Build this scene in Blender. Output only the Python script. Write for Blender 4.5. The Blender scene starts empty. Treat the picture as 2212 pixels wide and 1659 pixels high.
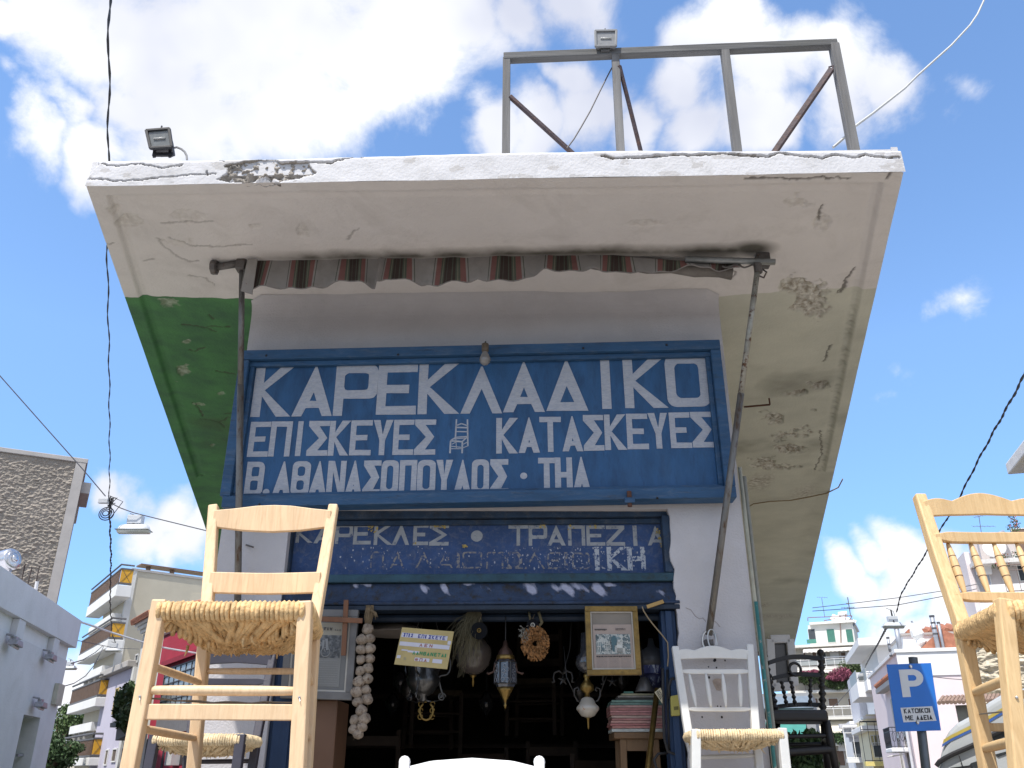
import bpy, bmesh, math, random
import numpy as np
from mathutils import Vector, Matrix, Euler
R = math.radians
random.seed(7); np.random.seed(7)
scene = bpy.context.scene
COL = scene.collection

# ------------------------------------------------------------ camera
FPX, TH, CAMZ = 1857.0, R(24.2), 1.35          # focal length in units of a 2212-wide picture, pitch, eye height
cam_d = bpy.data.cameras.new('camera'); cam = bpy.data.objects.new('camera', cam_d); COL.objects.link(cam)
cam.location = (0, 0, CAMZ); cam.rotation_euler = (R(90) + TH, 0, 0)
cam_d.sensor_width = 36; cam_d.lens = FPX / 2212 * 36; cam_d.clip_end = 3000; cam_d.clip_start = .05
scene.camera = cam

# ------------------------------------------------------------ sun, sky, exposure
SUN = Vector((-.30, -.45, 1)).normalized()
sun_d = bpy.data.lights.new('sun', 'SUN'); sun = bpy.data.objects.new('sun', sun_d); COL.objects.link(sun)
sun_d.energy = 5.0; sun_d.angle = R(.53); sun_d.color = (1, .955, .89)
sun.rotation_euler = SUN.to_track_quat('Z', 'Y').to_euler()
scene.view_settings.view_transform = 'Standard'; scene.view_settings.look = 'None'
scene.view_settings.exposure = .28; scene.view_settings.gamma = 1
world = bpy.data.worlds.new('World'); scene.world = world; world.use_nodes = True

def ray(u, v):
    r = (u - 1106) / FPX; p = (829.5 - v) / FPX
    return Vector((r, math.cos(TH) - math.sin(TH) * p, math.sin(TH) + math.cos(TH) * p))

def build_world():
    nt = world.node_tree; nt.nodes.clear(); N = nt.nodes.new; Lk = nt.links.new
    out = N('ShaderNodeOutputWorld'); bg = N('ShaderNodeBackground'); Lk(bg.outputs[0], out.inputs[0])
    sky = N('ShaderNodeTexSky'); sky.sky_type = 'NISHITA'; sky.sun_disc = False
    sky.sun_elevation = math.asin(SUN.z); sky.sun_rotation = math.atan2(SUN.x, SUN.y)
    sky.altitude = 50; sky.air_density = 1.0; sky.dust_density = .15; sky.ozone_density = 2.2
    bg.inputs[1].default_value = .105
    tc = N('ShaderNodeTexCoord'); nrm = N('ShaderNodeVectorMath'); nrm.operation = 'NORMALIZE'; Lk(tc.outputs['Generated'], nrm.inputs[0])
    D = nrm.outputs[0]
    wn = N('ShaderNodeTexNoise'); wn.inputs['Scale'].default_value = 5; wn.inputs['Detail'].default_value = 7; Lk(D, wn.inputs['Vector'])
    ws = N('ShaderNodeVectorMath'); ws.operation = 'SUBTRACT'; Lk(wn.outputs['Color'], ws.inputs[0]); ws.inputs[1].default_value = (.5, .5, .5)
    wm = N('ShaderNodeVectorMath'); wm.operation = 'SCALE'; Lk(ws.outputs[0], wm.inputs[0]); wm.inputs['Scale'].default_value = .17
    wa = N('ShaderNodeVectorMath'); wa.operation = 'ADD'; Lk(D, wa.inputs[0]); Lk(wm.outputs[0], wa.inputs[1])
    blobs = [(170,40,120),(330,80,150),(520,90,170),(700,80,170),(880,50,150),(1010,40,110),(1140,25,90),(1250,0,80),
             (70,285,62),(150,235,50),(215,310,75),(270,200,95),(400,230,130),(560,240,120),(720,240,95),(820,190,60),(640,180,130),
             (800,130,110),(910,100,80),(30,40,45),(10,155,32),
             (1030,300,50),(1120,275,70),(1230,250,85),(1130,190,38),(1200,175,50),(1340,290,60),(1430,210,75),(1470,110,70),(1550,90,90),
             (1600,140,80),(1580,270,75),(1700,140,75),(1560,10,60),(1480,290,70),(1660,280,55),(1800,220,85),(1890,235,75),(1950,225,35),
             (1822,85,38),(1770,150,60),
             (205,1098,41),(265,1092,44),(330,1130,62),(400,1165,60),(300,1175,55),(440,1125,45),(360,1190,50),
             (1825,1250,45),(1880,1190,42),(1930,1140,48),(1965,1200,68),(2020,1190,60),(1880,1270,50),(1950,1270,60),(2080,1150,60),
             (1955,1360,48),(1905,1350,40),(2020,1330,55),(2160,1110,55),(2090,1260,80),
             (2050,225,34),(2112,672,32),(1945,818,24),(1890,868,22),(145,1290,26),(2015,300,26),(150,1420,60)]
    cur = None
    for (u, v, r) in blobs:
        c = ray(u, v).normalized(); rr = r / ray(u, v).length / FPX * (1.12 if r > 40 else 3.0)
        d = N('ShaderNodeVectorMath'); d.operation = 'DISTANCE'; Lk(wa.outputs[0], d.inputs[0]); d.inputs[1].default_value = c
        m = N('ShaderNodeMath'); m.operation = 'MULTIPLY_ADD'; Lk(d.outputs['Value'], m.inputs[0]); m.inputs[1].default_value = -1 / rr
        m.inputs[2].default_value = 1.05 if r > 40 else .16
        if cur is None: cur = m.outputs[0]
        else:
            x = N('ShaderNodeMath'); x.operation = 'SMOOTH_MAX' if r > 40 else 'MAXIMUM'; x.inputs[2].default_value = .10
            Lk(cur, x.inputs[0]); Lk(m.outputs[0], x.inputs[1]); cur = x.outputs[0]
    # clouds outside the frame: broad noise field behind and beside the camera, same density of cover
    far = N('ShaderNodeTexNoise'); far.inputs['Scale'].default_value = 2.6; far.inputs['Detail'].default_value = 2; Lk(D, far.inputs['Vector'])
    fwd = N('ShaderNodeVectorMath'); fwd.operation = 'DOT_PRODUCT'; Lk(D, fwd.inputs[0]); fwd.inputs[1].default_value = ray(1106, 829.5)
    fm = N('ShaderNodeMapRange'); Lk(fwd.outputs['Value'], fm.inputs[0]); fm.inputs[1].default_value = .78; fm.inputs[2].default_value = .55; fm.inputs[3].default_value = 0; fm.inputs[4].default_value = 1
    fr = N('ShaderNodeMapRange'); Lk(far.outputs['Fac'], fr.inputs[0]); fr.inputs[1].default_value = .45; fr.inputs[2].default_value = .65
    fx = N('ShaderNodeMath'); fx.operation = 'MULTIPLY'; Lk(fm.outputs[0], fx.inputs[0]); Lk(fr.outputs[0], fx.inputs[1])
    fo = N('ShaderNodeMath'); fo.operation = 'ADD'; Lk(fx.outputs[0], fo.inputs[0]); Lk(fm.outputs[0], fo.inputs[1])
    fp = N('ShaderNodeMath'); fp.operation = 'SUBTRACT'; Lk(fo.outputs[0], fp.inputs[0]); fp.inputs[1].default_value = 1
    mx = N('ShaderNodeMath'); mx.operation = 'MAXIMUM'; Lk(cur, mx.inputs[0]); Lk(fp.outputs[0], mx.inputs[1])
    n1 = N('ShaderNodeTexNoise'); n1.inputs['Scale'].default_value = 8; n1.inputs['Detail'].default_value = 9; n1.inputs['Roughness'].default_value = .66
    n1.inputs['Distortion'].default_value = .25; Lk(D, n1.inputs['Vector'])
    a = N('ShaderNodeMath'); a.operation = 'MULTIPLY_ADD'; Lk(n1.outputs['Fac'], a.inputs[0]); a.inputs[1].default_value = 1.9; a.inputs[2].default_value = -.82
    s = N('ShaderNodeMath'); s.operation = 'ADD'; Lk(mx.outputs[0], s.inputs[0]); Lk(a.outputs[0], s.inputs[1])
    al = N('ShaderNodeMapRange'); al.interpolation_type = 'SMOOTHSTEP'; Lk(s.outputs[0], al.inputs[0]); al.inputs[1].default_value = -.12; al.inputs[2].default_value = .70
    # body of the cloud: thick parts lose a little light
    n2 = N('ShaderNodeTexNoise'); n2.inputs['Scale'].default_value = 4; n2.inputs['Detail'].default_value = 4; Lk(D, n2.inputs['Vector'])
    cr = N('ShaderNodeMix'); cr.data_type = 'RGBA'; c2 = N('ShaderNodeMapRange'); Lk(n2.outputs['Fac'], c2.inputs[0]); c2.inputs[1].default_value = .35; c2.inputs[2].default_value = .6; Lk(c2.outputs[0], cr.inputs[0])
    cr.inputs[6].default_value = (5.7, 6.0, 7.1, 1); cr.inputs[7].default_value = (8.8, 8.9, 9.2, 1)
    # the photograph's film-like deep blue
    hs = N('ShaderNodeMix'); hs.data_type = 'RGBA'; hs.blend_type = 'MULTIPLY'; hs.inputs[0].default_value = 1; Lk(sky.outputs[0], hs.inputs[6]); hs.inputs[7].default_value = SKYTINT
    sz = N('ShaderNodeSeparateXYZ'); Lk(D, sz.inputs[0]); hz = N('ShaderNodeMapRange'); Lk(sz.outputs['Z'], hz.inputs[0]); hz.inputs[1].default_value = .0; hz.inputs[2].default_value = .42
    hc = N('ShaderNodeMix'); hc.data_type = 'RGBA'; Lk(hz.outputs[0], hc.inputs[0]); hc.inputs[6].default_value = (.36, .50, .72, 1); hc.inputs[7].default_value = (1, 1, 1, 1)
    h2 = N('ShaderNodeMix'); h2.data_type = 'RGBA'; h2.blend_type = 'MULTIPLY'; h2.inputs[0].default_value = 1; Lk(hs.outputs[2], h2.inputs[6]); Lk(hc.outputs[2], h2.inputs[7])
    mix = N('ShaderNodeMix'); mix.data_type = 'RGBA'; Lk(al.outputs[0], mix.inputs[0]); Lk(h2.outputs[2], mix.inputs[6]); Lk(cr.outputs[2], mix.inputs[7])
    Lk(mix.outputs[2], bg.inputs[0])
SKYTINT = (1.85, 2.08, 2.25, 1)
build_world()

# ------------------------------------------------------------ frames: local axes of a wall or a building
class Frame:
    def __init__(s, o=(0, 0), ang=0.0):
        s.o = Vector((o[0], o[1], 0)); s.a = R(ang); s.M = Matrix.Translation(s.o) @ Matrix.Rotation(s.a, 4, 'Z'); s.I = s.M.inverted()
        s.c = s.I @ Vector((0, 0, CAMZ))
    def _r(s, u, v): return s.I.to_3x3() @ ray(u, v)
    def Y(s, u, v, y=0.0):
        d = s._r(u, v); t = (y - s.c.y) / d.y; return s.c + d * t
    def Z(s, u, v, z):
        d = s._r(u, v); t = (z - s.c.z) / d.z; return s.c + d * t
    def w(s, p): return s.M @ Vector(p)
W = Frame()
def at(u, v, t): return Vector((0, 0, CAMZ)) + ray(u, v) * t          # world point at depth t

# ------------------------------------------------------------ materials
MATS = {}
def mat(name, col, rough=.7, var=.12, vs=6, bump=.0, bs=40, col2=None, thr=None, metal=0.0, spec=.4, stretch=(1,1,1), dirt=None, coat=0, trans=0):
    """noise-mottled principled; col2 with thr=(lo,hi): patches of a second colour (wear); dirt=(colour, scale, amount)"""
    if name in MATS: return MATS[name]
    m = bpy.data.materials.new(name); m.use_nodes = True; nt = m.node_tree; N = nt.nodes.new; Lk = nt.links.new
    b = nt.nodes['Principled BSDF']; b.inputs['Roughness'].default_value = rough; b.inputs['Metallic'].default_value = metal
    b.inputs['Specular IOR Level'].default_value = spec
    if coat: b.inputs['Coat Weight'].default_value = coat
    if trans: b.inputs['Transmission Weight'].default_value = trans
    tc = N('ShaderNodeTexCoord'); mp = N('ShaderNodeMapping'); mp.inputs['Scale'].default_value = stretch; Lk(tc.outputs['Object'], mp.inputs[0])
    n = N('ShaderNodeTexNoise'); n.inputs['Scale'].default_value = vs; n.inputs['Detail'].default_value = 6; n.inputs['Roughness'].default_value = .62; Lk(mp.outputs[0], n.inputs['Vector'])
    c = Vector(col[:3])
    ramp = N('ShaderNodeMix'); ramp.data_type = 'RGBA'
    mr = N('ShaderNodeMapRange'); Lk(n.outputs['Fac'], mr.inputs[0]); mr.inputs[1].default_value = .3; mr.inputs[2].default_value = .7
    Lk(mr.outputs[0], ramp.inputs[0]); ramp.inputs[6].default_value = (*(c * (1 - var)), 1); ramp.inputs[7].default_value = (*[min(1, k) for k in c * (1 + var)], 1)
    cur = ramp.outputs[2]
    if col2 is not None:
        n3 = N('ShaderNodeTexNoise'); n3.inputs['Scale'].default_value = vs * 2.3; n3.inputs['Detail'].default_value = 8; n3.inputs['Roughness'].default_value = .7; Lk(mp.outputs[0], n3.inputs['Vector'])
        t = N('ShaderNodeMapRange'); Lk(n3.outputs['Fac'], t.inputs[0]); t.inputs[1].default_value = thr[0]; t.inputs[2].default_value = thr[1]
        x = N('ShaderNodeMix'); x.data_type = 'RGBA'; Lk(t.outputs[0], x.inputs[0]); Lk(cur, x.inputs[6]); x.inputs[7].default_value = (*col2[:3], 1); cur = x.outputs[2]
    if dirt:
        n4 = N('ShaderNodeTexNoise'); n4.inputs['Scale'].default_value = dirt[1]; n4.inputs['Detail'].default_value = 9; n4.inputs['Roughness'].default_value = .72; n4.inputs['Distortion'].default_value = .6; Lk(mp.outputs[0], n4.inputs['Vector'])
        t = N('ShaderNodeMapRange'); Lk(n4.outputs['Fac'], t.inputs[0]); t.inputs[1].default_value = .5; t.inputs[2].default_value = .78; t.inputs[4].default_value = dirt[2]
        x = N('ShaderNodeMix'); x.data_type = 'RGBA'; Lk(t.outputs[0], x.inputs[0]); Lk(cur, x.inputs[6]); x.inputs[7].default_value = (*dirt[0][:3], 1); cur = x.outputs[2]
    Lk(cur, b.inputs['Base Color'])
    if bump:
        bn = N('ShaderNodeTexNoise'); bn.inputs['Scale'].default_value = bs; bn.inputs['Detail'].default_value = 6; Lk(mp.outputs[0], bn.inputs['Vector'])
        bp = N('ShaderNodeBump'); bp.inputs['Strength'].default_value = bump; bp.inputs['Distance'].default_value = .01; Lk(bn.outputs['Fac'], bp.inputs['Height']); Lk(bp.outputs[0], b.inputs['Normal'])
    MATS[name] = m; return m
def attr_mix(m, attr, col, soft=(.2, .6)):
    """where the mesh attribute is set, blend in a second colour: bare wall, painted glints"""
    nt = m.node_tree; N = nt.nodes.new; Lk = nt.links.new; b = nt.nodes['Principled BSDF']; src = b.inputs['Base Color'].links[0].from_socket
    a = N('ShaderNodeAttribute'); a.attribute_name = attr; n = N('ShaderNodeTexNoise'); n.inputs['Scale'].default_value = 45; n.inputs['Detail'].default_value = 5
    cr = N('ShaderNodeMix'); cr.data_type = 'RGBA'; Lk(n.outputs['Fac'], cr.inputs[0]); c = Vector(col); cr.inputs[6].default_value = (*(c * .5), 1); cr.inputs[7].default_value = (*(c * 1.4), 1)
    t = N('ShaderNodeMapRange'); Lk(a.outputs['Fac'], t.inputs[0]); t.inputs[1].default_value = soft[0]; t.inputs[2].default_value = soft[1]
    x = N('ShaderNodeMix'); x.data_type = 'RGBA'; Lk(t.outputs[0], x.inputs[0]); Lk(src, x.inputs[6]); Lk(cr.outputs[2], x.inputs[7]); Lk(x.outputs[2], b.inputs['Base Color'])
    return m

# ------------------------------------------------------------ mesh builder
class MB:
    def __init__(s): s.v = []; s.f = []
    def quad(s, a, b, c, d):
        n = len(s.v); s.v += [tuple(a), tuple(b), tuple(c), tuple(d)]; s.f.append((n, n+1, n+2, n+3)); return s
    def box(s, x0, x1, y0, y1, z0, z1):
        if x0 > x1: x0, x1 = x1, x0
        if y0 > y1: y0, y1 = y1, y0
        if z0 > z1: z0, z1 = z1, z0
        n = len(s.v); s.v += [(x, y, z) for z in (z0, z1) for y in (y0, y1) for x in (x0, x1)]
        s.f += [tuple(n + i for i in q) for q in ((0,2,3,1),(4,5,7,6),(0,1,5,4),(2,6,7,3),(0,4,6,2),(1,3,7,5))]; return s
    def beam(s, p, q, w, d, xd=(1, 0, 0), w2=None, d2=None):
        p = Vector(p); q = Vector(q); ax = (q - p).normalized(); x = Vector(xd); x = (x - ax * x.dot(ax))
        x = x.normalized() if x.length > 1e-5 else ax.orthogonal().normalized(); y = ax.cross(x)
        w2 = w if w2 is None else w2; d2 = d if d2 is None else d2; n = len(s.v)
        for c, a, b in ((p, w, d), (q, w2, d2)):
            s.v += [tuple(c + x * a / 2 * i + y * b / 2 * j) for i, j in ((-1,-1),(1,-1),(1,1),(-1,1))]
        s.f += [tuple(n + i for i in k) for k in ((0,3,2,1),(4,5,6,7),(0,1,5,4),(1,2,6,5),(2,3,7,6),(3,0,4,7))]; return s
    def tube(s, pts, r, k=8, cap=True):
        pts = [Vector(p) for p in pts]; rs = r if isinstance(r, (list, tuple)) else [r] * len(pts)
        t0 = (pts[1] - pts[0]).normalized(); x = t0.orthogonal().normalized(); n0 = len(s.v)
        for i, p in enumerate(pts):
            t = (pts[min(i+1, len(pts)-1)] - pts[max(i-1, 0)]); t = t.normalized() if t.length > 1e-9 else t0
            x = (x - t * x.dot(t)); x = x.normalized() if x.length > 1e-6 else t.orthogonal().normalized(); y = t.cross(x)
            for j in range(k):
                a = 2 * math.pi * j / k; s.v.append(tuple(p + (x * math.cos(a) + y * math.sin(a)) * rs[i]))
        for i in range(len(pts) - 1):
            for j in range(k):
                a = n0 + i*k + j; b = n0 + i*k + (j+1) % k; s.f.append((a, b, b + k, a + k))
        if cap: s.f.append(tuple(n0 + j for j in reversed(range(k)))); s.f.append(tuple(n0 + (len(pts)-1)*k + j for j in range(k)))
        return s
    def lathe(s, prof, p=(0, 0, 0), q=None, k=14):
        """prof: (radius, position 0..1 or metres) along p->q (or +z)"""
        p = Vector(p); q = p + Vector((0, 0, 1)) if q is None else Vector(q); ax = q - p; L = ax.length
        pts = [p + ax * z for (_, z) in prof]; t = ax.normalized(); x = t.orthogonal().normalized(); y = t.cross(x); n0 = len(s.v)
        for (r, z), c in zip(prof, pts):
            for j in range(k):
                a = 2*math.pi*j/k; s.v.append(tuple(c + (x*math.cos(a) + y*math.sin(a)) * max(r, 1e-4)))
        for i in range(len(prof)-1):
            for j in range(k):
                a = n0+i*k+j; b = n0+i*k+(j+1) % k; s.f.append((a, b, b+k, a+k))
        s.f.append(tuple(n0 + j for j in reversed(range(k)))); s.f.append(tuple(n0 + (len(prof)-1)*k + j for j in range(k)))
        return s
    def ball(s, c, r, k=8, m=6, sq=(1,1,1)):
        n0 = len(s.v)
        for i in range(m+1):
            a = math.pi*i/m
            for j in range(k):
                b = 2*math.pi*j/k; s.v.append((c[0]+r*sq[0]*math.sin(a)*math.cos(b), c[1]+r*sq[1]*math.sin(a)*math.sin(b), c[2]+r*sq[2]*math.cos(a)))
        for i in range(m):
            for j in range(k):
                a = n0+i*k+j; b = n0+i*k+(j+1)%k; s.f.append((a, a+k, b+k, b))
        return s
    def prism(s, loop, y0, y1):
        """loop of (x,z), extruded y0..y1"""
        n = len(s.v); k = len(loop)
        s.v += [(x, y0, z) for x, z in loop] + [(x, y1, z) for x, z in loop]
        s.f.append(tuple(range(n, n+k))); s.f.append(tuple(range(n+2*k-1, n+k-1, -1)))
        for i in range(k): j = (i+1) % k; s.f.append((n+i, n+k+i, n+k+j, n+j))
        return s
    def prismz(s, loop, z0, z1):
        n = len(s.v); k = len(loop)
        s.v += [(x, y, z0) for x, y in loop] + [(x, y, z1) for x, y in loop]
        s.f.append(tuple(range(n+k-1, n-1, -1))); s.f.append(tuple(range(n+k, n+2*k)))
        for i in range(k): j = (i+1) % k; s.f.append((n+i, n+j, n+k+j, n+k+i))
        return s
    def strip(s, top, bot):
        n = len(s.v); k = len(top); s.v += [tuple(p) for p in top] + [tuple(p) for p in bot]
        for i in range(k-1): s.f.append((n+i, n+k+i, n+k+i+1, n+i+1))
        return s
    def build(s, name, m, parent=None, frame=W, bevel=0, smooth=False, label=None, kind=None, fixn=True, seg=2):
        me = bpy.data.meshes.new(name); me.from_pydata(s.v, [], s.f)
        if fixn:
            bm = bmesh.new(); bm.from_mesh(me); bmesh.ops.recalc_face_normals(bm, faces=bm.faces); bm.to_mesh(me); bm.free()
        me.materials.append(m)
        if smooth: me.polygons.foreach_set('use_smooth', [True] * len(me.polygons))
        o = bpy.data.objects.new(name, me); COL.objects.link(o); place(o, parent, frame)
        if bevel:
            b = o.modifiers.new('bevel', 'BEVEL'); b.width = bevel; b.segments = seg; b.limit_method = 'ANGLE'; b.angle_limit = R(40)
            if not smooth: b.harden_normals = False
        if label: o['label'] = label
        if kind: o['kind'] = kind
        return o
def place(o, parent, frame):
    if parent is None: o.matrix_world = frame.M
    else:
        o.parent = parent
        if 'is_root' in parent.keys(): o.location = tuple(-x for x in ROOTS[parent.name])
ROOTS = {}
def thing(name, label, cat, base=(0, 0, 0), frame=W, group=None, kind=None):
    o = bpy.data.objects.new(name, None); COL.objects.link(o); o.empty_display_size = .1
    o.matrix_world = frame.M @ Matrix.Translation(Vector(base)); o['label'] = label; o['category'] = cat; o['is_root'] = 1
    if group: o['group'] = group
    if kind: o['kind'] = kind
    ROOTS[o.name] = tuple(base); return o
def tag(o, label, cat, group=None, kind=None):
    o['label'] = label; o['category'] = cat
    if group: o['group'] = group
    if kind: o['kind'] = kind
    return o

# numpy value noise
_rng = np.random.RandomState(3); _T = _rng.rand(256, 256)
def vnoise(x, y):
    xi = np.floor(x).astype(int); yi = np.floor(y).astype(int); fx = x - xi; fy = y - yi; fx = fx*fx*(3-2*fx); fy = fy*fy*(3-2*fy)
    g = lambda a, b: _T[a % 256, b % 256]
    return (g(xi, yi)*(1-fx)+g(xi+1, yi)*fx)*(1-fy) + (g(xi, yi+1)*(1-fx)+g(xi+1, yi+1)*fx)*fy
def fbm(x, y, o=5):
    r = 0; a = .5; t = 0
    for i in range(o): r = r + a*vnoise(x*2**i + 17*i, y*2**i + 31*i); t += a; a *= .55
    return r / t
def grid_mesh(name, P, m, parent, frame=W, attr=None, aval=None, smooth=True, flip=False):
    ny, nx, _ = P.shape; me = bpy.data.meshes.new(name); idx = np.arange(nx*ny).reshape(ny, nx)
    q = np.stack([idx[:-1, :-1], idx[:-1, 1:], idx[1:, 1:], idx[1:, :-1]], -1).reshape(-1, 4)
    if flip: q = q[:, ::-1]
    me.from_pydata(P.reshape(-1, 3).tolist(), [], q.tolist()); me.materials.append(m)
    if smooth: me.polygons.foreach_set('use_smooth', [True]*len(me.polygons))
    if attr:
        a = me.attributes.new(attr, 'FLOAT', 'POINT'); a.data.foreach_set('value', aval.reshape(-1).astype(np.float32))
    o = bpy.data.objects.new(name, me); COL.objects.link(o); place(o, parent, frame); return o
def polydist(X, Z, pts, wid):
    """nearness 1..0 to a polyline"""
    d = np.full(X.shape, 9.0)
    for (a, b) in zip(pts[:-1], pts[1:]):
        ax, az = a; bx, bz = b; L = (bx-ax)**2+(bz-az)**2 + 1e-9; t = np.clip(((X-ax)*(bx-ax)+(Z-az)*(bz-az))/L, 0, 1)
        d = np.minimum(d, np.hypot(X-ax-t*(bx-ax), Z-az-t*(bz-az)))
    return np.clip(1 - d/wid, 0, 1)

# ------------------------------------------------------------ ground
mb = MB(); mb.quad((-900, -300, 0), (900, -300, 0), (900, 1500, 0), (-900, 1500, 0))
g = mb.build('ground', mat('asphalt', (.13, .125, .12), .9, .2, .8, .3, 60, dirt=((.07, .07, .07), 3, .5))); g['kind'] = 'structure'; g['label'] = 'grey street asphalt'
S = Frame((0, 4.4), -1.6)
LX = lambda y: -1.96 - .265 * (y + 1.168)          # canopy edges in the shop frame
RX = lambda y: 1.82 + .239 * (y + 1.168)
mb = MB(); mb.prismz([(-4.2, -4.8), (4.0, -4.8), (8.4, 14), (-8.2, 14)], .0, .13)
o = mb.build('pavement', mat('paving', (.40, .375, .345), .85, .18, 2, .3, 50, dirt=((.25, .24, .22), 4, .5)), frame=S, bevel=.01); o['kind'] = 'structure'
FLOOR = .13

# ------------------------------------------------------------ shop materials
plaster = mat('plaster_white', (.48, .463, .47), .85, .07, 3, .35, 90, dirt=((.36, .33, .31), 2.2, .35))
plaster_top = mat('plaster_fascia', (.57, .565, .575), .8, .08, 5, .25, 70, dirt=((.30, .29, .27), 4, .75))
attr_mix(plaster_top, 'worn', (.30, .27, .235))
blue = mat('blue_board', (.021, .084, .198), .6, .24, 5, .2, 60, (.014, .050, .125), (.50, .74), stretch=(2.2, 1, .7), dirt=((.05, .13, .26), 3, .5))
blue_frame = mat('blue_frame', (.022, .076, .165), .6, .2, 8, .3, 60, (.020, .035, .06), (.56, .72), stretch=(.35, 1, 1.6), dirt=((.30, .31, .30), 26, .22))
blue_old = mat('blue_weathered', (.018, .040, .078), .7, .3, 9, .4, 60, (.02, .03, .05), (.53, .66), dirt=((.28, .24, .17), 16, .25))
green_old = mat('green_sill', (.020, .058, .085), .7, .3, 9, .4, 60, (.02, .03, .03), (.55, .7))
letter_m = mat('letter_white', (.40, .415, .45), .6, .1, 20, .2, 90, (.24, .29, .40), (.46, .74), stretch=(1, 1, 3))
letter2_m = mat('letter_grey', (.30, .31, .32), .7, .15, 20, .3, 90, (.05, .08, .16), (.56, .66))
letter_faded = mat('letter_faded', (.028, .062, .16), .7, .2, 18, .5, 70, (.24, .22, .205), (.46, .53))
letter_faded2 = mat('letter_chalky', (.028, .062, .16), .7, .2, 22, .5, 70, (.42, .44, .47), (.43, .50))
black_m = mat('black_paint', (.018, .018, .02), .5, .2, 10)
iron = mat('old_iron', (.13, .12, .115), .55, .3, 18, .3, 90, (.10, .05, .03), (.55, .7), metal=.5)
pipe_m = mat('pole_metal', (.17, .165, .155), .5, .25, 14, .3, 90, (.09, .055, .035), (.52, .66), metal=.55, stretch=(1, 1, .3))
oldwood = mat('grey_wood', (.15, .147, .145), .85, .35, 12, .6, 50, (.15, .14, .13), (.50, .68), stretch=(1, 1, .08))
oldwood_h = mat('grey_wood_beam', (.12, .12, .12), .85, .4, 12, .6, 50, (.10, .10, .095), (.48, .64), stretch=(.07, 1, 1))

# ------------------------------------------------------------ shop building
shop = thing('shop_building', 'chair workshop with blue shopfront under a wide cracked white concrete canopy', 'shop', (0, 0, 0), S)
random.seed(3)
rag = [(.82 + .004*math.sin(z*23) + random.uniform(-.008, .009), z) for z in np.arange(2.6, 1.2, -.045)]
loop = [(-1.53, FLOOR), (-1.17, FLOOR), (-1.175, 2.62)] + rag + [(.825, FLOOR), (1.2, FLOOR), (1.2, 3.9), (-1.53, 3.9)]
mb = MB(); mb.prism(loop, 0, .22); mb.build('front_wall', plaster, shop)
# side walls
d1 = Vector((-.256, .967, 0)); d2 = Vector((.232, .973, 0))
for nm, c, d, lab, m_ in (('side_wall', Vector((-1.53, .22, 0)), d1, 'green side wall', mat('green_paint', (.06, .19, .07), .8, .15, 3, .3, 60)),
                      ('side_wall', Vector((1.2, .22, 0)), d2, 'pale side wall', mat('pale_wall', (.42, .41, .34), .85, .15, 3, .3, 60))):
    n = Vector((d.y, -d.x, 0)) * (.2 if c.x < 0 else -.2); L = 17
    mb = MB(); a = c; b = c + d*L
    mb.prismz([(a.x, a.y), (b.x, b.y), (b.x+n.x, b.y+n.y), (a.x+n.x, a.y+n.y)], FLOOR, 3.9); mb.build(nm, m_, shop, label=lab)
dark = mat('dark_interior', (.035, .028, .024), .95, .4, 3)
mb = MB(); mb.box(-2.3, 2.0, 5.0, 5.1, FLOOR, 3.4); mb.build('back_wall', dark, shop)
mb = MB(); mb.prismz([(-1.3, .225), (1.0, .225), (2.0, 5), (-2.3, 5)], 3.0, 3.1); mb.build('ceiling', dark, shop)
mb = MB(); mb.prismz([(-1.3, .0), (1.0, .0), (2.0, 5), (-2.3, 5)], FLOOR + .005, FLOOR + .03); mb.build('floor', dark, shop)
# cove between wall and canopy, along the front
k = 8; rc = .11
mb = MB(); prof = [(-rc*(1-math.sin(a)), 3.87 - rc*(1-math.cos(a)) + 0) for a in [math.pi/2*i/k for i in range(k+1)]]
top = [(-rc + rc*math.sin(a)*0, 0) for a in [0]]
pts = []
for i in range(k+1):
    a = math.pi/2*i/k; pts.append((-rc + rc*math.sin(a) - .001, 3.862 - rc + rc*math.cos(a)))     # from (−rc, top) curving down to (0, top−rc)
for i in range(k):
    (ya, za), (yb, zb) = pts[i], pts[i+1]; mb.quad((-1.45, ya, za), (1.12, ya, za), (1.12, yb, zb), (-1.45, yb, zb))
for sx, xe, xo in ((-1, -1.45, -1.53), (1, 1.12, 1.2)):
    for i in range(k):
        (ya, za), (yb, zb) = pts[i], pts[i+1]; mb.quad((xe, ya, za), (xo, ya*.4, za), (xo, yb*.4, zb), (xe, yb, zb))
mb.build('cove', SOFM if False else plaster, shop, smooth=True)

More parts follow.
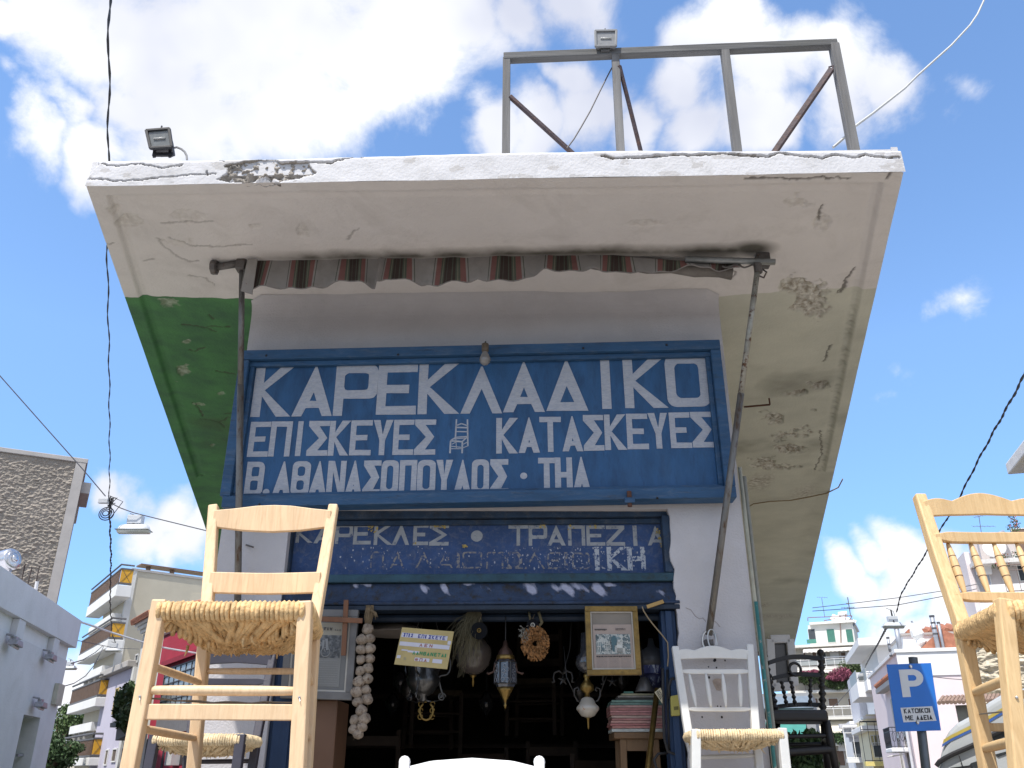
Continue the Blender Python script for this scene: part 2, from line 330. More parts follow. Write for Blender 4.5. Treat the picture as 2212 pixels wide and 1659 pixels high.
# canopy underside: one dense sheet with the fallen plaster and cracks as relief
def soffit_mat():
    m = mat('soffit_paint', (.64, .605, .58), .85, .05, 2.5, .35, 70, dirt=((.34, .31, .28), 2.6, .42)); nt = m.node_tree; N = nt.nodes.new; Lk = nt.links.new
    b = nt.nodes['Principled BSDF']; src = b.inputs['Base Color'].links[0].from_socket
    tc = N('ShaderNodeTexCoord'); sp = N('ShaderNodeSeparateXYZ'); Lk(tc.outputs['Object'], sp.inputs[0])
    def patch(c1, c2, sc):
        n = N('ShaderNodeTexNoise'); n.inputs['Scale'].default_value = sc; n.inputs['Detail'].default_value = 7; n.inputs['Roughness'].default_value = .65; Lk(tc.outputs['Object'], n.inputs['Vector'])
        t = N('ShaderNodeMapRange'); Lk(n.outputs['Fac'], t.inputs[0]); t.inputs[1].default_value = .35; t.inputs[2].default_value = .68
        x = N('ShaderNodeMix'); x.data_type = 'RGBA'; Lk(t.outputs[0], x.inputs[0]); x.inputs[6].default_value = (*c1, 1); x.inputs[7].default_value = (*c2, 1); return x.outputs[2]
    gr = patch((.075, .21, .078), (.052, .125, .068), 5); ol = patch((.56, .55, .465), (.46, .455, .385), 2.2)
    sel = N('ShaderNodeMapRange'); Lk(sp.outputs['X'], sel.inputs[0]); sel.inputs[1].default_value = -.01; sel.inputs[2].default_value = .01
    s2 = N('ShaderNodeMix'); s2.data_type = 'RGBA'; Lk(sel.outputs[0], s2.inputs[0]); Lk(gr, s2.inputs[6]); Lk(ol, s2.inputs[7])
    # wavering edge of the white paint
    n = N('ShaderNodeTexNoise'); n.inputs['Scale'].default_value = 7; n.inputs['Detail'].default_value = 4; Lk(tc.outputs['Object'], n.inputs['Vector'])
    a = N('ShaderNodeMath'); a.operation = 'MULTIPLY_ADD'; Lk(n.outputs['Fac'], a.inputs[0]); a.inputs[1].default_value = .05; Lk(sp.outputs['Y'], a.inputs[2])
    sl = N('ShaderNodeMath'); sl.operation = 'MULTIPLY_ADD'; ab = N('ShaderNodeMath'); ab.operation = 'ABSOLUTE'; Lk(sp.outputs['X'], ab.inputs[0]); Lk(ab.outputs[0], sl.inputs[0]); sl.inputs[1].default_value = .12; Lk(a.outputs[0], sl.inputs[2])
    e = N('ShaderNodeMapRange'); Lk(sl.outputs[0], e.inputs[0]); e.inputs[1].default_value = .148; e.inputs[2].default_value = .153
    x = N('ShaderNodeMix'); x.data_type = 'RGBA'; Lk(e.outputs[0], x.inputs[0]); Lk(src, x.inputs[6]); Lk(s2.outputs[2], x.inputs[7])
    cur = x.outputs[2]
    for at_, col in (('worn', None), ('grime_shade', (.055, .05, .035)), ('crack', (.06, .05, .04))):
        A = N('ShaderNodeAttribute'); A.attribute_name = at_; y = N('ShaderNodeMix'); y.data_type = 'RGBA'; Lk(A.outputs['Fac'], y.inputs[0]); Lk(cur, y.inputs[6])
        if col: y.inputs[7].default_value = (*col, 1)
        else:
            n5 = N('ShaderNodeTexNoise'); n5.inputs['Scale'].default_value = 30; n5.inputs['Detail'].default_value = 6; Lk(tc.outputs['Object'], n5.inputs['Vector'])
            z = N('ShaderNodeMix'); z.data_type = 'RGBA'; zr = N('ShaderNodeMapRange'); Lk(n5.outputs['Fac'], zr.inputs[0]); zr.inputs[1].default_value = .35; zr.inputs[2].default_value = .65; Lk(zr.outputs[0], z.inputs[0])
            z.inputs[6].default_value = (.27, .235, .18, 1); z.inputs[7].default_value = (.62, .60, .54, 1); Lk(z.outputs[2], y.inputs[7])
        cur = y.outputs[2]
    Lk(cur, b.inputs['Base Color']); return m
SOFM = soffit_mat()
def cB(x, y): return (1423.2 + .5105*x, 542.2 + .5105*y)
def cG(x, y): return (169.4 + .3268*x, 609.9 + .3268*y)
def c3(x, y): return (169.4 + .3523*x, 237.2 + .3523*y)
def c4(x, y): return (948.8 + .4596*x, 271 + .4596*y)
def zs(uv): p = S.Z(uv[0], uv[1], 3.86); return p.x, p.y
sp_list = []
for f, L in ((cB, [(640,205,62,45,1),(690,572,42,15,1),(615,602,38,11,1),(560,608,25,8,.7),(655,675,9,7,1),(490,715,34,30,.9),(560,780,62,24,.9),(550,835,52,12,1),(465,905,48,20,.9),(595,915,18,6,1),(545,955,34,16,.8),(425,980,46,16,1),(505,1010,72,14,1),(620,1035,44,9,.9),(585,1170,48,9,1),(450,1500,18,5,1),(470,1545,60,9,.8),(520,1560,40,6,.6)]),
             (cG, [(600,130,45,30,.45),(720,400,34,14,.45),(690,590,32,28,.5),(640,660,26,7,.5),(940,740,18,9,.4),(885,1080,22,12,.4),(800,810,45,9,.4),(560,110,30,8,.4),(900,1290,60,6,.4)]),
             (c4, [(1700,370,60,30,.35),(1660,760,45,35,1),(1780,860,25,16,.8),(1800,450,30,25,.3),(980,460,60,12,.25)]),
             (c3, [(300,690,60,40,.3),(600,820,150,30,.22),(640,650,100,30,.2),(1080,715,40,12,.3),(1370,750,30,30,.25),(220,610,40,20,.3)])):
    for (x, y, rx, ry, a) in L:
        cx, cy = zs(f(x, y)); ax, ay = zs(f(x+rx, y)); bx, by = zs(f(x, y+ry)); kx = 1.25 if cx > 0 else 1; sp_list.append((cx, cy, (ax-cx)*kx, (ay-cy)*kx, (bx-cx)*kx, (by-cy)*kx, a))
crk = []
for f, L in ((cB, [[(830,75),(800,105),(790,140),(768,178)],[(680,760),(690,860),(665,915),(640,960)],[(650,1080),(600,1130),(560,1175)],[(730,400),(700,470)]]),
             (cG, [[(690,285),(850,305),(900,330)],[(850,295),(1000,300)],[(730,450),(780,460),(830,435)],[(810,905),(870,910),(930,925),(965,955)],[(930,925),(1000,895)],[(870,215),(890,245)],[(870,1308),(905,1312)],[(920,590),(1030,610)],[(975,875),(1030,862)],[(760,800),(800,840),(825,890)]]),
             (c3, [[(680,1020),(790,1040),(830,1080)],[(160,800),(190,806),(215,795)],[(480,790),(520,830),(600,900),(680,930),(740,930)],[(515,700),(825,690)],[(560,785),(700,840),(860,845),(1060,830)],[(1720,730),(1650,795)],[(400,930),(470,920)]]),
             (c4, [[(1955,672),(1915,710),(1905,750),(1870,790)],[(1435,234),(1560,236),(1700,234),(1850,232),(1925,235)],[(2112,205),(2090,240)],[(1810,375),(1780,400),(1790,455)],[(1370,680),(1390,700),(1370,725)]])):
    for l in L: crk.append([zs(f(*p)) for p in l])
def soffit(y0, y1, ny, nx, detail):
    s = np.linspace(0, 1, nx)[None, :]; y = np.linspace(y0, y1, ny)[:, None]
    Xl = -1.96 - .265*(y+1.168); Xr = 1.82 + .239*(y+1.168); X = Xl + (Xr-Xl)*s; Y = np.broadcast_to(y, X.shape).copy()
    de = np.minimum(np.minimum((X-Xl)*.966, (Xr-X)*.972), Y+1.168)
    Z = 3.862 + 0*X - .020*(1-np.clip((de-.075)/.02, 0, 1)) + .006*np.clip(1-np.abs(de-.12)/.03, 0, 1)
    worn = 0*X; crack = 0*X; grime_shade = 0*X
    if detail:
        nz = fbm(X*7, Y*7, 5); nf = fbm(X*26+9, Y*26, 4)
        for (cx, cy, ax, ay, bx, by, a) in sp_list:
            det = ax*by - ay*bx
            if abs(det) < 1e-9: continue
            p = ((X-cx)*by - (Y-cy)*bx)/det; q = (-(X-cx)*ay + (Y-cy)*ax)/det
            r = np.sqrt(p*p+q*q) + (nz-.5)*3.0 + (nf-.5)*1.4; worn = np.maximum(worn, np.clip((1.0-r)/.18, 0, 1)*a)
        Z = Z + worn*(.022 + .07*(nf-.5)) + .0030*(fbm(X*2, Y*2, 4)-.5)*4 + .0012*(nf-.5)
        wv = (nf-.5)*.035; wv2 = (fbm(X*30+50, Y*30+50, 3)-.5)*.035
        for l in crk: crack = np.maximum(crack, polydist(X+wv, Y+wv2, l, .009))
        crack = np.clip(crack*1.8, 0, 1)*np.where((Y < -.15) & (X < 0), .4, .75); Z = Z + crack*.008
        grime_shade = np.clip(1 - np.abs(Y+.50+.03*(nz-.5))/.085, 0, 1)*np.clip((X+1.35)/.25, 0, 1)*np.clip((1.34-X)/.15, 0, 1)*(.45+.9*nz)  # mould band above the awning, with the awning's shade painted in
        grime_shade = np.maximum(grime_shade, np.clip(1-np.hypot((X-1.28)/.16, (Y+.52)/.09), 0, 1)*1.4)
        # rusty, grimy rim on the right
        grime_shade = np.maximum(grime_shade, np.clip(1-np.abs(de-.1)/.035, 0, 1)*(X > 0)*np.clip(nf*2.2-.9, 0, 1)*np.clip((Y+.2)/.5, 0, 1)*.6)
        # patches of mould
        grime_shade = np.maximum(grime_shade, (fbm(X*1.6+3, Y*1.6+8, 5) > .60)*(fbm(X*1.6+3, Y*1.6+8, 5)-.60)*2.0*(Y > -.1))
        grime_shade = np.clip(grime_shade, 0, .92)
    P = np.stack([X, Y, Z], -1); o = grid_mesh('soffit', P, SOFM, shop, attr='worn', aval=worn, flip=True)
    for n_, v_ in (('crack', crack), ('grime_shade', grime_shade)):
        a = o.data.attributes.new(n_, 'FLOAT', 'POINT'); a.data.foreach_set('value', v_.reshape(-1).astype(np.float32))
    return o
soffit(-1.168, 3.2, 620, 600, True)['label'] = 'canopy underside, white in front and green and pale olive at the sides'
soffit(3.2, 17.2, 40, 60, True)
# slab above
mb = MB(); mb.prismz([(LX(-1.15)+.01, -1.15), (RX(-1.15)-.01, -1.15), (RX(17.2)-.01, 17.2), (LX(17.2)+.01, 17.2)], 3.9, 3.985)
mb.build('canopy_slab', plaster_top, shop)
for sgn, E in ((-1, LX), (1, RX)):
    mb = MB(); a0, a1 = E(-1.16), E(17.2); t = -.03*sgn
    mb.prismz([(a0, -1.16), (a1, 17.2), (a1+t, 17.2), (a0+t, -1.16)], 3.862, 3.99); mb.build('canopy_edge', plaster_top, shop)
# fascia: dense sheet with crack and broken corner as relief
nx, nz = 900, 44
x = np.linspace(-1.965, 1.83, nx)[None, :]; t = np.linspace(0, 1, nz)[:, None]
def fz(u, v): p = S.Y(u, v, -1.168); return p.x, p.z
ztop = 3.994 + .006*np.sin(x*2.1+1) + .010*(fbm(x*4, x*0, 4)-.5) - .018*np.clip((x-.6)/1.2, 0, 1) - .10*np.clip((-1.90-x)/.06, 0, 1)**2
zbot = 3.842 + .007*(fbm(x*3+4, x*0+2, 4)-.5)
tt = np.clip(t/.82, 0, 1); back = np.clip((t-.82)/.18, 0, 1)
Z = zbot + (ztop-zbot)*tt + 0*x; X = x + 0*t
Y = -1.168 + .05*back**1.2 + .014*np.clip((t-.7)/.12, 0, 1)**2 + 0*x; Y = Y + 0*X
nf = fbm(X*30, Z*30, 5); nl = fbm(X*6+5, Z*9, 4)
Y += .003*(nl-.5) + .0008*(nf-.5)
pf = [fz(*c3(*p)) for p in [(900,395),(920,350),(1060,315),(1200,306),(1240,330),(1400,322),(1440,370),(1460,392),(1300,430),(1140,455),(1060,450),(930,445),(850,425)]]
def inpoly(X, Z, poly):
    ins = np.zeros(X.shape, bool); j = len(poly)-1
    for i in range(len(poly)):
        xi, zi = poly[i]; xj, zj = poly[j]
        c = ((zi > Z) != (zj > Z)) & (X < (xj-xi)*(Z-zi)/(zj-zi+1e-12)+xi); ins ^= c; j = i
    return ins
Xw = X + (nf-.5)*.03; Zw = Z + (fbm(X*30+40, Z*30+9, 4)-.5)*.02
ip = inpoly(Xw, Zw, pf).astype(float)
Y += ip*(.018 + .06*(fbm(X*40+3, Z*50, 4)-.45))
chalk_glint = ip*(fbm(X*13+30, Z*22+7, 3) > .60)
cr = np.zeros(X.shape)
for l in ([(900,345),(1060,312),(1200,302),(1240,328),(1400,320),(1560,322),(1620,300),(1690,282),(1750,292)],[(790,370),(795,400)],[(750,285),(840,295),(885,320)],[(120,330),(250,345),(380,330),(520,360),(640,340)],[(60,420),(300,440),(520,410),(640,400),(840,395)]):
    w_ = .006 if l[0][0] in (900,) else .0035
    cr = np.maximum(cr, polydist(Xw, Zw, [fz(*c3(*p)) for p in l], w_))
for l in ([(770,145),(860,153),(980,150),(1100,135),(1230,140),(1340,128),(1380,140),(1480,138),(1540,148),(1600,130),(1700,145),(1800,152),(1860,135),(1960,148),(2000,138),(2060,148),(2160,150)],[(1100,138),(1270,135)],[(1370,128),(1500,146)]):
    cr = np.maximum(cr, polydist(Xw, Zw, [fz(*c4(*p)) for p in l], .0062))
cr = np.clip(cr*1.6, 0, 1); Y += cr*.022
Z = Z + .001*(nf-.5)
worn = np.clip(ip*(1-chalk_glint*.95) + cr*.9 + .35*(fbm(X*9+8, Z*20, 5) > .66), 0, 1)
P = np.stack([X, Y, Z], -1)
grid_mesh('fascia', P, plaster_top, shop, attr='worn', aval=worn)['label'] = 'sunlit white canopy edge with long crack and broken plaster'

# ------------------------------------------------------------ letters
def rr(x0, y0, x1, y1, r, n=5):
    o = []
    for cx, cy, a0 in ((x1-r, y1-r, 0), (x0+r, y1-r, 90), (x0+r, y0+r, 180), (x1-r, y0+r, 270)):
        for i in range(n+1): a = R(a0 + 90*i/n); o.append((cx + r*math.cos(a), cy + r*math.sin(a)))
    return o
def glyph(c, w, t):
    h = 1.0
    if c == 'K': return [[(0,0),(t,0),(t,.40),(w-1.55*t,0),(w,0),(t*1.25,.52),(w,1),(w-1.5*t,1),(t,.66),(t,1),(0,1)]]
    if c in 'AΛΔ':
        yt = 1 - 1.25*t/(w/2)*.9 - .02; a = lambda y: 1.15*t + (w/2-1.15*t)*y/yt; ap = .10*t
        if c == 'Λ': return [[(0,0),(1.1*t,0),(w/2,yt),(w-1.1*t,0),(w,0),(w/2+ap,1),(w/2-ap,1)]]
        if c == 'A':
            b0 = .16; b1 = b0 + t*.85
            return [[(0,0),(1.1*t,0),(a(b0),b0),(w-a(b0),b0),(w-1.1*t,0),(w,0),(w/2+ap,1),(w/2-ap,1)], [(a(b1),b1),(w/2,yt),(w-a(b1),b1)]]
        return [[(0,0),(w,0),(w/2+ap,1),(w/2-ap,1)], [(a(t),t),(w/2,yt),(w-a(t),t)]]
    if c == 'P':
        o = [(0,0),(t,0),(t,.33)] + rr(0,.33,w,1,.13)[18:24] + rr(0,.33,w,1,.13)[0:6] + [(0,1)]
        return [o, rr(t,.33+t,w-t,1-t,.07)]
    if c == 'E': return [[(0,0),(w,0),(w,t),(t,t),(t,.5-t/2),(w*.8,.5-t/2),(w*.8,.5+t/2),(t,.5+t/2),(t,1-t),(w,1-t),(w,1),(0,1)]]
    if c == 'I': return [[(0,0),(w,0),(w,1),(0,1)]]
    if c == 'O': return [rr(0,0,w,1,.16), rr(t,t,w-t,1-t,.09)]
    if c == 'Θ': return [rr(0,0,w,1,.16), rr(t,t,w-t,.5-t*.4,.08), rr(t,.5+t*.4,w-t,1-t,.08)]
    if c == 'B':
        o = [(0,0)] + rr(0,0,w,1,.18)[18:24] + rr(0,0,w,1,.18)[0:6] + [(0,1)]
        return [o, rr(t,t,w-t,.5-t*.4,.05), rr(t,.5+t*.4,w-t,1-t,.05)]
    if c == 'Π': return [[(0,0),(t,0),(t,1-t),(w-t,1-t),(w-t,0),(w,0),(w,1),(0,1)]]
    if c == 'Σ': return [[(0,0),(w,0),(w,t),(t*1.9,t),(w*.93,.5),(t*1.9,1-t),(w,1-t),(w,1),(0,1),(0,1-t),(w*.93-1.5*t,.5),(0,t)]]
    if c == 'Y': return [[(w/2-t/2,0),(w/2+t/2,0),(w/2+t/2,.42),(w,1),(w-1.25*t,1),(w/2,.58),(1.25*t,1),(0,1),(w/2-t/2,.42)]]
    if c == 'T': return [[(w/2-t/2,0),(w/2+t/2,0),(w/2+t/2,1-t),(w,1-t),(w,1),(0,1),(0,1-t),(w/2-t/2,1-t)]]
    if c == 'N': return [[(0,0),(t,0),(t,.68),(w-1.1*t,0),(w,0),(w,1),(w-t,1),(w-t,.36),(1.15*t,1),(0,1)]]
    if c == 'H': return [[(0,0),(t,0),(t,.5-t/2),(w-t,.5-t/2),(w-t,0),(w,0),(w,1),(w-t,1),(w-t,.5+t/2),(t,.5+t/2),(t,1),(0,1)]]
    if c == 'Z': return [[(0,0),(w,0),(w,t),(t*1.5,t),(w,1-t),(w,1),(0,1),(0,1-t),(w-1.6*t,1-t),(0,t)]]
    if c == 'M': return [[(0,0),(t,0),(t,.66),(w/2,.3),(w-t,.66),(w-t,0),(w,0),(w,1),(w-t,1),(w/2,.55),(t,1),(0,1)]]
    if c == 'Φ': return [rr(0,.2,w,.85,.2), rr(t,.2+t,w/2-t/2,.85-t,.08), rr(w/2+t/2,.2+t,w-t,.85-t,.08)]
    if c == 'Ω': return [[(0,0),(w*.42,0),(w*.42,t),(w*.2+t*.3,.3),(w*.2,.6),(w*.35,1-t),(w*.65,1-t),(w*.8,.6),(w*.8-t*.3,.3),(w*.58,t),(w*.58,0),(w,0),(w,t),(w*.8,t),(w*.97,.35),(w*.97,.75),(w*.75,1),(w*.25,1),(w*.03,.75),(w*.03,.35),(w*.2,t),(0,t)]]
    if c == 'l': return [[(w/2-t*.6,0),(w/2+t*.6,0),(w/2+t*.6,.5),(w/2-t*.6,.5)]]
    return [[(w/2 + w/2*math.cos(2*math.pi*i/18), .5 + .5*math.sin(2*math.pi*i/18)) for i in range(18)]]
from mathutils.geometry import tessellate_polygon
def plate(loops, f, n_):
    """loops of 2D points; f maps (x, y, depth) to 3D; returns a builder with front and rim"""
    mb = MB(); flat = [p for l in loops for p in l]
    tris = tessellate_polygon([[Vector((p[0], p[1], 0)) for p in l] for l in loops])
    b = 0; mb.v = [tuple(f(x_, y_, n_)) for x_, y_ in flat] + [tuple(f(x_, y_, 0)) for x_, y_ in flat]; K = len(flat)
    mb.f = [tuple(t_) for t_ in tris]
    for l in loops:
        for i in range(len(l)): j = (i+1) % len(l); mb.f.append((b+i, b+j, K+b+j, K+b+i))
        b += len(l)
    return mb
def put_letter(c, x0, x1, z0, z1, y, m, parent, t=.165, frame=S, lean=0, th=.0022, jit=.0):
    h = z1 - z0; w = (x1 - x0)/h
    lp = glyph(c, w, min(t, w if c == 'I' else t))
    if jit: lp = [[(a+random.uniform(-jit, jit), b+random.uniform(-jit, jit)) for a, b in l] for l in lp]
    f = lambda a, b, n: (x0 + a*h, y - n, z0 + b*h + (x0 + a*h)*lean)
    mb = plate(lp, f, th); return mb.build('letter', m, parent, fixn=False)

# ------------------------------------------------------------ big sign
sg = thing('shop_sign', 'large blue wooden sign with three rows of hand-painted white Greek lettering', 'sign', (-.17, -.06, 2.6), S)
LN = .0115
def shp(x0, x1, y0, y1, z0, z1, rag=0):
    mb = MB(); n = 8; xs = [x0 + (x1-x0)*i/n for i in range(n+1)]
    lo = [(x, z0 + x*LN) for x in xs] + [(x, z1 + x*LN + random.uniform(-rag, rag)) for x in reversed(xs)]; mb.prism(lo, y0, y1); return mb
zt0, zb0 = 3.503, 2.616
shp(-1.46, 1.115, -.066, -.03, zb0+.03, zt0-.03).build('board', blue, sg)
shp(-1.52, 1.155, -.125, -.012, zt0-.045, zt0+.012, .001).build('frame_rail', blue_frame, sg, bevel=.004)
shp(-1.47, 1.12, -.095, -.066, zt0-.075, zt0-.0455).build('moulding', blue_frame, sg, bevel=.004)
shp(-1.505, 1.155, -.12, -.012, zb0-.005, zb0+.055, .001).build('frame_rail', blue_frame, sg, bevel=.004)
shp(-1.47, 1.12, -.090, -.066, zb0+.0555, zb0+.075).build('moulding', blue_frame, sg, bevel=.003)
shp(-1.52, -1.465, -.122, -.012, zb0+.0555, zt0-.0455).build('frame_stile', blue_frame, sg, bevel=.004)
shp(-1.4645, -1.44, -.092, -.066, zb0+.0755, zt0-.0755).build('moulding', blue_frame, sg, bevel=.003)
shp(1.10, 1.155, -.122, -.012, zb0+.0555, zt0-.0455).build('frame_stile', blue_frame, sg, bevel=.004)
shp(1.075, 1.0995, -.092, -.066, zb0+.0755, zt0-.0755).build('moulding', blue_frame, sg, bevel=.003)
def cA(x, y): return (474.4 + .2757*x, 711.6 + .2757*y)
def cBB(x, y): return (1016.5 + .3064*x, 711.6 + .3064*y)
def lay(f, row, y, m, parent, t, jit=.004, th=.0022):
    for c, x0, x1, yt, yb in row:
        a = S.Y(*f(x0, yb), y); b = S.Y(*f(x1, yb), y); tp = S.Y(*f((x0+x1)/2, yt), y)
        z0 = (a.z+b.z)/2; put_letter(c, a.x, b.x, z0, tp.z, y, m, parent, t, jit=jit, th=th)
random.seed(11)
lay(cA, [('K',240,552,290,685),('A',562,878,290,680),('P',885,1222,280,676),('E',1224,1536,272,668),('K',1548,1876,262,664),('Λ',1886,2212,292,660)], -.0662, letter_m, sg, .165)
lay(cBB, [('A',230,525,232,584),('Δ',535,832,222,574),('I',928,995,200,560),('K',1090,1395,192,554),('O',1392,1698,182,546)], -.0662, letter_m, sg, .165)
lay(cA, [('E',212,374,725,998),('Π',378,546,722,996),('I',590,632,720,993),('Σ',678,842,718,990),('K',846,1008,716,989),('E',1013,1182,713,987),('Y',1188,1346,711,985),('E',1352,1514,709,984),('Σ',1520,1688,707,983)], -.0662, letter_m, sg, .15)
lay(cBB, [('K',180,335,625,875),('A',340,488,622,870),('T',488,642,617,864),('A',648,796,613,860),('Σ',800,945,604,855),('K',950,1106,600,850),('E',1108,1260,595,845),('Y',1262,1404,590,840),('E',1415,1563,586,837),('Σ',1568,1722,582,833)], -.0662, letter_m, sg, .15)
lay(cA, [('B',187,330,1038,1302),('•',335,388,1250,1302),('A',408,550,1036,1300),('Θ',550,694,1034,1300),('A',692,832,1033,1299),('N',832,975,1031,1298),('A',978,1110,1029,1297),('Σ',1115,1252,1027,1296),('O',1257,1394,1026,1295),('Π',1400,1538,1025,1294),('O',1542,1686,1024,1293),('Y',1688,1822,1023,1292),('Λ',1832,1968,1022,1291),('O',1972,2110,1020,1290)], -.0662, letter_m, sg, .155)
lay(cBB, [('Σ',137,266,915,1160),('•',350,400,1010,1056),('T',478,600,905,1152),('H',598,722,903,1150),('Λ',724,850,900,1146)], -.0662, letter_m, sg, .16)
# little painted chair between the words
mb = MB(); yy = -.0662
def lp(a, b, w_):
    p = S.Y(*cA(*a), yy); q = S.Y(*cA(*b), yy); p.y = q.y = yy; mb.beam(p, q, w_*.001, .002, (0, 0, 1) if abs(q.x-p.x) > abs(q.z-p.z) else (1, 0, 0))
for a, b, w_ in (((1856,705),(1848,845),8),((1942,705),(1945,915),8),((1850,755),(1895,738),7),((1895,738),(1943,755),7),((1850,768),(1943,770),8),((1850,800),(1943,802),6),
                 ((1850,845),(1945,838),6),((1808,872),(1850,845),6),((1808,872),(1900,880),9),((1900,880),(1945,838),7),((1810,875),(1805,970),9),((1902,880),(1900,970),9),
                 ((1810,915),(1900,925),5),((1815,935),(1900,935),4),((1902,905),(1945,880),4),((1830,860),(1925,850),5),((1850,845),(1855,930),4),((1820,900),(1848,885),4),((1902,930),(1946,912),4)): lp(a, b, w_)
mb.build('painted_chair', letter_m, sg)

# nails, chips and the stub on the frame
mb = MB()
for u, v in ((575,768),(860,766),(1260,752),(1440,745),(1420,1076),(560,1090)): p = S.Y(u, v, -.126); mb.ball(p, .007, 6, 4)
mb.build('nail_heads', black_m, sg, kind='stuff')

# ------------------------------------------------------------ second sign in the recess
s2 = thing('old_signboard', 'weathered blue board with peeling lettering in the recess above the shop door', 'sign', (-.2, .1, 2.3), S)
s2.location = s2.location
mb = MB(); mb.box(-1.19, .83, .10, .13, 2.27, 2.60); mb.build('board', mat('blue_old_board', (.028, .062, .16), .7, .25, 7, .5, 60, (.03, .06, .15), (.5, .66), dirt=((.33, .31, .24), 30, .3)), s2)
mb = MB(); mb.box(-1.20, .84, .05, .10, 2.575, 2.618); mb.build('top_rail', blue_old, s2, bevel=.004)
mb = MB(); mb.box(-1.20, .84, .08, .10, 2.545, 2.572); mb.build('moulding', blue_old, s2, bevel=.003)
mb = MB(); mb.box(-1.20, -1.165, .05, .10, 2.272, 2.5745); mb.build('side_rail', blue_old, s2, bevel=.004)
mb = MB(); mb.box(.785, .83, .02, .10, 2.272, 2.5745); mb.build('side_rail', blue_old, s2, bevel=.006)
mb = MB(); mb.box(-1.20, .83, .01, .10, 2.228, 2.27); mb.build('bottom_rail', green_old, s2, bevel=.006)
def c8(x, y): return (576 + .4289*x, 1050.5 + .4289*y)
lay(c8, [('K',145,232,190,284),('A',236,330,190,287),('P',342,430,189,290),('E',434,524,188,293),('K',538,634,190,295),('Λ',630,718,190,296),('E',736,812,190,297),('Σ',818,916,192,299),('•',1028,1088,222,279),
         ('T',1218,1318,196,299),('P',1320,1414,196,299),('A',1414,1506,197,299),('Π',1519,1606,197,299),('E',1612,1706,198,299),('Z',1712,1806,198,299),('I',1848,1868,198,300),('A',1920,2006,200,298)], .0995, letter2_m, s2, .17, .006, .0012)
lay(c8, [('Π',520,588,328,412),('A',620,692,328,412),('Λ',748,830,330,412),('A',860,938,330,412),('I',956,972,330,412),('O',985,1085,330,414),('Π',1106,1192,330,415),('Ω',1196,1290,330,416),('Λ',1298,1402,332,416),('E',1414,1486,332,416),('I',1500,1516,332,416),('O',1540,1628,334,418)], .0995, letter_faded, s2, .10, .006, .0012)
lay(c8, [('I',1655,1678,305,424),('K',1716,1822,305,424),('H',1820,1912,305,424)], .0992, letter_faded2, s2, .20, .008, .0012)
# curls of old ochre paint
mb = MB(); random.seed(5)
for (x, y, n_) in ((520,205,9),(545,225,6),(855,196,12),(890,200,9),(1000,292,9),(1395,196,8),(1970,230,8),(1985,262,9),(1995,290,7),(1535,208,4),(742,288,3),(1640,205,6)):
    for q in range(n_):
        p = S.Y(*c8(x + random.uniform(-14, 14), y + random.uniform(-9, 9)), .097); s_ = random.uniform(.004, .011); a = random.uniform(0, 6)
        mb.quad(p, p + Vector((s_*math.cos(a), -.004, s_*math.sin(a))), p + Vector((s_*1.6*math.cos(a+.7), -.006, s_*1.6*math.sin(a+.7))), p + Vector((s_*math.cos(a+1.5), -.001, s_*math.sin(a+1.5))))
mb.build('peeling_paint', mat('ochre_flake', (.42, .31, .10), .8, .2), s2, kind='stuff')
mb = MB()
for q in range(230):
    x = random.choice([random.gauss(1560, 120), random.uniform(330, 1900), random.uniform(1200, 1900)]); y = random.uniform(305, 420)
    p = S.Y(*c8(x, y), .0985); s_ = random.uniform(.0015, .0062); a = random.uniform(0, 6)
    mb.quad(p, p + Vector((s_*math.cos(a), -.0003, s_*math.sin(a))), p + Vector((s_*1.7*math.cos(a+.7), -.0003, s_*2.4*math.sin(a+.7))), p + Vector((s_*math.cos(a+1.5), -.0002, s_*1.8*math.sin(a+1.5))))
mb.build('paint_chips', mat('white_flake', (.38, .39, .43), .8, .2), s2, kind='stuff')

# lintel / shutter housing with sun glints painted into its colour
lm = mat('lintel_blue', (.022, .040, .082), .75, .35, 10, .6, 60, (.022, .02, .02), (.52, .66)); attr_mix(lm, 'chalk_glint', (.36, .37, .47), (.25, .8))
nx_, nz_ = 420, 40; X = np.linspace(-1.20, .84, nx_)[None, :] + np.zeros((nz_, 1)); t = np.linspace(0, 1, nz_)[:, None]
Z = 2.112 + .112*t + 0*X; Y = .0 + .035*np.clip(t, 0, 1)**1.0 - .012*np.exp(-((t-.08)/.07)**2) + 0*X
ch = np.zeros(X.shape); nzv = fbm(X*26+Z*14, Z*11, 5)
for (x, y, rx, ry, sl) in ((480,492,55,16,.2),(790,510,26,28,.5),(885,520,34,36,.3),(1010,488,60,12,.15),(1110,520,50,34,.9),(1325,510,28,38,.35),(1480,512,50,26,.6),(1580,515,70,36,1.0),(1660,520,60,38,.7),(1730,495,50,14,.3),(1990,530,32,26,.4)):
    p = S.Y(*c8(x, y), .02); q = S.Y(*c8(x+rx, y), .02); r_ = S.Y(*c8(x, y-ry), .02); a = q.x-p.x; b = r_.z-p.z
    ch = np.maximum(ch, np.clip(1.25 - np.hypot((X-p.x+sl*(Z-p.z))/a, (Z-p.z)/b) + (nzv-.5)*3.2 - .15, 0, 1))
Y = Y - .002*(fbm(X*40, Z*40, 4)-.5)*3
ho = thing('shutter_housing', 'rusty dark blue metal shutter housing with pale painted-on sun glints above the doorway', 'shutter housing', (-.2, .05, 2.1), S)
grid_mesh('face', np.stack([X, Y, Z], -1), lm, ho, attr='chalk_glint', aval=np.clip(ch, 0, 1))
mb = MB(); mb.box(-1.2, .84, .04, .2, 2.11, 2.224); mb.build('box', blue_old, ho)
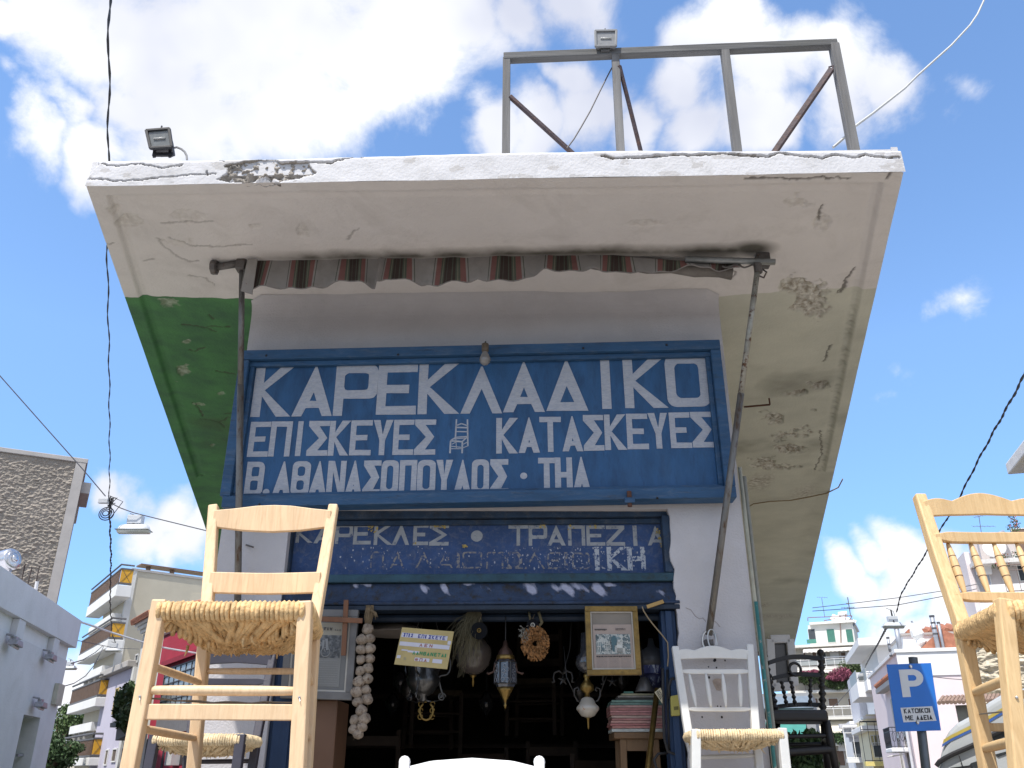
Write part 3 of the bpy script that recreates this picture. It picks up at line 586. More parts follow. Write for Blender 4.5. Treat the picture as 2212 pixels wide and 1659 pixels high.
mb = MB(); mb.box(-1.2, .84, -.004, .2, 2.085, 2.109); mb.build('lip', mat('dark_blue_metal', (.010, .020, .038), .6, .3, 10, .3, 60), ho, bevel=.004)
mb = MB(); mb.tube([S.Y(*c8(230+20*i, 585+3*math.sin(i)), .0) for i in range(1)] + [Vector((-1.0, .1, 2.06)), Vector((.82, .1, 2.06))], .02, 8) if False else mb.tube([Vector((-1.15, .12, 2.065)), Vector((.82, .12, 2.065))], .02, 8)
mb.build('rail', mat('dark_blue_metal', (.02, .04, .08)), ho)
# jambs
jb = mat('blue_jamb', (.011, .032, .08), .6, .25, 6, .3, 50, (.02, .03, .05), (.56, .7), stretch=(1, 1, .2))
for x0, x1, lb in ((-1.172, -1.05, 'blue timber jamb left of the shop doorway, behind the dark chair'), (.745, .818, 'blue timber jamb right of the shop doorway, beside the white chair')):
    t_ = thing('door_jamb', lb, 'door jamb', ((x0+x1)/2, .1, FLOOR), S, group='blue jambs of the shop doorway')
    mb = MB(); mb.box(x0, x1, .03, .16, FLOOR, 2.083); mb.build('post', jb, t_, bevel=.005)
    mb = MB(); mb.box(x0+.02, x1-.02, .012, .03, FLOOR, 2.08); mb.build('moulding', jb, t_, bevel=.004)

# ------------------------------------------------------------ light bulb, bolt
o = thing('light_bulb', 'dusty bare light bulb hanging over the top rail of the large blue sign', 'light bulb', S.Y(1048, 790, -.17), S)
a = S.Y(1048, 750, -.17)
mb = MB(); mb.lathe([(.012, 0), (.02, -.002), (.019, -.045), (.014, -.05)], a + Vector((0, 0, .02)), a + Vector((0, 0, 1.02)), 12); mb.build('socket', mat('socket_brown', (.12, .09, .06), .5), o, smooth=True)
mb = MB(); mb.lathe([(.012, -.03), (.016, -.045), (.024, -.062), (.0305, -.08), (.031, -.09), (.026, -.105), (.014, -.116), (.001, -.119)], a + Vector((0, 0, .01)), a + Vector((0, 0, 1.01)), 16)
mb.build('glass', mat('dusty_glass', (.20, .19, .18), .25, .3, 20, spec=.8), o, smooth=True)
mb = MB(); mb.tube([a + Vector((0, 0, .02)), a + Vector((.0, .03, .05)), a + Vector((0, .12, .05))], .004, 6); mb.build('cable', black_m, o)
p = S.Y(1360, 1082, -.13)
o = thing('hanging_bolt', 'rusty bolt with a blue nut under the large sign', 'bolt', p, S)
mb = MB(); mb.tube([p + Vector((0, 0, .05)), p + Vector((0, 0, -.03))], .012, 8); mb.build('shaft', mat('rust', (.10, .045, .03), .8, .3), o)
mb = MB(); mb.box(p.x-.026, p.x+.026, p.y-.02, p.y+.02, p.z-.014, p.z+.014); mb.build('nut', blue_frame, o, bevel=.003)

# ------------------------------------------------------------ awning
aw = thing('rolled_awning', 'rolled-up striped awning with scalloped valance under the canopy', 'awning', (-.1, -.46, 3.75), S)
def stripe_mat():
    m = mat('striped_cloth', (.29, .265, .25), .95, .12, 5, .3, 200, dirt=((.14, .12, .10), 6, .5)); nt = m.node_tree; N = nt.nodes.new; Lk = nt.links.new; b = nt.nodes['Principled BSDF']; src = b.inputs['Base Color'].links[0].from_socket
    tc = N('ShaderNodeAttribute'); tc.attribute_name = 'run'; fr = N('ShaderNodeMath'); fr.operation = 'FRACT'; Lk(tc.outputs['Fac'], fr.inputs[0])
    cr = N('ShaderNodeValToRGB'); cr.color_ramp.interpolation = 'CONSTANT'; Lk(fr.outputs[0], cr.inputs[0])
    G, P_, B_, D_ = (.09, .10, .075, 1), (.22, .10, .09, 1), (.055, .035, .03, 1), (.30, .275, .26, 1)
    st = [(0, D_), (.20, G), (.215, D_), (.25, P_), (.34, G), (.37, (.2, .19, .14, 1)), (.385, G), (.41, B_), (.45, G), (.46, B_), (.53, G), (.545, B_), (.585, G), (.61, (.2, .19, .14, 1)), (.625, G), (.655, P_), (.745, D_), (.78, G), (.795, D_)]
    e = cr.color_ramp.elements
    e[0].position = 0; e[0].color = st[0][1]; e[1].position = st[1][0]; e[1].color = st[1][1]
    for p_, c_ in st[2:]: q = e.new(p_); q.color = c_
    x = N('ShaderNodeMix'); x.data_type = 'RGBA'; x.blend_type = 'MULTIPLY'; x.inputs[0].default_value = 1
    Lk(cr.outputs[0], x.inputs[6])
    sc = N('ShaderNodeMix'); sc.data_type = 'RGBA'; sc.blend_type = 'DIVIDE'; sc.inputs[0].default_value = 1; Lk(src, sc.inputs[6]); sc.inputs[7].default_value = (.36, .325, .31, 1); Lk(sc.outputs[2], x.inputs[7])
    Lk(x.outputs[2], b.inputs['Base Color']); return m
STR = stripe_mat()
ya = -.47; cent = [560, 652, 765, 860, 974, 1094, 1215, 1333, 1452, 1565]
tp0 = S.Y(535, 556, ya); tp1 = S.Y(1600, 572, ya)
cx_ = [S.Y(c, 580, ya).x for c in cent]
botv = [(520,612),(545,633),(562,622),(600,622),(640,630),(690,622),(740,612),(790,615),(815,625),(835,610),(860,608),(900,614),(948,622),(990,612),(1030,606),(1075,614),(1125,605),(1180,590),(1250,587),(1325,591),(1350,587),(1390,596),(1430,590),(1480,580),(1530,584),(1580,585),(1605,584)]
bx = [S.Y(u, v, ya) for u, v in botv]
nxa, nza = 500, 14; xs = np.linspace(S.Y(528, 580, ya).x, S.Y(1600, 580, ya).x, nxa)
zt = np.interp(xs, [p.x for p in [S.Y(530, 560, ya), S.Y(800, 549, ya), S.Y(1100, 542, ya), S.Y(1300, 550, ya), S.Y(1450, 562, ya), S.Y(1605, 572, ya)]], [p.z for p in [S.Y(530, 560, ya), S.Y(800, 549, ya), S.Y(1100, 542, ya), S.Y(1300, 550, ya), S.Y(1450, 562, ya), S.Y(1605, 572, ya)]])
zb = np.interp(xs, [p.x for p in bx], [p.z for p in bx]); run = np.interp(xs, cx_, np.arange(len(cx_)) + .5)
run[xs < cx_[0]] = .5 + (xs[xs < cx_[0]]-cx_[0])/.26; run[xs > cx_[-1]] = 9.5 + (xs[xs > cx_[-1]]-cx_[-1])/.26
t = np.linspace(0, 1, nza)[:, None]; X = xs[None, :] + .012*t*np.sin(xs[None, :]*21); Z = zt[None, :] + (zb-zt)[None, :]*t
Y = ya + (.016*np.sin(xs*24)[None, :] + .012*np.sin(xs*51+1)[None, :] + .02*(fbm(xs*3, xs*0, 3)-.5)[None, :])*t - .02*t
Y = Y - .035*np.exp(-((xs-S.Y(823, 590, ya).x)/.012)**2)[None, :]*(.3+t)
o = grid_mesh('valance', np.stack([X, Y, Z], -1), STR, aw, attr='run', aval=np.broadcast_to(run[None, :], X.shape))
md = o.modifiers.new('s', 'SOLIDIFY'); md.thickness = .003
mb = MB(); hem = [Vector((X[-1, i], Y[-1, i], Z[-1, i])) for i in range(0, nxa, 4)]; mb.tube(hem, .0035, 5); mb.build('hem', mat('hem', (.22, .20, .19), .9), aw)
# cloth roll behind and above the valance
mb = MB(); pr = [Vector((x_, ya+.045, zt_ - .022 + .004*math.sin(x_*9))) for x_, zt_ in zip(xs[::12], zt[::12])]; mb.tube(pr, [.036 + .006*math.sin(i*1.7) for i in range(len(pr))], 14)
o = mb.build('cloth_roll', mat('roll_cloth', (.16, .145, .13), .95, .35, 9, .4, 80, (.45, .44, .42), (.66, .72)), aw, smooth=True)
# folded end of the valance at the left
mb = MB(); q = [S.Y(*p_, -.52) for p_ in ((535, 558), (556, 560), (545, 636), (520, 628))]; mb.quad(*q); mb.build('folded_end', mat('roll_cloth2', (.26, .24, .22), .95, .2), aw).modifiers.new('s', 'SOLIDIFY').thickness = .004
mb = MB(); a = S.Y(462, 578, -.47); b = S.Y(535, 566, -.47); mb.tube([a, b], .02, 10); mb.build('end_shaft', iron, aw, smooth=True)
mb = MB(); mb.lathe([(.03, 0), (.04, .004), (.04, .03), (.03, .034)], a - Vector((.015, 0, 0)), a + Vector((.985, 0, 0)), 8); mb.beam(a + Vector((0, .01, .0)), a + Vector((0, .01, 3.865-a.z)), .04, .03); mb.build('bracket', iron, aw)
mb = MB(); c = S.Y(520, 575, -.47); mb.box(c.x-.02, c.x+.03, c.y-.03, c.y+.03, c.z-.03, c.z+.03); mb.beam(c, c + Vector((0, .03, 3.86-c.z)), .03, .02); mb.build('clamp', iron, aw, bevel=.005)
mb = MB(); a = S.Y(1480, 560, -.50); b = S.Y(1674, 566, -.50); mb.tube([a, b], .017, 10); mb.build('front_bar', mat('galvanised', (.24, .25, .25), .45, .25, 15, .2, 60, metal=.6), aw, smooth=True)
mb = MB(); c = S.Y(1645, 545, -.46); mb.box(c.x-.035, c.x+.035, c.y-.03, c.y+.03, c.z-.09, 3.858); mb.build('bracket', iron, aw, bevel=.006)
mb = MB(); mb.tube([S.Y(*p_, -.49) for p_ in ((1643, 578), (1656, 588), (1650, 600), (1640, 596))], .005, 6); mb.tube([S.Y(1560+8*i, 575+3*math.sin(i*1.3), -.5) for i in range(10)], .005, 5); mb.build('chain', iron, aw)
for nm, top_, bot_, lb, hinge in (('awning_arm', (S.Y(523, 575, -.47)), S.Y(513, 1330, -.06), 'rusty vertical awning arm left of the blue signs', 0),
                           ('awning_arm', (S.Y(1637, 578, -.50)), S.Y(1531, 1372, -.05), 'long slanting rusty awning arm right of the blue signs', 1)):
    t_ = thing(nm, lb, 'awning arm', bot_, S, group='awning arms')
    mb = MB(); mid = top_.lerp(bot_, .36); mb.tube([top_, mid], .0155, 10); mb.build('upper_tube', mat('galvanised_old', (.30, .29, .25), .5, .3, 12, .3, 70, (.10, .05, .03), (.54, .62), metal=.4) if hinge else pipe_m, t_, smooth=True)
    mb = MB(); mb.tube([mid, bot_], .0175, 10); mb.build('lower_tube', pipe_m, t_, smooth=True)
    mb = MB(); mb.lathe([(.022, 0), (.022, .05)], top_ - Vector((0, 0, .03)), top_ + Vector((0, 0, .97)), 10); mb.build('collar', iron, t_)
    if hinge:
        mb = MB(); c = bot_; pts = [c + Vector((.035*math.cos(a_), -.005, -.03 + .05*math.sin(a_))) for a_ in [2*math.pi*i/18 for i in range(19)]]; mb.tube(pts, .006, 6, cap=False)
        pts = [c + Vector((.02*math.cos(a_)+.01, -.02, -.02 + .045*math.sin(a_))) for a_ in [2*math.pi*i/18 for i in range(19)]]; mb.tube(pts, .004, 6, cap=False)
        mb.build('wire_ring', mat('bright_wire', (.45, .45, .45), .35, .2, metal=.8), t_)
        mb = MB(); mb.box(c.x-.02, c.x+.02, -.05, -.002, c.z-.05, c.z-.02); mb.build('wall_hook', iron, t_)

# ------------------------------------------------------------ roof frame, floodlights
fr = thing('roof_sign_frame', 'weathered grey timber frame of an empty roof sign standing above the canopy', 'sign frame', (.9, -.45, 3.985), S)
YF = -.45
def post(u0, v0, u1, v1, w=.052, yb=YF, nm='post', m=oldwood):
    a = S.Y(u0, v0, yb); b = S.Y(u1, v1, yb); d = (b-a).normalized(); b = a + d*((3.97-a.z)/d.z)
    mb = MB(); mb.beam(b, a, w, w, (1, 0, 0)); return mb.build(nm, m, fr, bevel=.003)
post(1094.5, 128, 1093, 320, .045); post(1329, 118, 1340, 318, .045); post(1565, 108, 1591, 318, .048); post(1801, 98, 1843, 318, .052)
a = S.Y(1088, 126, YF); b = S.Y(1700, 101, YF); c = S.Y(1807, 96, YF)
for p, q in ((a, S.Y(1455, 111, YF)), (S.Y(1452, 111, YF), c)):
    mb = MB(); mb.beam(p, q, .052, .05, (0, 0, 1), .05, .05); mb.build('top_beam', oldwood_h, fr, bevel=.004)
rm = mat('rusty_angle', (.075, .055, .06), .7, .3, 12, .3, 60, (.13, .07, .05), (.5, .66))
def brace(u0, v0, u1, v1, dy, w=.024):
    a = S.Y(u0, v0, YF-.02); b = S.Y(u1, v1, YF+dy); mb = MB(); mb.beam(a, b + (b-a).normalized()*.25, w, w*.9, (0, 0, 1)); mb.build('brace', rm, fr, bevel=.002)
brace(1101, 208, 1222, 318, .1); brace(1338, 142, 1382, 318, .12, .022); brace(1796, 150, 1682, 316, .1, .032)
mb = MB(); mb.tube([S.Y(u, v, YF+.03) for u, v in ((1322, 146), (1312, 165), (1297, 195), (1275, 240), (1255, 275), (1240, 300), (1225, 320))], .0045, 6); mb.build('hanging_wire', mat('dark_wire', (.09, .08, .08), .6), fr)
mb = MB(); mb.tube([S.Y(1790, 145, YF-.01), S.Y(1800, 142, YF-.03), S.Y(1798, 152, YF-.03)], .005, 6); mb.build('bent_nail', rm, fr)

def floodlight(name, label, tl, tr, br, bl, y, body, face, depth, grp, legs):
    P_ = [S.Y(*p_, y) for p_ in (tl, tr, br, bl)]; base = (P_[2]+P_[3])/2; t_ = thing(name, label, 'floodlight', base, S, group=grp)
    n_ = (P_[1]-P_[0]).cross(P_[3]-P_[0]).normalized(); n_ = n_ if n_.y > 0 else -n_; back = n_*depth
    cen = sum(P_, Vector())/4
    mb = MB(); k0 = len(mb.v)
    f = [p_ for p_ in P_]; bk = [cen + back + (p_-cen)*.7 for p_ in P_]
    mb.v = [tuple(p_) for p_ in f+bk]; mb.f = [(0,1,2,3),(7,6,5,4),(0,4,5,1),(1,5,6,2),(2,6,7,3),(3,7,4,0)]; mb.build('housing', body, t_, bevel=.006)
    # bezel of four bars, glass set inside
    for i in range(4):
        a_, b_ = P_[i], P_[(i+1) % 4]; ins = cen + ((a_+b_)/2-cen)*.93 - (a_+b_)/2
        mb = MB(); mb.beam(a_+ins*.5 - n_*.004, b_+ins*.5 - n_*.004, .016, .014, n_); mb.build('bezel', body, t_, bevel=.002)
    mb = MB(); g_ = [cen + (p_-cen)*.86 - n_*.003 for p_ in P_]; mb.quad(*g_); mb.build('glass', face, t_)
    mb = MB(); w_ = (P_[1]-P_[0])*.3; mb.tube([cen - w_*.8 - n_*.005, cen + w_*.8 - n_*.005], .006, 8); mb.build('lamp_tube', mat('lamp_tube', (.4, .4, .38), .3), t_, smooth=True)
    mb = MB(); top_ = (P_[0]+P_[1])/2 + back*.3; mb.lathe([(.012, 0), (.012, .02), (.005, .024), (.004, .05)], top_, top_ + Vector((0, 0, 1)), 8); mb.build('knob', black_m, t_)
    return t_, P_, back
t_, P_, bk = floodlight('floodlight', 'small black floodlight on the left end of the canopy roof', (316, 283), (367, 279), (373, 319), (325, 322), -.98,
    black_m, mat('flood_glass', (.13, .14, .14), .2, .3, 30, spec=.8), .09, 'floodlights', 1)
mb = MB()
for u, v0, v1 in ((334, 321, 336), (368, 318, 336)): mb.beam(S.Y(u, v0, -.95), S.Y(u-1, v1+4, -.95), .014, .008)
mb.beam(S.Y(330, 334, -.95), S.Y(374, 334, -.95), .02, .012, (0, 0, 1)); mb.build('bracket', black_m, t_)
mb = MB(); mb.box(*sum([[min(a_, b_), max(a_, b_)] for a_, b_ in zip(S.Y(350, 317, -.93), S.Y(376, 328, -.88))], [])); mb.build('junction_box', black_m, t_, bevel=.004)
mb = MB(); mb.tube([S.Y(u, v, -.9) for u, v in ((374, 320), (382, 318), (392, 322), (399, 328), (403, 336), (404, 345))], .006, 6); mb.build('cable', mat('grey_cable', (.3, .3, .3), .6), t_)
greyp = mat('grey_enamel', (.20, .205, .21), .45, .12, 9)
t_, P_, bk = floodlight('floodlight', 'pale grey floodlight mounted on top of the timber roof frame', (1285, 68), (1332, 67), (1331, 101), (1286, 102), YF-.05, greyp, mat('flood_glass_pale', (.22, .225, .23), .25, .2, 30, spec=.8), .09, 'floodlights', 1)
mb = MB(); p = S.Y(1297, 101, YF-.02); q = S.Y(1316, 101, YF-.02); mb.box(p.x, q.x, p.y-.02, p.y+.03, p.z-.05, p.z+.01); mb.build('bracket', mat('dark_grey', (.1, .1, .1), .6), t_)
mb = MB()
for u in (1292, 1326): p = S.Y(u, 103, YF-.03); mb.ball(p, .012, 8, 5)
mb.build('screw', greyp, t_, smooth=True)

# ------------------------------------------------------------ doorway contents
def box_between(name, m, par, a, b, y0, y1, bev=0):
    mb = MB(); mb.box(a.x, b.x, y0, y1, a.z, b.z); return mb.build(name, m, par, bevel=bev)
def pquad(P_, th, name, m, par, bev=0):
    mb = MB(); n_ = (P_[1]-P_[0]).cross(P_[3]-P_[0]).normalized(); n_ = n_ if n_.y > 0 else -n_
    mb.v = [tuple(p_) for p_ in P_] + [tuple(p_ + n_*th) for p_ in P_]; mb.f = [(0,1,2,3),(7,6,5,4),(0,4,5,1),(1,5,6,2),(2,6,7,3),(3,7,4,0)]; return mb.build(name, m, par, bevel=bev)
def inq(P_, s, t): return (P_[0]*(1-s)+P_[1]*s)*(1-t) + (P_[3]*(1-s)+P_[2]*s)*t
def subq(P_, s0, t0, s1, t1, off):
    n_ = (P_[1]-P_[0]).cross(P_[3]-P_[0]).normalized(); n_ = n_ if n_.y < 0 else -n_
    return [inq(P_, s_, t2_) + n_*off for s_, t2_ in ((s0, t0), (s1, t0), (s1, t1), (s0, t1))]
def framed(name, label, P_, wf, mf, mo, inner, bars=.0):
    t_ = thing(name, label, 'framed picture', (P_[2]+P_[3])/2, S, group='framed clippings at the doorway')
    pquad(P_, .018, 'mount', mo, t_)
    ws = wf/(P_[1]-P_[0]).length; wt = wf/(P_[3]-P_[0]).length
    for r_ in ((0, 0, 1, wt), (0, 1-wt, 1, 1), (0, wt, ws, 1-wt), (1-ws, wt, 1, 1-wt)): pquad(subq(P_, *r_, .014), .016, 'frame_bar', mf, t_, .003)
    for r_ in ((ws, wt, 1-ws, wt*1.25), (ws, 1-wt*1.25, 1-ws, 1-wt), (ws, wt*1.25, ws*1.25, 1-wt*1.25), (1-ws*1.25, wt*1.25, 1-ws, 1-wt*1.25)): pquad(subq(P_, *r_, .006), .006, 'slip', mat('slip_pale', (.40, .37, .32), .5), t_)
    return t_
gold = mat('gold_frame', (.20, .125, .03), .42, .3, 14, .3, 60, (.12, .075, .02), (.5, .68), metal=.35)
P_ = [S.Y(*p_, .0) for p_ in ((1263, 1310), (1376, 1310), (1386, 1458), (1268, 1459))]
ft = framed('framed_clipping', 'gold-framed pink newspaper cutting with a photograph, hanging right in the doorway', P_, .026, gold, mat('mount_tan', (.21, .185, .155), .8), None)
pquad(subq(P_, .14, .27, .87, .93, .004), .003, 'newspaper', mat('pink_paper', (.33, .27, .235), .85, .1, 8), ft)
P2 = subq(P_, .14, .27, .87, .93, .0055)
ph = mat('halftone', (.12, .16, .17), .8, .7, 28, col2=(.42, .43, .40), thr=(.50, .54))
pquad(subq(P2, .06, .22, .94, .66, .001), .001, 'photograph', ph, ft)
ink = mat('ink', (.06, .055, .055), .8)
def text_rows(par, P3, rows, m=ink, name='printed_text'):
    """flat print: rows of word-like dashes (s0,s1,t,height)"""
    mb = MB(); random.seed(len(rows)*7+3)
    for s0, s1, t0, h in rows:
        s_ = s0
        while s_ < s1:
            w_ = min(random.uniform(.02, .07), s1-s_); mb.quad(*subq(P3, s_, t0, s_+w_*.86, t0+h*random.uniform(.7, 1), .0022)); s_ += w_
    return mb.build(name, m, par, kind='stuff')
text_rows(ft, P2, [(.04, .36, .10, .035), (.58, .84, .09, .012), (.58, .84, .115, .012), (.06, .94, .69, .032)])
text_rows(ft, P2, [(.06, .33, .75+.028*i, .007) for i in range(8)] + [(.37, .64, .75+.028*i, .007) for i in range(8)] + [(.68, .94, .75+.028*i, .007) for i in range(8)], mat('ink_grey', (.2, .17, .16), .8), 'small_print')
# shapes in the clipping's photo: seated man, standing man, white chairs
mb = MB()
for s0, t0, s1, t1 in ((.58,.40,.74,.64),(.62,.34,.69,.42),(.55,.52,.80,.64)): mb.quad(*subq(P2, s0, t0, s1, t1, .003))
mb.build('pale_figure', mat('photo_white', (.46, .47, .44), .8, .25, 40), ft)
mb = MB()
for s0, t0, s1, t1 in ((.46,.30,.60,.46),(.49,.25,.57,.31),(.48,.46,.53,.60)): mb.quad(*subq(P2, s0, t0, s1, t1, .003))
mb.build('dark_figure', mat('photo_teal', (.07, .13, .15), .8), ft)
mb = MB()
for s_ in (.08, .12, .16, .28, .32, .36, .41): mb.quad(*subq(P2, s_, .36, s_+.014, .62, .0032))
for t0 in (.37, .48): mb.quad(*subq(P2, .08, t0, .18, t0+.02, .0032)); mb.quad(*subq(P2, .28, t0+.06, .43, t0+.08, .0032))
mb.build('pale_chairs', mat('photo_white', (.46, .47, .44), .8), ft)

P_ = [S.Y(*p_, -.02) for p_ in ((622, 1316), (775, 1318), (761, 1513), (606, 1508))]
fl = framed('framed_clipping', 'grey-framed poster of a motorcycle hanging left in the doorway behind the chair', P_, .035, mat('grey_frame', (.14, .135, .13), .6, .2, 10), mat('mount_grey', (.15, .15, .145), .7), None)
pquad(subq(P_, .16, .15, .80, .86, .002), .002, 'poster', mat('poster_paper', (.20, .20, .19), .7, .08, 5), fl)
P2 = subq(P_, .16, .15, .80, .86, .003)
pquad(subq(P2, .0, .0, 1, .20, .001), .001, 'header', mat('poster_cream', (.27, .25, .20), .7), fl)
pquad(subq(P2, .05, .20, .97, .56, .001), .001, 'photograph', mat('grey_photo', (.07, .075, .08), .7, .5, 22, col2=(.17, .175, .175), thr=(.47, .6)), fl)
tx = mat('ink', (.06, .055, .055)); yP = S.Y(700, 1400, -.03).y
for ch_, s0 in (('o', .50), ('t', .58), ('l', .655), ('v', .71), ('.', .83), ('.', .88), ('.', .93)):
    q = subq(P2, s0, .07, s0 + (.06 if ch_ != '.' else .03), .125, .003); x0, x1 = q[3].x, q[2].x; z0, z1 = q[3].z, q[0].z
    L = {'o': [rr(0, .0, .8, .8, .3), rr(.25, .22, .55, .58, .12)], 't': [[(.2, 0), (.5, 0), (.5, .6), (.8, .6), (.8, .85), (0, .85), (0, .6), (.2, .6)]], 'l': [[(.1, 0), (.4, 0), (.4, .8), (.1, .8)]], 'v': [[(.3, 0), (.6, 0), (.85, .8), (.6, .8), (.45, .25), (.3, .8), (0, .8)]], '.': [[(.0, 0), (.3, 0), (.3, .25), (0, .25)]]}[ch_]
    plate(L, lambda a_, b_, n_: (x0 + a_*(z1-z0), q[0].y - .002 - n_, z0 + b_*(z1-z0)), .001).build('letter', ink, fl, fixn=False)
# motorcycle print
mb = MB(); cw = inq(P2, .66, .47); cw2 = inq(P2, .30, .48); ny_ = Vector((0, -.006, 0))
for c_, r_ in ((cw, .022), (cw2, .020)):
    mb.tube([c_ + ny_ + Vector((r_*math.cos(a_), 0, r_*math.sin(a_))) for a_ in [2*math.pi*i/14 for i in range(15)]], .0025, 4, cap=False)
for s0, t0, s1, t1, w_ in ((.66,.47,.55,.32,.004),(.55,.32,.48,.30,.004),(.50,.42,.34,.46,.012),(.34,.40,.56,.36,.010),(.3,.48,.5,.44,.006),(.25,.38,.42,.38,.008),(.60,.28,.60,.42,.012),(.66,.26,.70,.44,.014)):
    mb.beam(inq(P2, s0, t0)+ny_, inq(P2, s1, t1)+ny_, w_, .001, (0, 0, 1))
mb.build('motorcycle_print', mat('photo_grey', (.22, .225, .225), .8), fl)
text_rows(fl, P2, [(.05, .95, .60+.035*i, .008) for i in range(11)], mat('ink_pale', (.26, .26, .25), .8), 'small_print')

# wooden cross
p = S.Y(746, 1345, -.055)
t_ = thing('wooden_cross', 'plain brown wooden cross hanging from the lintel beside the garlic', 'cross', p, S)
cw_ = mat('cross_wood', (.15, .065, .03), .6, .25, 12, .2, 60, stretch=(1, 1, .2))
mb = MB(); mb.beam(S.Y(748, 1296, -.055), S.Y(742, 1416, -.055), .024, .012); mb.build('upright', cw_, t_, bevel=.002)
mb = MB(); mb.beam(S.Y(693, 1337, -.068), S.Y(783, 1341, -.068), .024, .010, (0, 0, 1)); mb.build('crossbar', cw_, t_, bevel=.002)

# garlic string
gl = thing('garlic_braid', 'long braid of white garlic bulbs hanging from the lintel', 'garlic braid', S.Y(770, 1590, -.02), S)
gm = mat('garlic_skin', (.27, .22, .17), .8, .35, 26, .6, 60, (.09, .05, .03), (.50, .66)); gs = mat('garlic_stem', (.16, .115, .065), .9, .35, 25)
def cc3(x, y): return (610 + .3669*x, 1050.5 + .3669*y)
bul = [(503,843),(467,905),(513,897),(462,963),(515,957),(463,1022),(514,1015),(459,1088),(503,1073),(449,1152),(500,1135),(437,1212),(489,1200),(444,1270),(497,1254),(465,1320),(430,1378),(483,1366),(422,1430),(470,1415),(445,1455)]
random.seed(2)
for i, (x, y) in enumerate(bul):
    c_ = S.Y(*cc3(x, y), -.03 - (i % 2)*.012); r_ = random.uniform(.023, .029); mb = MB(); K, Mm = 24, 10; ax = Euler((random.uniform(-.9, .3), random.uniform(-.8, .8), random.uniform(0, 6))).to_matrix()
    for a_ in range(Mm+1):
        th_ = math.pi*a_/Mm
        for b_ in range(K):
            ph_ = 2*math.pi*b_/K; lob = .94 + .17*abs(math.cos(ph_*3.5))**.6*math.sin(th_) - .03; z_ = math.cos(th_); 
            rad = r_*lob*(math.sin(th_)**.9); zz = r_*.85*z_ + (r_*.5*max(0, z_-.8)*3 if a_ < 2 else 0)
            v_ = ax @ Vector((rad*math.cos(ph_), rad*math.sin(ph_), zz)); mb.v.append(tuple(c_ + v_))
    for a_ in range(Mm):
        for b_ in range(K): q = a_*K+b_; q2 = a_*K+(b_+1) % K; mb.f.append((q, q+K, q2+K, q2))
    mb.build('bulb', gm, gl, smooth=True)
mb = MB()
for i in range(26):
    a_ = S.Y(*cc3(505 + random.uniform(-14, 14), 830), -.02); b_ = S.Y(*cc3(515 + random.uniform(-28, 22), 700), -.02); m_ = a_.lerp(b_, .5) + Vector((random.uniform(-.01, .01), random.uniform(-.01, .01), 0)); mb.tube([a_, m_, b_], [.004, .003, .0015], 5)
for i in range(8):
    a_ = S.Y(*cc3(520, 730), -.03); b_ = S.Y(*cc3(545 + random.uniform(-10, 18), 775 + random.uniform(-15, 12)), -.04); mb.tube([a_, a_.lerp(b_, .5)+Vector((.008, 0, .006)), b_], [.003, .0025, .001], 5)
mb.build('dry_stems', gs, gl, kind='stuff')
mb = MB()
for i in range(60):
    x, y = random.choice(bul); a_ = S.Y(*cc3(x, y), -.03); b_ = a_ + Vector((random.uniform(-.03, .03), random.uniform(-.03, .0), random.uniform(-.04, .02))); mb.tube([a_, b_], [.0012, .0006], 3)
mb.build('roots', gs, gl, kind='stuff')

# cardboard notice
P_ = [S.Y(*cc3(*p_), -.03) for p_ in ((705, 830), (1010, 855), (970, 1077), (658, 1048))]
nt_ = thing('cardboard_notice', 'tilted yellow cardboard notice with cut-out strips and coloured Greek letters', 'notice', (P_[2]+P_[3])/2, S)
pquad(P_, .003, 'card', mat('card', (.40, .32, .145), .85, .12, 8), nt_)
stm = mat('white_strip', (.50, .50, .56), .7, .06, 8)
for r_ in ((.02, .14, .90, .26), (.02, .38, .97, .49), (.08, .585, .20, .62), (.20, .60, .42, .65), (.02, .75, .09, .83), (.36, .77, .64, .86), (.70, .765, .88, .87), (.92, .26, .98, .36)): pquad(subq(P_, *r_, .0012), .0008, 'paper_strip', stm, nt_)
inkb = mat('ink_blue', (.03, .04, .22), .7); inkr = mat('ink_red', (.28, .09, .07), .7); inkg = mat('ink_green', (.02, .22, .10), .7)
def card_text(s0, t0, txt, cw2_, h, m, gap=.25):
    u_ = (P_[1]-P_[0]); v_ = (P_[0]-P_[3]); L = u_.length; Hh = v_.length; u_ = u_.normalized(); v_ = v_.normalized(); nn = u_.cross(v_); nn = nn if nn.y < 0 else -nn
    for i, ch_ in enumerate(txt):
        if ch_ == ' ': continue
        o_ = inq(P_, s0 + i*cw2_, t0) + nn*.0014; hh = h*Hh; ww = cw2_*L*(1-gap)
        plate(glyph(ch_, .35 if ch_ == 'I' else ww/hh, .20), lambda a_, b_, n_: o_ + u_*a_*hh + v_*b_*hh + nn*n_, .0006).build('letter', m, nt_, fixn=False)
card_text(.06, .245, 'ΣTIΣ', .048, .095, inkb); card_text(.34, .25, 'EΠIΣKEYE', .067, .10, inkb); card_text(.40, .475, 'ΛEN', .095, .085, inkr, .4)
card_text(.30, .70, 'ΛAMBANETAI', .068, .095, inkg); card_text(.16, .86, 'O', .05, .07, mat('ink_faint', (.33, .30, .2), .7)); card_text(.37, .865, 'ΦΠA', .085, .085, inkr, .35)

def hang(name, label, cat, base): return thing(name, label, cat, base, S)
brass = mat('brass', (.22, .145, .045), .35, .25, 20, .2, 60, metal=.8); darkm = mat('dark_metal', (.055, .052, .05), .35, .3, 20, .2, 60, metal=.7); silver = mat('tarnished_silver', (.11, .11, .11), .28, .3, 14, .3, 40, metal=.85)
def cc4(x, y): return (1016.5 + .3669*x, 1050.5 + .3669*y)
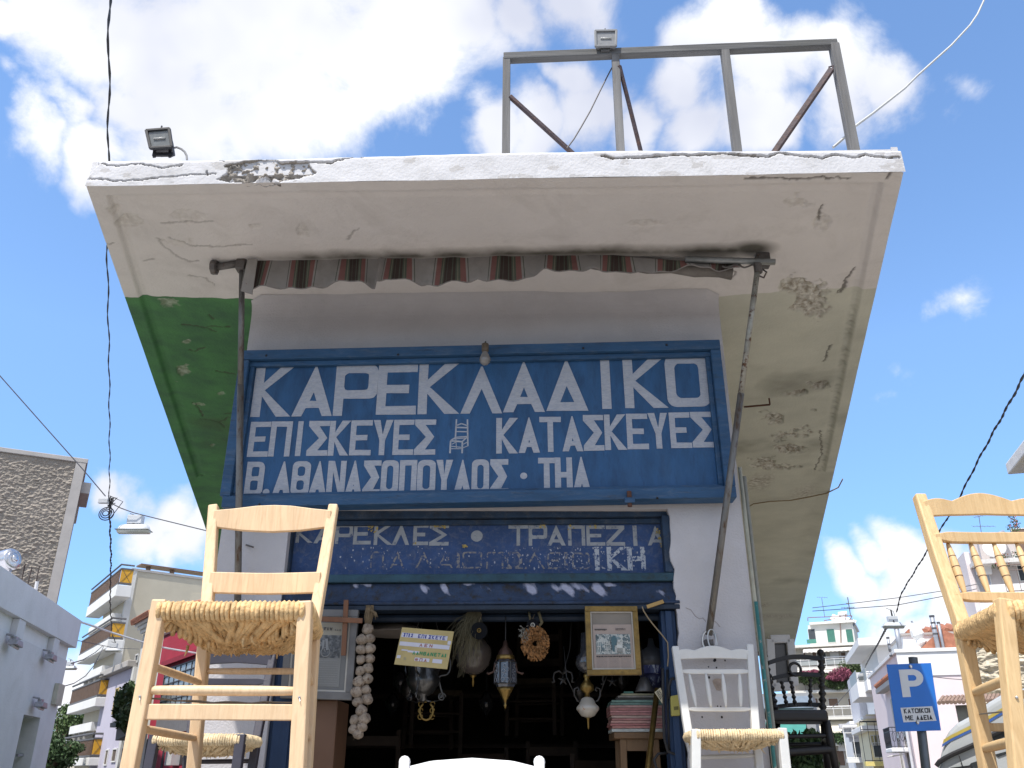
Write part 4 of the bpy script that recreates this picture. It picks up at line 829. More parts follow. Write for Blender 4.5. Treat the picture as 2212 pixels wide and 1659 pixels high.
# silver chandelier behind the notice
c_ = S.Y(*cc3(830, 1135), .25); t_ = hang('silver_chandelier', 'ornate tarnished silver hanging lamp partly hidden by the cardboard notice', 'hanging lamp', c_ - Vector((0, 0, .14)))
mb = MB(); mb.lathe([(.02, .12), (.05, .10), (.085, .05), (.075, .02), (.088, .0), (.080, -.03), (.05, -.07), (.02, -.085), (.025, -.10), (.008, -.115)], c_, c_ + Vector((0, 0, 1)), 20); mb.build('bowl', silver, t_, smooth=True)
for a0 in (0, 120, 240):
    mb = MB(); d_ = Vector((math.cos(R(a0+20)), math.sin(R(a0+20)), 0)); pts = []
    for i in range(22):
        s_ = i/21; pts.append(c_ + d_*(.13 - .05*s_ + .02*math.sin(s_*9)) + Vector((0, 0, .10 - .20*s_ + .015*math.cos(s_*12))))
    mb.tube(pts, .006, 6)
    cc = c_ + d_*.10 + Vector((0, 0, -.085)); mb.tube([cc + d_*(.022*(1-i/26))*math.cos(i*.5) + Vector((0, 0, .022*(1-i/26)*math.sin(i*.5))) for i in range(20)], .0045, 5)
    mb.tube([c_ + Vector((0, 0, -.10)), c_ + d_*.05 + Vector((0, 0, -.11)), c_ + d_*.09 + Vector((0, 0, -.10))], [.007, .006, .002], 5); mb.build('scroll_arm', silver, t_, smooth=True)
    mb = MB(); mb.tube([c_ + d_*.12 + Vector((0, 0, .1)), c_ + Vector((0, 0, .45))], .003, 4); mb.build('chain', darkm, t_)
c2 = S.Y(*cc3(848, 1320), .25); mb = MB(); mb.tube([c_ + Vector((0, 0, -.11)), c2 + Vector((0, 0, .04))], .004, 5)
mb.tube([c2 + Vector((.034*math.sin(a_), 0, -.045*math.cos(a_)*(1 if math.cos(a_) > 0 else .8))) for a_ in [R(-150 + 15*i) for i in range(21)]], .006, 6)
for sx in (-1, 1):
    for k_ in range(3): mb.tube([c2 + Vector((sx*.03 + .012*math.cos(a_), 0, .03 - .03*k_ + .012*math.sin(a_))) for a_ in [i*.7 for i in range(9)]], .0035, 4)
mb.build('pendant', brass, t_, smooth=True)
# round pale dish lampshade
c_ = S.Y(*cc3(655, 865), .45); t_ = hang('dish_lampshade', 'dim pale dish-shaped lampshade behind the garlic', 'lampshade', c_)
mb = MB(); mb.lathe([(.02, .07), (.06, .06), (.14, .03), (.17, .0), (.165, -.006), (.13, .02), (.02, .05)], c_, c_ + Vector((0, 0, 1)), 28); mb.build('shade', mat('opal_glass', (.28, .25, .23), .4, .1), t_, smooth=True)
mb = MB(); mb.tube([c_ + Vector((0, 0, .06)), c_ + Vector((0, 0, .6))], .004, 5); mb.build('cord', black_m, t_)
# dark discs with a small brass ring
for (x, y), rr_, f, lb in (((1158, 850), .042, cc3, 'black round disc with a brass ring, hanging in front of the dried herbs'), ((366, 818), .031, cc4, 'small black round disc with a pale ring, hanging over the dried flower wreath')):
    c_ = S.Y(*f(x, y), .02); t_ = hang('hanging_disc', lb, 'disc', c_)
    t_['group'] = 'black discs in the doorway'
    mb = MB(); mb.lathe([(rr_*.2, 0), (rr_, .001), (rr_, .008), (rr_*.2, .01)], c_, c_ + Vector((0, 1, 0)), 24); mb.build('disc', mat('vinyl_dark', (.006, .0065, .008), .85, spec=.1), t_)
    mb = MB(); q = c_ - Vector((0, .004, 0)); mb.tube([q + Vector((.009*math.cos(a_), 0, .010*math.sin(a_)*(.8 if a_ > 3 else 1))) for a_ in [2*math.pi*i/14 for i in range(15)]], .0022, 5, cap=False); mb.ball(q, .003, 6, 4); mb.build('ring', brass if f is cc3 else mat('pale_ring', (.4, .38, .33), .5), t_)
    mb = MB(); mb.tube([c_ + Vector((0, 0, rr_)), c_ + Vector((.01, .02, 2.07-c_.z))], .0015, 4); mb.build('string', gs, t_)
# dried herbs
t_ = hang('dried_herbs', 'wispy bunch of dried herbs hanging under the lintel', 'dried herbs', S.Y(*cc3(1085, 1000), .1))
mb = MB(); random.seed(9)
for i in range(170):
    a_ = S.Y(*cc3(1150 + random.uniform(-60, 20), 740), .06); x = random.gauss(1090, 48); y = random.uniform(830, 1060); b_ = S.Y(*cc3(x, y), .06 + random.uniform(-.05, .05)); m_ = a_.lerp(b_, .55) + Vector((random.uniform(-.03, .03), 0, random.uniform(-.005, .03)))
    mb.tube([a_, m_, b_, b_ + Vector((random.uniform(-.015, .015), 0, -.012))], [.0012, .0012, .0009, .0006], 3)
for i in range(5): a_ = S.Y(*cc3(1040+8*i, 980), .05); mb.tube([a_, a_ + Vector((.008, 0, -.06)), a_ + Vector((-.004, 0, -.10 - .02*random.random()))], .001, 3)
mb.build('stalks', mat('dry_herb', (.085, .072, .04), .9, .3), t_, kind='stuff')
# dim globe lamp
c_ = S.Y(*cc3(1125, 1000), .5); t_ = hang('globe_lamp', 'dim smoky globe lamp with brass tip behind the dried herbs', 'hanging lamp', c_)
mb = MB(); mb.lathe([(.03, .10), (.07, .085), (.098, .04), (.10, .0), (.085, -.05), (.05, -.085), (.015, -.098)], c_, c_ + Vector((0, 0, 1)), 24); mb.build('globe', mat('smoky_glass', (.09, .075, .07), .25, .2, spec=.7), t_, smooth=True)
mb = MB(); mb.lathe([(.016, -.097), (.02, -.104), (.005, -.115), (.008, -.14), (.002, -.16)], c_, c_ + Vector((0, 0, 1)), 10); mb.build('tip', brass, t_, smooth=True)
mb = MB(); mb.tube([c_ + Vector((0, 0, .09)), c_ + Vector((0, 0, .5))], .004, 5); mb.build('rod', darkm, t_)
# brass and glass lantern
c_ = S.Y(*cc4(205, 1105), .08); t_ = hang('brass_lantern', 'dark octagonal lantern with brass cap and pointed brass finial in the doorway', 'lantern', c_)
mb = MB(); mb.lathe([(.040, .070), (.052, .055), (.052, -.045), (.044, -.062)], c_, c_ + Vector((0, 0, 1)), 6); mb.build('glass_body', mat('lantern_glass', (.05, .055, .07), .2, .3, 30, spec=.9), t_)
mb = MB()
for k_ in range(6):
    a0 = 2*math.pi*k_/6
    d_ = Vector((math.cos(a0), math.sin(a0), 0)); mb.tube([c_ + d_*.054 + Vector((0, 0, .056)), c_ + d_*.054 + Vector((0, 0, -.046))], .0035, 5)
for z_ in (.056, -.046): mb.tube([c_ + Vector((.054*math.cos(2*math.pi*i/6), .054*math.sin(2*math.pi*i/6), z_)) for i in range(7)], .0035, 5)
mb.build('lantern_frame', darkm, t_)
# fret pattern
mb = MB(); random.seed(4)
ux = S.Y(*cc4(205, 1105), .08)
for k_ in (3, 4, 5):
    a0 = 2*math.pi*(k_+.0)/6; a1 = 2*math.pi*(k_+1)/6; p0 = c_ + Vector((.054*math.cos(a0), .054*math.sin(a0), 0)); p1 = c_ + Vector((.054*math.cos(a1), .054*math.sin(a1), 0)); n_ = ((p0+p1)/2 - c_).normalized()*.003
    for s_, z_, r_ in ((.3, -.03, .010), (.7, -.03, .010), (.5, -.012, .011), (.35, .01, .009), (.68, .018, .010), (.5, .036, .009)):
        q = p0.lerp(p1, s_) + n_ + Vector((0, 0, z_)); ud = (p1-p0).normalized(); mb.tube([q + ud*r_*math.cos(b_) + Vector((0, 0, r_*math.sin(b_))) for b_ in [2*math.pi*i/8 for i in range(9)]], .0011, 4, cap=False)
mb.build('fretwork', mat('pale_fret', (.24, .25, .28), .4, metal=.5), t_, kind='stuff')
mb = MB(); mb.lathe([(.046, .068), (.040, .085), (.034, .11), (.016, .13), (.008, .16)], c_, c_ + Vector((0, 0, 1)), 12); mb.build('cap', mat('copper_dark', (.07, .04, .03), .4, metal=.6), t_, smooth=True)
mb = MB(); mb.lathe([(.044, .066), (.046, .074), (.044, .088), (.036, .09)], c_, c_ + Vector((0, 0, 1)), 14); mb.build('brass_collar', brass, t_, smooth=True)
mb = MB(); mb.lathe([(.042, -.062), (.040, -.07)] + [(.040 - .0042*i - (.002 if i % 2 else 0), -.07 - .0075*i) for i in range(9)] + [(.004, -.14), (.009, -.146), (.002, -.162)], c_, c_ + Vector((0, 0, 1)), 14); mb.build('finial', brass, t_, smooth=True)
mb = MB(); mb.tube([c_ + Vector((0, 0, .16)), c_ + Vector((0, .02, 2.07-c_.z))], .0025, 5); mb.build('chain', darkm, t_)
mb = MB()
for sx in (-1, 1): mb.tube([c_ + Vector((sx*.03, 0, .10)), c_ + Vector((sx*.05, 0, .05)), c_ + Vector((sx*.058, 0, .01)), c_ + Vector((sx*.085, 0, 0)), c_ + Vector((sx*.09, 0, .008))], .006, 6)
mb.build('side_hook', mat('copper_dark', (.13, .07, .05)), t_, smooth=True)
# dried flower wreath
c_ = S.Y(*cc4(380, 925), .03); t_ = hang('dried_wreath', 'orange dried flower wreath with a dark hole hanging in the doorway', 'wreath', c_)
mb = MB(); random.seed(8)
for i in range(520):
    a_ = random.uniform(0, 2*math.pi); ph_ = random.uniform(-.4, math.pi+.4); rm_ = .046; rt = .027
    rr_ = rm_ + rt*math.cos(ph_); q = c_ + Vector((rr_*math.cos(a_)*.92, -rt*.8*abs(math.sin(ph_)), rr_*math.sin(a_)*1.12)); s_ = random.uniform(.005, .010); e_ = Euler((random.uniform(0, 6), random.uniform(0, 6), random.uniform(0, 6))).to_matrix()
    vs_ = [q + e_ @ Vector(k_)*s_ for k_ in ((-1, -.6, 0), (1, -.6, .3), (1, .6, 0), (-1, .6, .3))]; mb.quad(*vs_)
mb.build('dried_petals', mat('dried_petal', (.27, .13, .045), .85, .35, 40), t_, kind='stuff')
mb = MB(); mb.tube([c_ + Vector((.044*math.cos(a_), .0, .052*math.sin(a_))) for a_ in [2*math.pi*i/20 for i in range(21)]], .018, 8, cap=False); mb.build('ring', mat('wreath_core', (.14, .07, .03), .9), t_)
mb = MB()
for i in range(70): q = c_ + Vector((-.055 + random.gauss(0, .014), -.02, .045 + random.gauss(0, .02))); mb.tube([q, q + Vector((random.uniform(-.012, .012), -.004, random.uniform(-.01, .012)))], [.002, .001], 3)
mb.build('dry_sprig', mat('dry_sprig', (.2, .19, .16), .9), t_, kind='stuff')
mb = MB(); mb.tube([c_ + Vector((0, 0, .07)), c_ + Vector((-.02, 0, .10)), c_ + Vector((-.03, .01, 2.08-c_.z))], .006, 6); mb.tube([c_ + Vector((.01, 0, .07)), c_ + Vector((.035, 0, .10)), c_ + Vector((.02, .01, 2.08-c_.z))], .008, 6); mb.build('ribbon', mat('dry_leaf', (.10, .08, .04), .9), t_, smooth=True)
# oil lamp with white painted font
c_ = S.Y(*cc4(690, 1308), .12); t_ = hang('oil_lamp', 'hanging oil lamp with flowered white porcelain font and brass fittings', 'oil lamp', c_ - Vector((0, 0, .05)))
mb = MB(); mb.lathe([(.010, .055), (.030, .045), (.042, .02), (.056, .006), (.056, -.004), (.044, -.02), (.032, -.035), (.012, -.042)], c_, c_ + Vector((0, 0, 1)), 24); mb.build('font', mat('porcelain', (.36, .33, .28), .25, .1, 9, col2=(.28, .15, .08), thr=(.60, .66), spec=.7), t_, smooth=True)
mb = MB(); mb.lathe([(.012, -.04), (.006, -.05), (.0045, -.085), (.002, -.095)], c_, c_ + Vector((0, 0, 1)), 10); mb.build('drop', brass, t_, smooth=True)
mb = MB(); mb.lathe([(.014, .05), (.012, .07), (.034, .085), (.034, .108), (.018, .125), (.012, .14), (.018, .15), (.012, .165)], c_, c_ + Vector((0, 0, 1)), 18); mb.build('gallery', brass, t_, smooth=True)
mb = MB(); mb.lathe([(.012, .165), (.04, .18), (.055, .21), (.05, .24), (.03, .26), (.022, .36)], c_, c_ + Vector((0, 0, 1)), 20); mb.build('chimney_glass', mat('lamp_glass', (.04, .04, .045), .12, .2, 20, spec=.9), t_, smooth=True)
mb = MB()
for sx in (-1, 1):
    mb.tube([c_ + Vector((sx*x_, 0, z_)) for x_, z_ in ((.03, .03), (.05, .035), (.064, .06), (.064, .09), (.045, .10), (.04, .085), (.05, .08))], .0045, 6); mb.tube([c_ + Vector((sx*.064, 0, .07)), c_ + Vector((sx*.10, .02, .15)), c_ + Vector((sx*.11, .04, .30))], .003, 5)
mb.build('handle', darkm, t_, smooth=True)
# iron bracket pieces
for (x, y), lb in (((545, 1140), 'dark star-shaped iron chandelier bracket left of the oil lamp'), ((835, 1150), 'dark iron lamp bracket under the gold frame')):
    c_ = S.Y(*cc4(x, y), .3); t_ = hang('iron_bracket', lb, 'bracket', c_); t_['group'] = 'iron brackets in the doorway'
    mb = MB()
    for k_ in range(5):
        a_ = math.pi/2 + 2*math.pi*k_/5; mb.tube([c_, c_ + Vector((.028*math.cos(a_), 0, .028*math.sin(a_)))], [.008, .002], 5)
    mb.ball(c_, .012, 8, 5); mb.build('rosette', darkm, t_)
    mb = MB()
    for sx in (-1, 1): mb.tube([c_ + Vector((sx*x_, 0, z_)) for x_, z_ in ((.0, .03), (.02, .045), (.045, .035), (.05, .01), (.045, -.01), (.06, -.012))], .0055, 6)
    mb.build('scroll', darkm, t_, smooth=True)
    mb = MB(); mb.tube([c_ + Vector((0, 0, .03)), c_ + Vector((.04, .02, .16)), c_ + Vector((.06, .03, .42))], .003, 5); mb.build('chain', darkm, t_)
# blue and white lamp, bell shade
c_ = S.Y(*cc4(1070, 1060), .3); t_ = hang('painted_lamp', 'dim domed lamp with blue and white band at the right of the doorway', 'hanging lamp', c_)
mb = MB(); mb.lathe([(.012, .14), (.02, .10), (.06, .075), (.075, .04), (.078, .0)], c_, c_ + Vector((0, 0, 1)), 24); mb.build('dome', mat('grey_glass', (.07, .07, .075), .4), t_, smooth=True)
mb = MB(); mb.lathe([(.078, .0), (.078, -.04), (.07, -.045)], c_, c_ + Vector((0, 0, 1)), 24); mb.build('band', mat('blue_band', (.03, .035, .11), .4, col2=(.35, .36, .4), thr=(.55, .6), vs=30, stretch=(1, 1, .3)), t_)
mb = MB(); mb.lathe([(.07, -.045), (.05, -.09), (.02, -.15), (.004, -.18)], c_, c_ + Vector((0, 0, 1)), 18); mb.build('pendant_glass', mat('blue_cone', (.03, .03, .07), .4, col2=(.25, .26, .3), thr=(.56, .6), vs=20, stretch=(1, 1, .2)), t_, smooth=True)
c_ = S.Y(*cc4(1025, 1190), .2); t_ = hang('bell_shade', 'small dark bell-shaped lampshade in front of the blue banded lamp', 'lampshade', c_)
mb = MB(); mb.lathe([(.008, .055), (.02, .05), (.035, .02), (.05, -.015), (.048, -.018), (.01, .03)], c_, c_ + Vector((0, 0, 1)), 22); mb.build('shade', mat('pewter', (.11, .105, .105), .4, metal=.4), t_, smooth=True)
mb = MB(); mb.tube([c_ + Vector((0, 0, .05)), c_ + Vector((-.004, 0, .2))], .003, 5); mb.build('cord', black_m, t_)
# magazines on a wooden stool
wd = mat('stool_wood', (.13, .075, .035), .65, .3, 10, .3, 60, stretch=(1, 1, .2))
st = S.Y(*cc4(990, 1450), .25); t_ = hang('wooden_stool', 'brown wooden stool holding the magazines', 'stool', (st.x, .35, FLOOR+.03))
zt_ = st.z; xa, xb = S.Y(*cc4(842, 1440), .2).x, S.Y(*cc4(1140, 1440), .2).x
mb = MB(); mb.box(xa, xb, .18, .52, zt_-.03, zt_); mb.build('top', wd, t_, bevel=.004)
mb = MB(); mb.box(xa+.03, xb-.03, .20, .215, zt_-.085, zt_-.0305); mb.build('apron', wd, t_)
for x_ in (xa+.045, xb-.045):
    for y_ in (.21, .49): mb = MB(); mb.beam((x_, y_, zt_-.031), (x_ + (-.02 if x_ < (xa+xb)/2 else .02), y_, FLOOR+.03), .032, .032); mb.build('leg', wd, t_, bevel=.003)
random.seed(12); z_ = zt_ + .001; pal = [(.34, .36, .34), (.33, .15, .13), (.30, .12, .11), (.36, .20, .17), (.28, .13, .12), (.33, .24, .2), (.30, .14, .13), (.36, .17, .16), (.27, .12, .11), (.33, .2, .18), (.10, .17, .15), (.12, .2, .17)]
for i, pc in enumerate(pal):
    h_ = .012 if i else .016; o = MB(); dx = random.uniform(-.006, .006); o.box(xa-.01+dx, xb+.005+dx, .17+random.uniform(0, .01), .42, z_, z_+h_-.0015)
    ob = o.build('magazine', mat('mag_%d' % i, pc, .6, .35, 30, stretch=(1, 1, 4)), None, S, bevel=.001); ob.data.name = 'magazine'
    tag(ob, 'thick pale bound volume at the bottom of the magazine pile' if i == 0 else ('teal-spined magazine near the top of the magazine pile' if i >= 10 else 'faded pink magazine in the pile on the stool'), 'magazine', 'magazines piled on the stool'); z_ += h_
    ORD = ['', 'lowest', 'second', 'third', 'fourth', 'fifth', 'sixth', 'seventh', 'eighth', 'ninth']
    if 0 < i < 10: ob['label'] = 'faded pink magazine, %s of the pink ones from the bottom' % ORD[i]
    if i >= 10: ob['label'] = ['dark teal magazine second from the top of the lower pile', 'green-spined magazine on top of the lower pile'][i-10]
for i, (x0, x1, pc) in enumerate(((870, 1110, (.24, .22, .19)), (890, 1080, (.3, .28, .18)), (905, 960, (.06, .15, .12)))):
    o = MB(); a_ = S.Y(*cc4(x0, 1290-12*i), .2); b_ = S.Y(*cc4(x1, 1290-12*i), .2); o.box(a_.x, b_.x, .19, .38, z_+.012+.010*i, z_+.0205+.010*i)
    tag(o.build('magazine', mat('mag_t%d' % i, pc, .6, .3, 20), None, S), ['wide buff magazine lying above the pink ones', 'olive booklet lying above the buff magazine', 'small dark green booklet at the very top of the pile'][i], 'magazine', 'magazines piled on the stool')
mb = MB(); mb.box(xa+.02, xb-.03, .2, .40, z_, z_+.0115); tag(mb.build('flat_tray', mat('tray', (.09, .08, .07), .7), None, S), 'thin dark tray on the magazines', 'tray')
# brass tube leaning
a_ = S.Y(*cc4(1100, 1190), .1); b_ = S.Y(*cc4(1044, 1659), .05); d_ = (b_-a_)
o = MB(); e_ = a_ + d_*((FLOOR+.035-a_.z)/d_.z); o.tube([a_, e_], .014, 12); tag(o.build('brass_tube', brass, None, S, smooth=True), 'long brass tube leaning in front of the magazines', 'tube')
# black tubing with a loop
mb = MB(); pts = [cc4(*p_) for p_ in ((1130, 1070), (1133, 1200), (1135, 1350), (1140, 1480), (1160, 1560), (1210, 1580), (1235, 1620), (1215, 1665), (1150, 1680), (1095, 1660), (1080, 1610), (1105, 1575), (1160, 1570))]
mb.tube([S.Y(*p_, .0 + .004*i) for i, p_ in enumerate(pts)], .0065, 8); mb.tube([S.Y(*cc4(*p_), .03) for p_ in ((1158, 1080), (1160, 1250), (1165, 1400), (1170, 1560))], .006, 8)
mb.tube([S.Y(*cc4(*p_), .01) for p_ in ((1172, 1250), (1165, 1180), (1180, 1135), (1200, 1130))], .007, 8)
tag(mb.build('black_hose', mat('rubber', (.018, .018, .02), .6), None, S, smooth=True), 'looped black rubber hose hanging beside the right blue jamb', 'hose')
# yellow box, card, stick, cord
pc = S.Y(*cc4(1205, 1300), -.005); t_ = hang('yellow_box', 'small yellow box with a slot fixed to the right door jamb', 'box', pc)
P4 = [S.Y(*cc4(*p_), -.01) for p_ in ((1178, 1235), (1228, 1225), (1234, 1350), (1184, 1352))]; ym = mat('yellow_plastic', (.36, .32, .08), .6, .15)
pquad(P4, .035, 'body', ym, t_, .004); pquad(subq(P4, .3, .55, .85, .72, .001), .002, 'slot', mat('olive_dark', (.12, .11, .03), .6), t_)
P4 = [S.Y(*cc4(*p_), .0) for p_ in ((1083, 1213), (1117, 1185), (1127, 1205), (1130, 1280))]; t_ = hang('price_card', 'tilted cream card with rows of dark marks by the magazines', 'card', P4[3])
pquad(P4, .002, 'card', mat('cream_card', (.40, .36, .25), .8), t_)
mb = MB()
for i in range(5): a_ = S.Y(*cc4(1096+5*i, 1218+9*i), -.002); mb.beam(a_, a_ + Vector((.007, 0, .010)), .003, .001); mb.beam(a_ + Vector((.012, 0, .006)), a_ + Vector((.016, 0, .012)), .003, .001)
mb.build('marks', ink, t_, kind='stuff')
a_ = S.Y(*cc4(1038, 710), -.03); b_ = S.Y(*cc4(1136, 677), -.03); mb = MB(); mb.beam(a_, b_, .018, .012, (0, 0, 1)); tag(mb.build('wooden_stick', mat('raw_pine', (.34, .22, .08), .7, .2), None, S, bevel=.002), 'short slanted piece of raw wood under the shutter housing', 'stick')
mb = MB(); mb.tube([S.Y(*cc4(*p_), -.02) for p_ in ((1010, 708), (1020, 735), (1045, 775), (1080, 820), (1110, 855), (1135, 885), (1160, 920), (1165, 1000), (1160, 1060))], .003, 6); tag(mb.build('tan_cord', mat('tan_cord', (.26, .20, .12), .8), None, S), 'thin tan cord drooping to the right of the gold frame', 'cord')
# brown box column left
a_ = S.Y(678, 1512, .03); b_ = S.Y(719, 1659, .03); mb = MB(); mb.box(a_.x-.05, b_.x, .03, .3, FLOOR+.03, a_.z); tag(mb.build('brown_cabinet', mat('cabinet_brown', (.13, .068, .038), .6, .15, 4), None, S, bevel=.006), 'tall narrow brown wooden cabinet under the grey framed poster', 'cabinet')
# dim stock inside: hanging chair frames, shelves with glassware
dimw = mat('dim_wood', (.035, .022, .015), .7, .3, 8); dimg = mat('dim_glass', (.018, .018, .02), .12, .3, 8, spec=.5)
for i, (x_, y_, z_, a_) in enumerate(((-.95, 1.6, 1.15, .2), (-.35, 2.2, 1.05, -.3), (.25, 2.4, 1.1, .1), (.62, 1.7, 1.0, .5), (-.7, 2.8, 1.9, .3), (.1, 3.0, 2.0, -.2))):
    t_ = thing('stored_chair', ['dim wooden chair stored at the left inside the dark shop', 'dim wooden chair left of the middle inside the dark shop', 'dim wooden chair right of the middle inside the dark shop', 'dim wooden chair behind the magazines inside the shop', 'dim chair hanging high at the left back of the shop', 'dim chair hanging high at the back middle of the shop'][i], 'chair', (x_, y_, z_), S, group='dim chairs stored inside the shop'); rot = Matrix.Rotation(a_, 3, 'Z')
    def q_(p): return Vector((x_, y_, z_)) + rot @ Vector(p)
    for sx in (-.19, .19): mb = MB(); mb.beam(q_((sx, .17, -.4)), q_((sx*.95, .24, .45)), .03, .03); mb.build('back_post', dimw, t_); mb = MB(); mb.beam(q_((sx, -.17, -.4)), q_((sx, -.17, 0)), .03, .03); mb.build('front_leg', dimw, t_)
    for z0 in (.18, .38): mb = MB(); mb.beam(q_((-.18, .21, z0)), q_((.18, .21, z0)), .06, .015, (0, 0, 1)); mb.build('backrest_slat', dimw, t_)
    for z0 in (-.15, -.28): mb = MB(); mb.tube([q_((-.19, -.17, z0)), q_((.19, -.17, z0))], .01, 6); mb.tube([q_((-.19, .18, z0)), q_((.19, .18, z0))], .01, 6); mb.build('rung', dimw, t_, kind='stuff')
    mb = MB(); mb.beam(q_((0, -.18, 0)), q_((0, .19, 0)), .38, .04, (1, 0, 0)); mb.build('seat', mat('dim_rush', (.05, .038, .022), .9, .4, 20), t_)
for j, z_ in enumerate((1.15, 1.55, 1.95)):
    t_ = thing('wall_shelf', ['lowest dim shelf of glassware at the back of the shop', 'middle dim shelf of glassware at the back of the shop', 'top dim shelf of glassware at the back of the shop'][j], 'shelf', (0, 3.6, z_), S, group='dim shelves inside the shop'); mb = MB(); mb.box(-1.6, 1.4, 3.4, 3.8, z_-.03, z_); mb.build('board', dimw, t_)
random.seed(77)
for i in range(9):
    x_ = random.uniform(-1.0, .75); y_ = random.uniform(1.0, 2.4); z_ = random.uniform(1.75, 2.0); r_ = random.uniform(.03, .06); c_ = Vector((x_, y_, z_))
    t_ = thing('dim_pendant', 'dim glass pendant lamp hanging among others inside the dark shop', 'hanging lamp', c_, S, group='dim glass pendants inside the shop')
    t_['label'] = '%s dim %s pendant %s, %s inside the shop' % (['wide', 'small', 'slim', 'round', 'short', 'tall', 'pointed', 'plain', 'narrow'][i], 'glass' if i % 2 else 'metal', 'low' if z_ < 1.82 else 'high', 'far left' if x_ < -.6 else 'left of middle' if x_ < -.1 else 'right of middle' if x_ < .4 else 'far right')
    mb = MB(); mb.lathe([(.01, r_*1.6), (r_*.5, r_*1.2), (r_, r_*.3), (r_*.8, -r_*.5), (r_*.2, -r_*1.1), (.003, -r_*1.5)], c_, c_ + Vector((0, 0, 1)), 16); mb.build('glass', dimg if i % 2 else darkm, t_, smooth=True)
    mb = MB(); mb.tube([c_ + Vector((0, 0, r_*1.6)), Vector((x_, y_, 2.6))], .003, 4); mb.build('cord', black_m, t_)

# ------------------------------------------------------------ chairs
def wood_mat(name, c, c2=None, var=.10):
    m = mat(name, c, .55, var, 5, .12, 70, stretch=(2.5, 2.5, .5)); nt = m.node_tree; N = nt.nodes.new; Lk = nt.links.new; b = nt.nodes['Principled BSDF']; src = b.inputs['Base Color'].links[0].from_socket
    tc = N('ShaderNodeTexCoord'); mp = N('ShaderNodeMapping'); mp.inputs['Scale'].default_value = (14, 14, 1.2); Lk(tc.outputs['Object'], mp.inputs[0]); n = N('ShaderNodeTexNoise'); n.inputs['Scale'].default_value = 6; n.inputs['Detail'].default_value = 5; n.inputs['Distortion'].default_value = 1.2; Lk(mp.outputs[0], n.inputs['Vector'])
    t = N('ShaderNodeMapRange'); Lk(n.outputs['Fac'], t.inputs[0]); t.inputs[1].default_value = .42; t.inputs[2].default_value = .72; t.inputs[4].default_value = .8
    x = N('ShaderNodeMix'); x.data_type = 'RGBA'; Lk(t.outputs[0], x.inputs[0]); Lk(src, x.inputs[6]); k = c2 or tuple(q*.72 for q in c); x.inputs[7].default_value = (*k, 1); Lk(x.outputs[2], b.inputs['Base Color']); return m
beech = wood_mat('raw_beech', (.72, .525, .325), (.60, .41, .24)); honey = wood_mat('honey_beech', (.64, .455, .24), (.52, .345, .165))
whitep = mat('white_chair_paint', (.60, .60, .58), .45, .05, 8, .08, 50, dirt=((.42, .41, .38), 9, .25)); darkp = mat('dark_chair_paint', (.045, .042, .055), .45, .15, 8, .1, 50); ebony = mat('ebony', (.012, .011, .012), .42, .2, 8)
def rush_mat(name, c):
    m = mat(name, c, .8, .30, 28, .5, 90, tuple(q*.42 for q in c), (.52, .70)); return m
rush = rush_mat('rush', (.55, .42, .22)); rush_pale = rush_mat('rush_pale', (.66, .52, .32))
def lerp3(a, b, t): return a + (b-a)*t
def ts(l): return [Vector(p) for p in l]
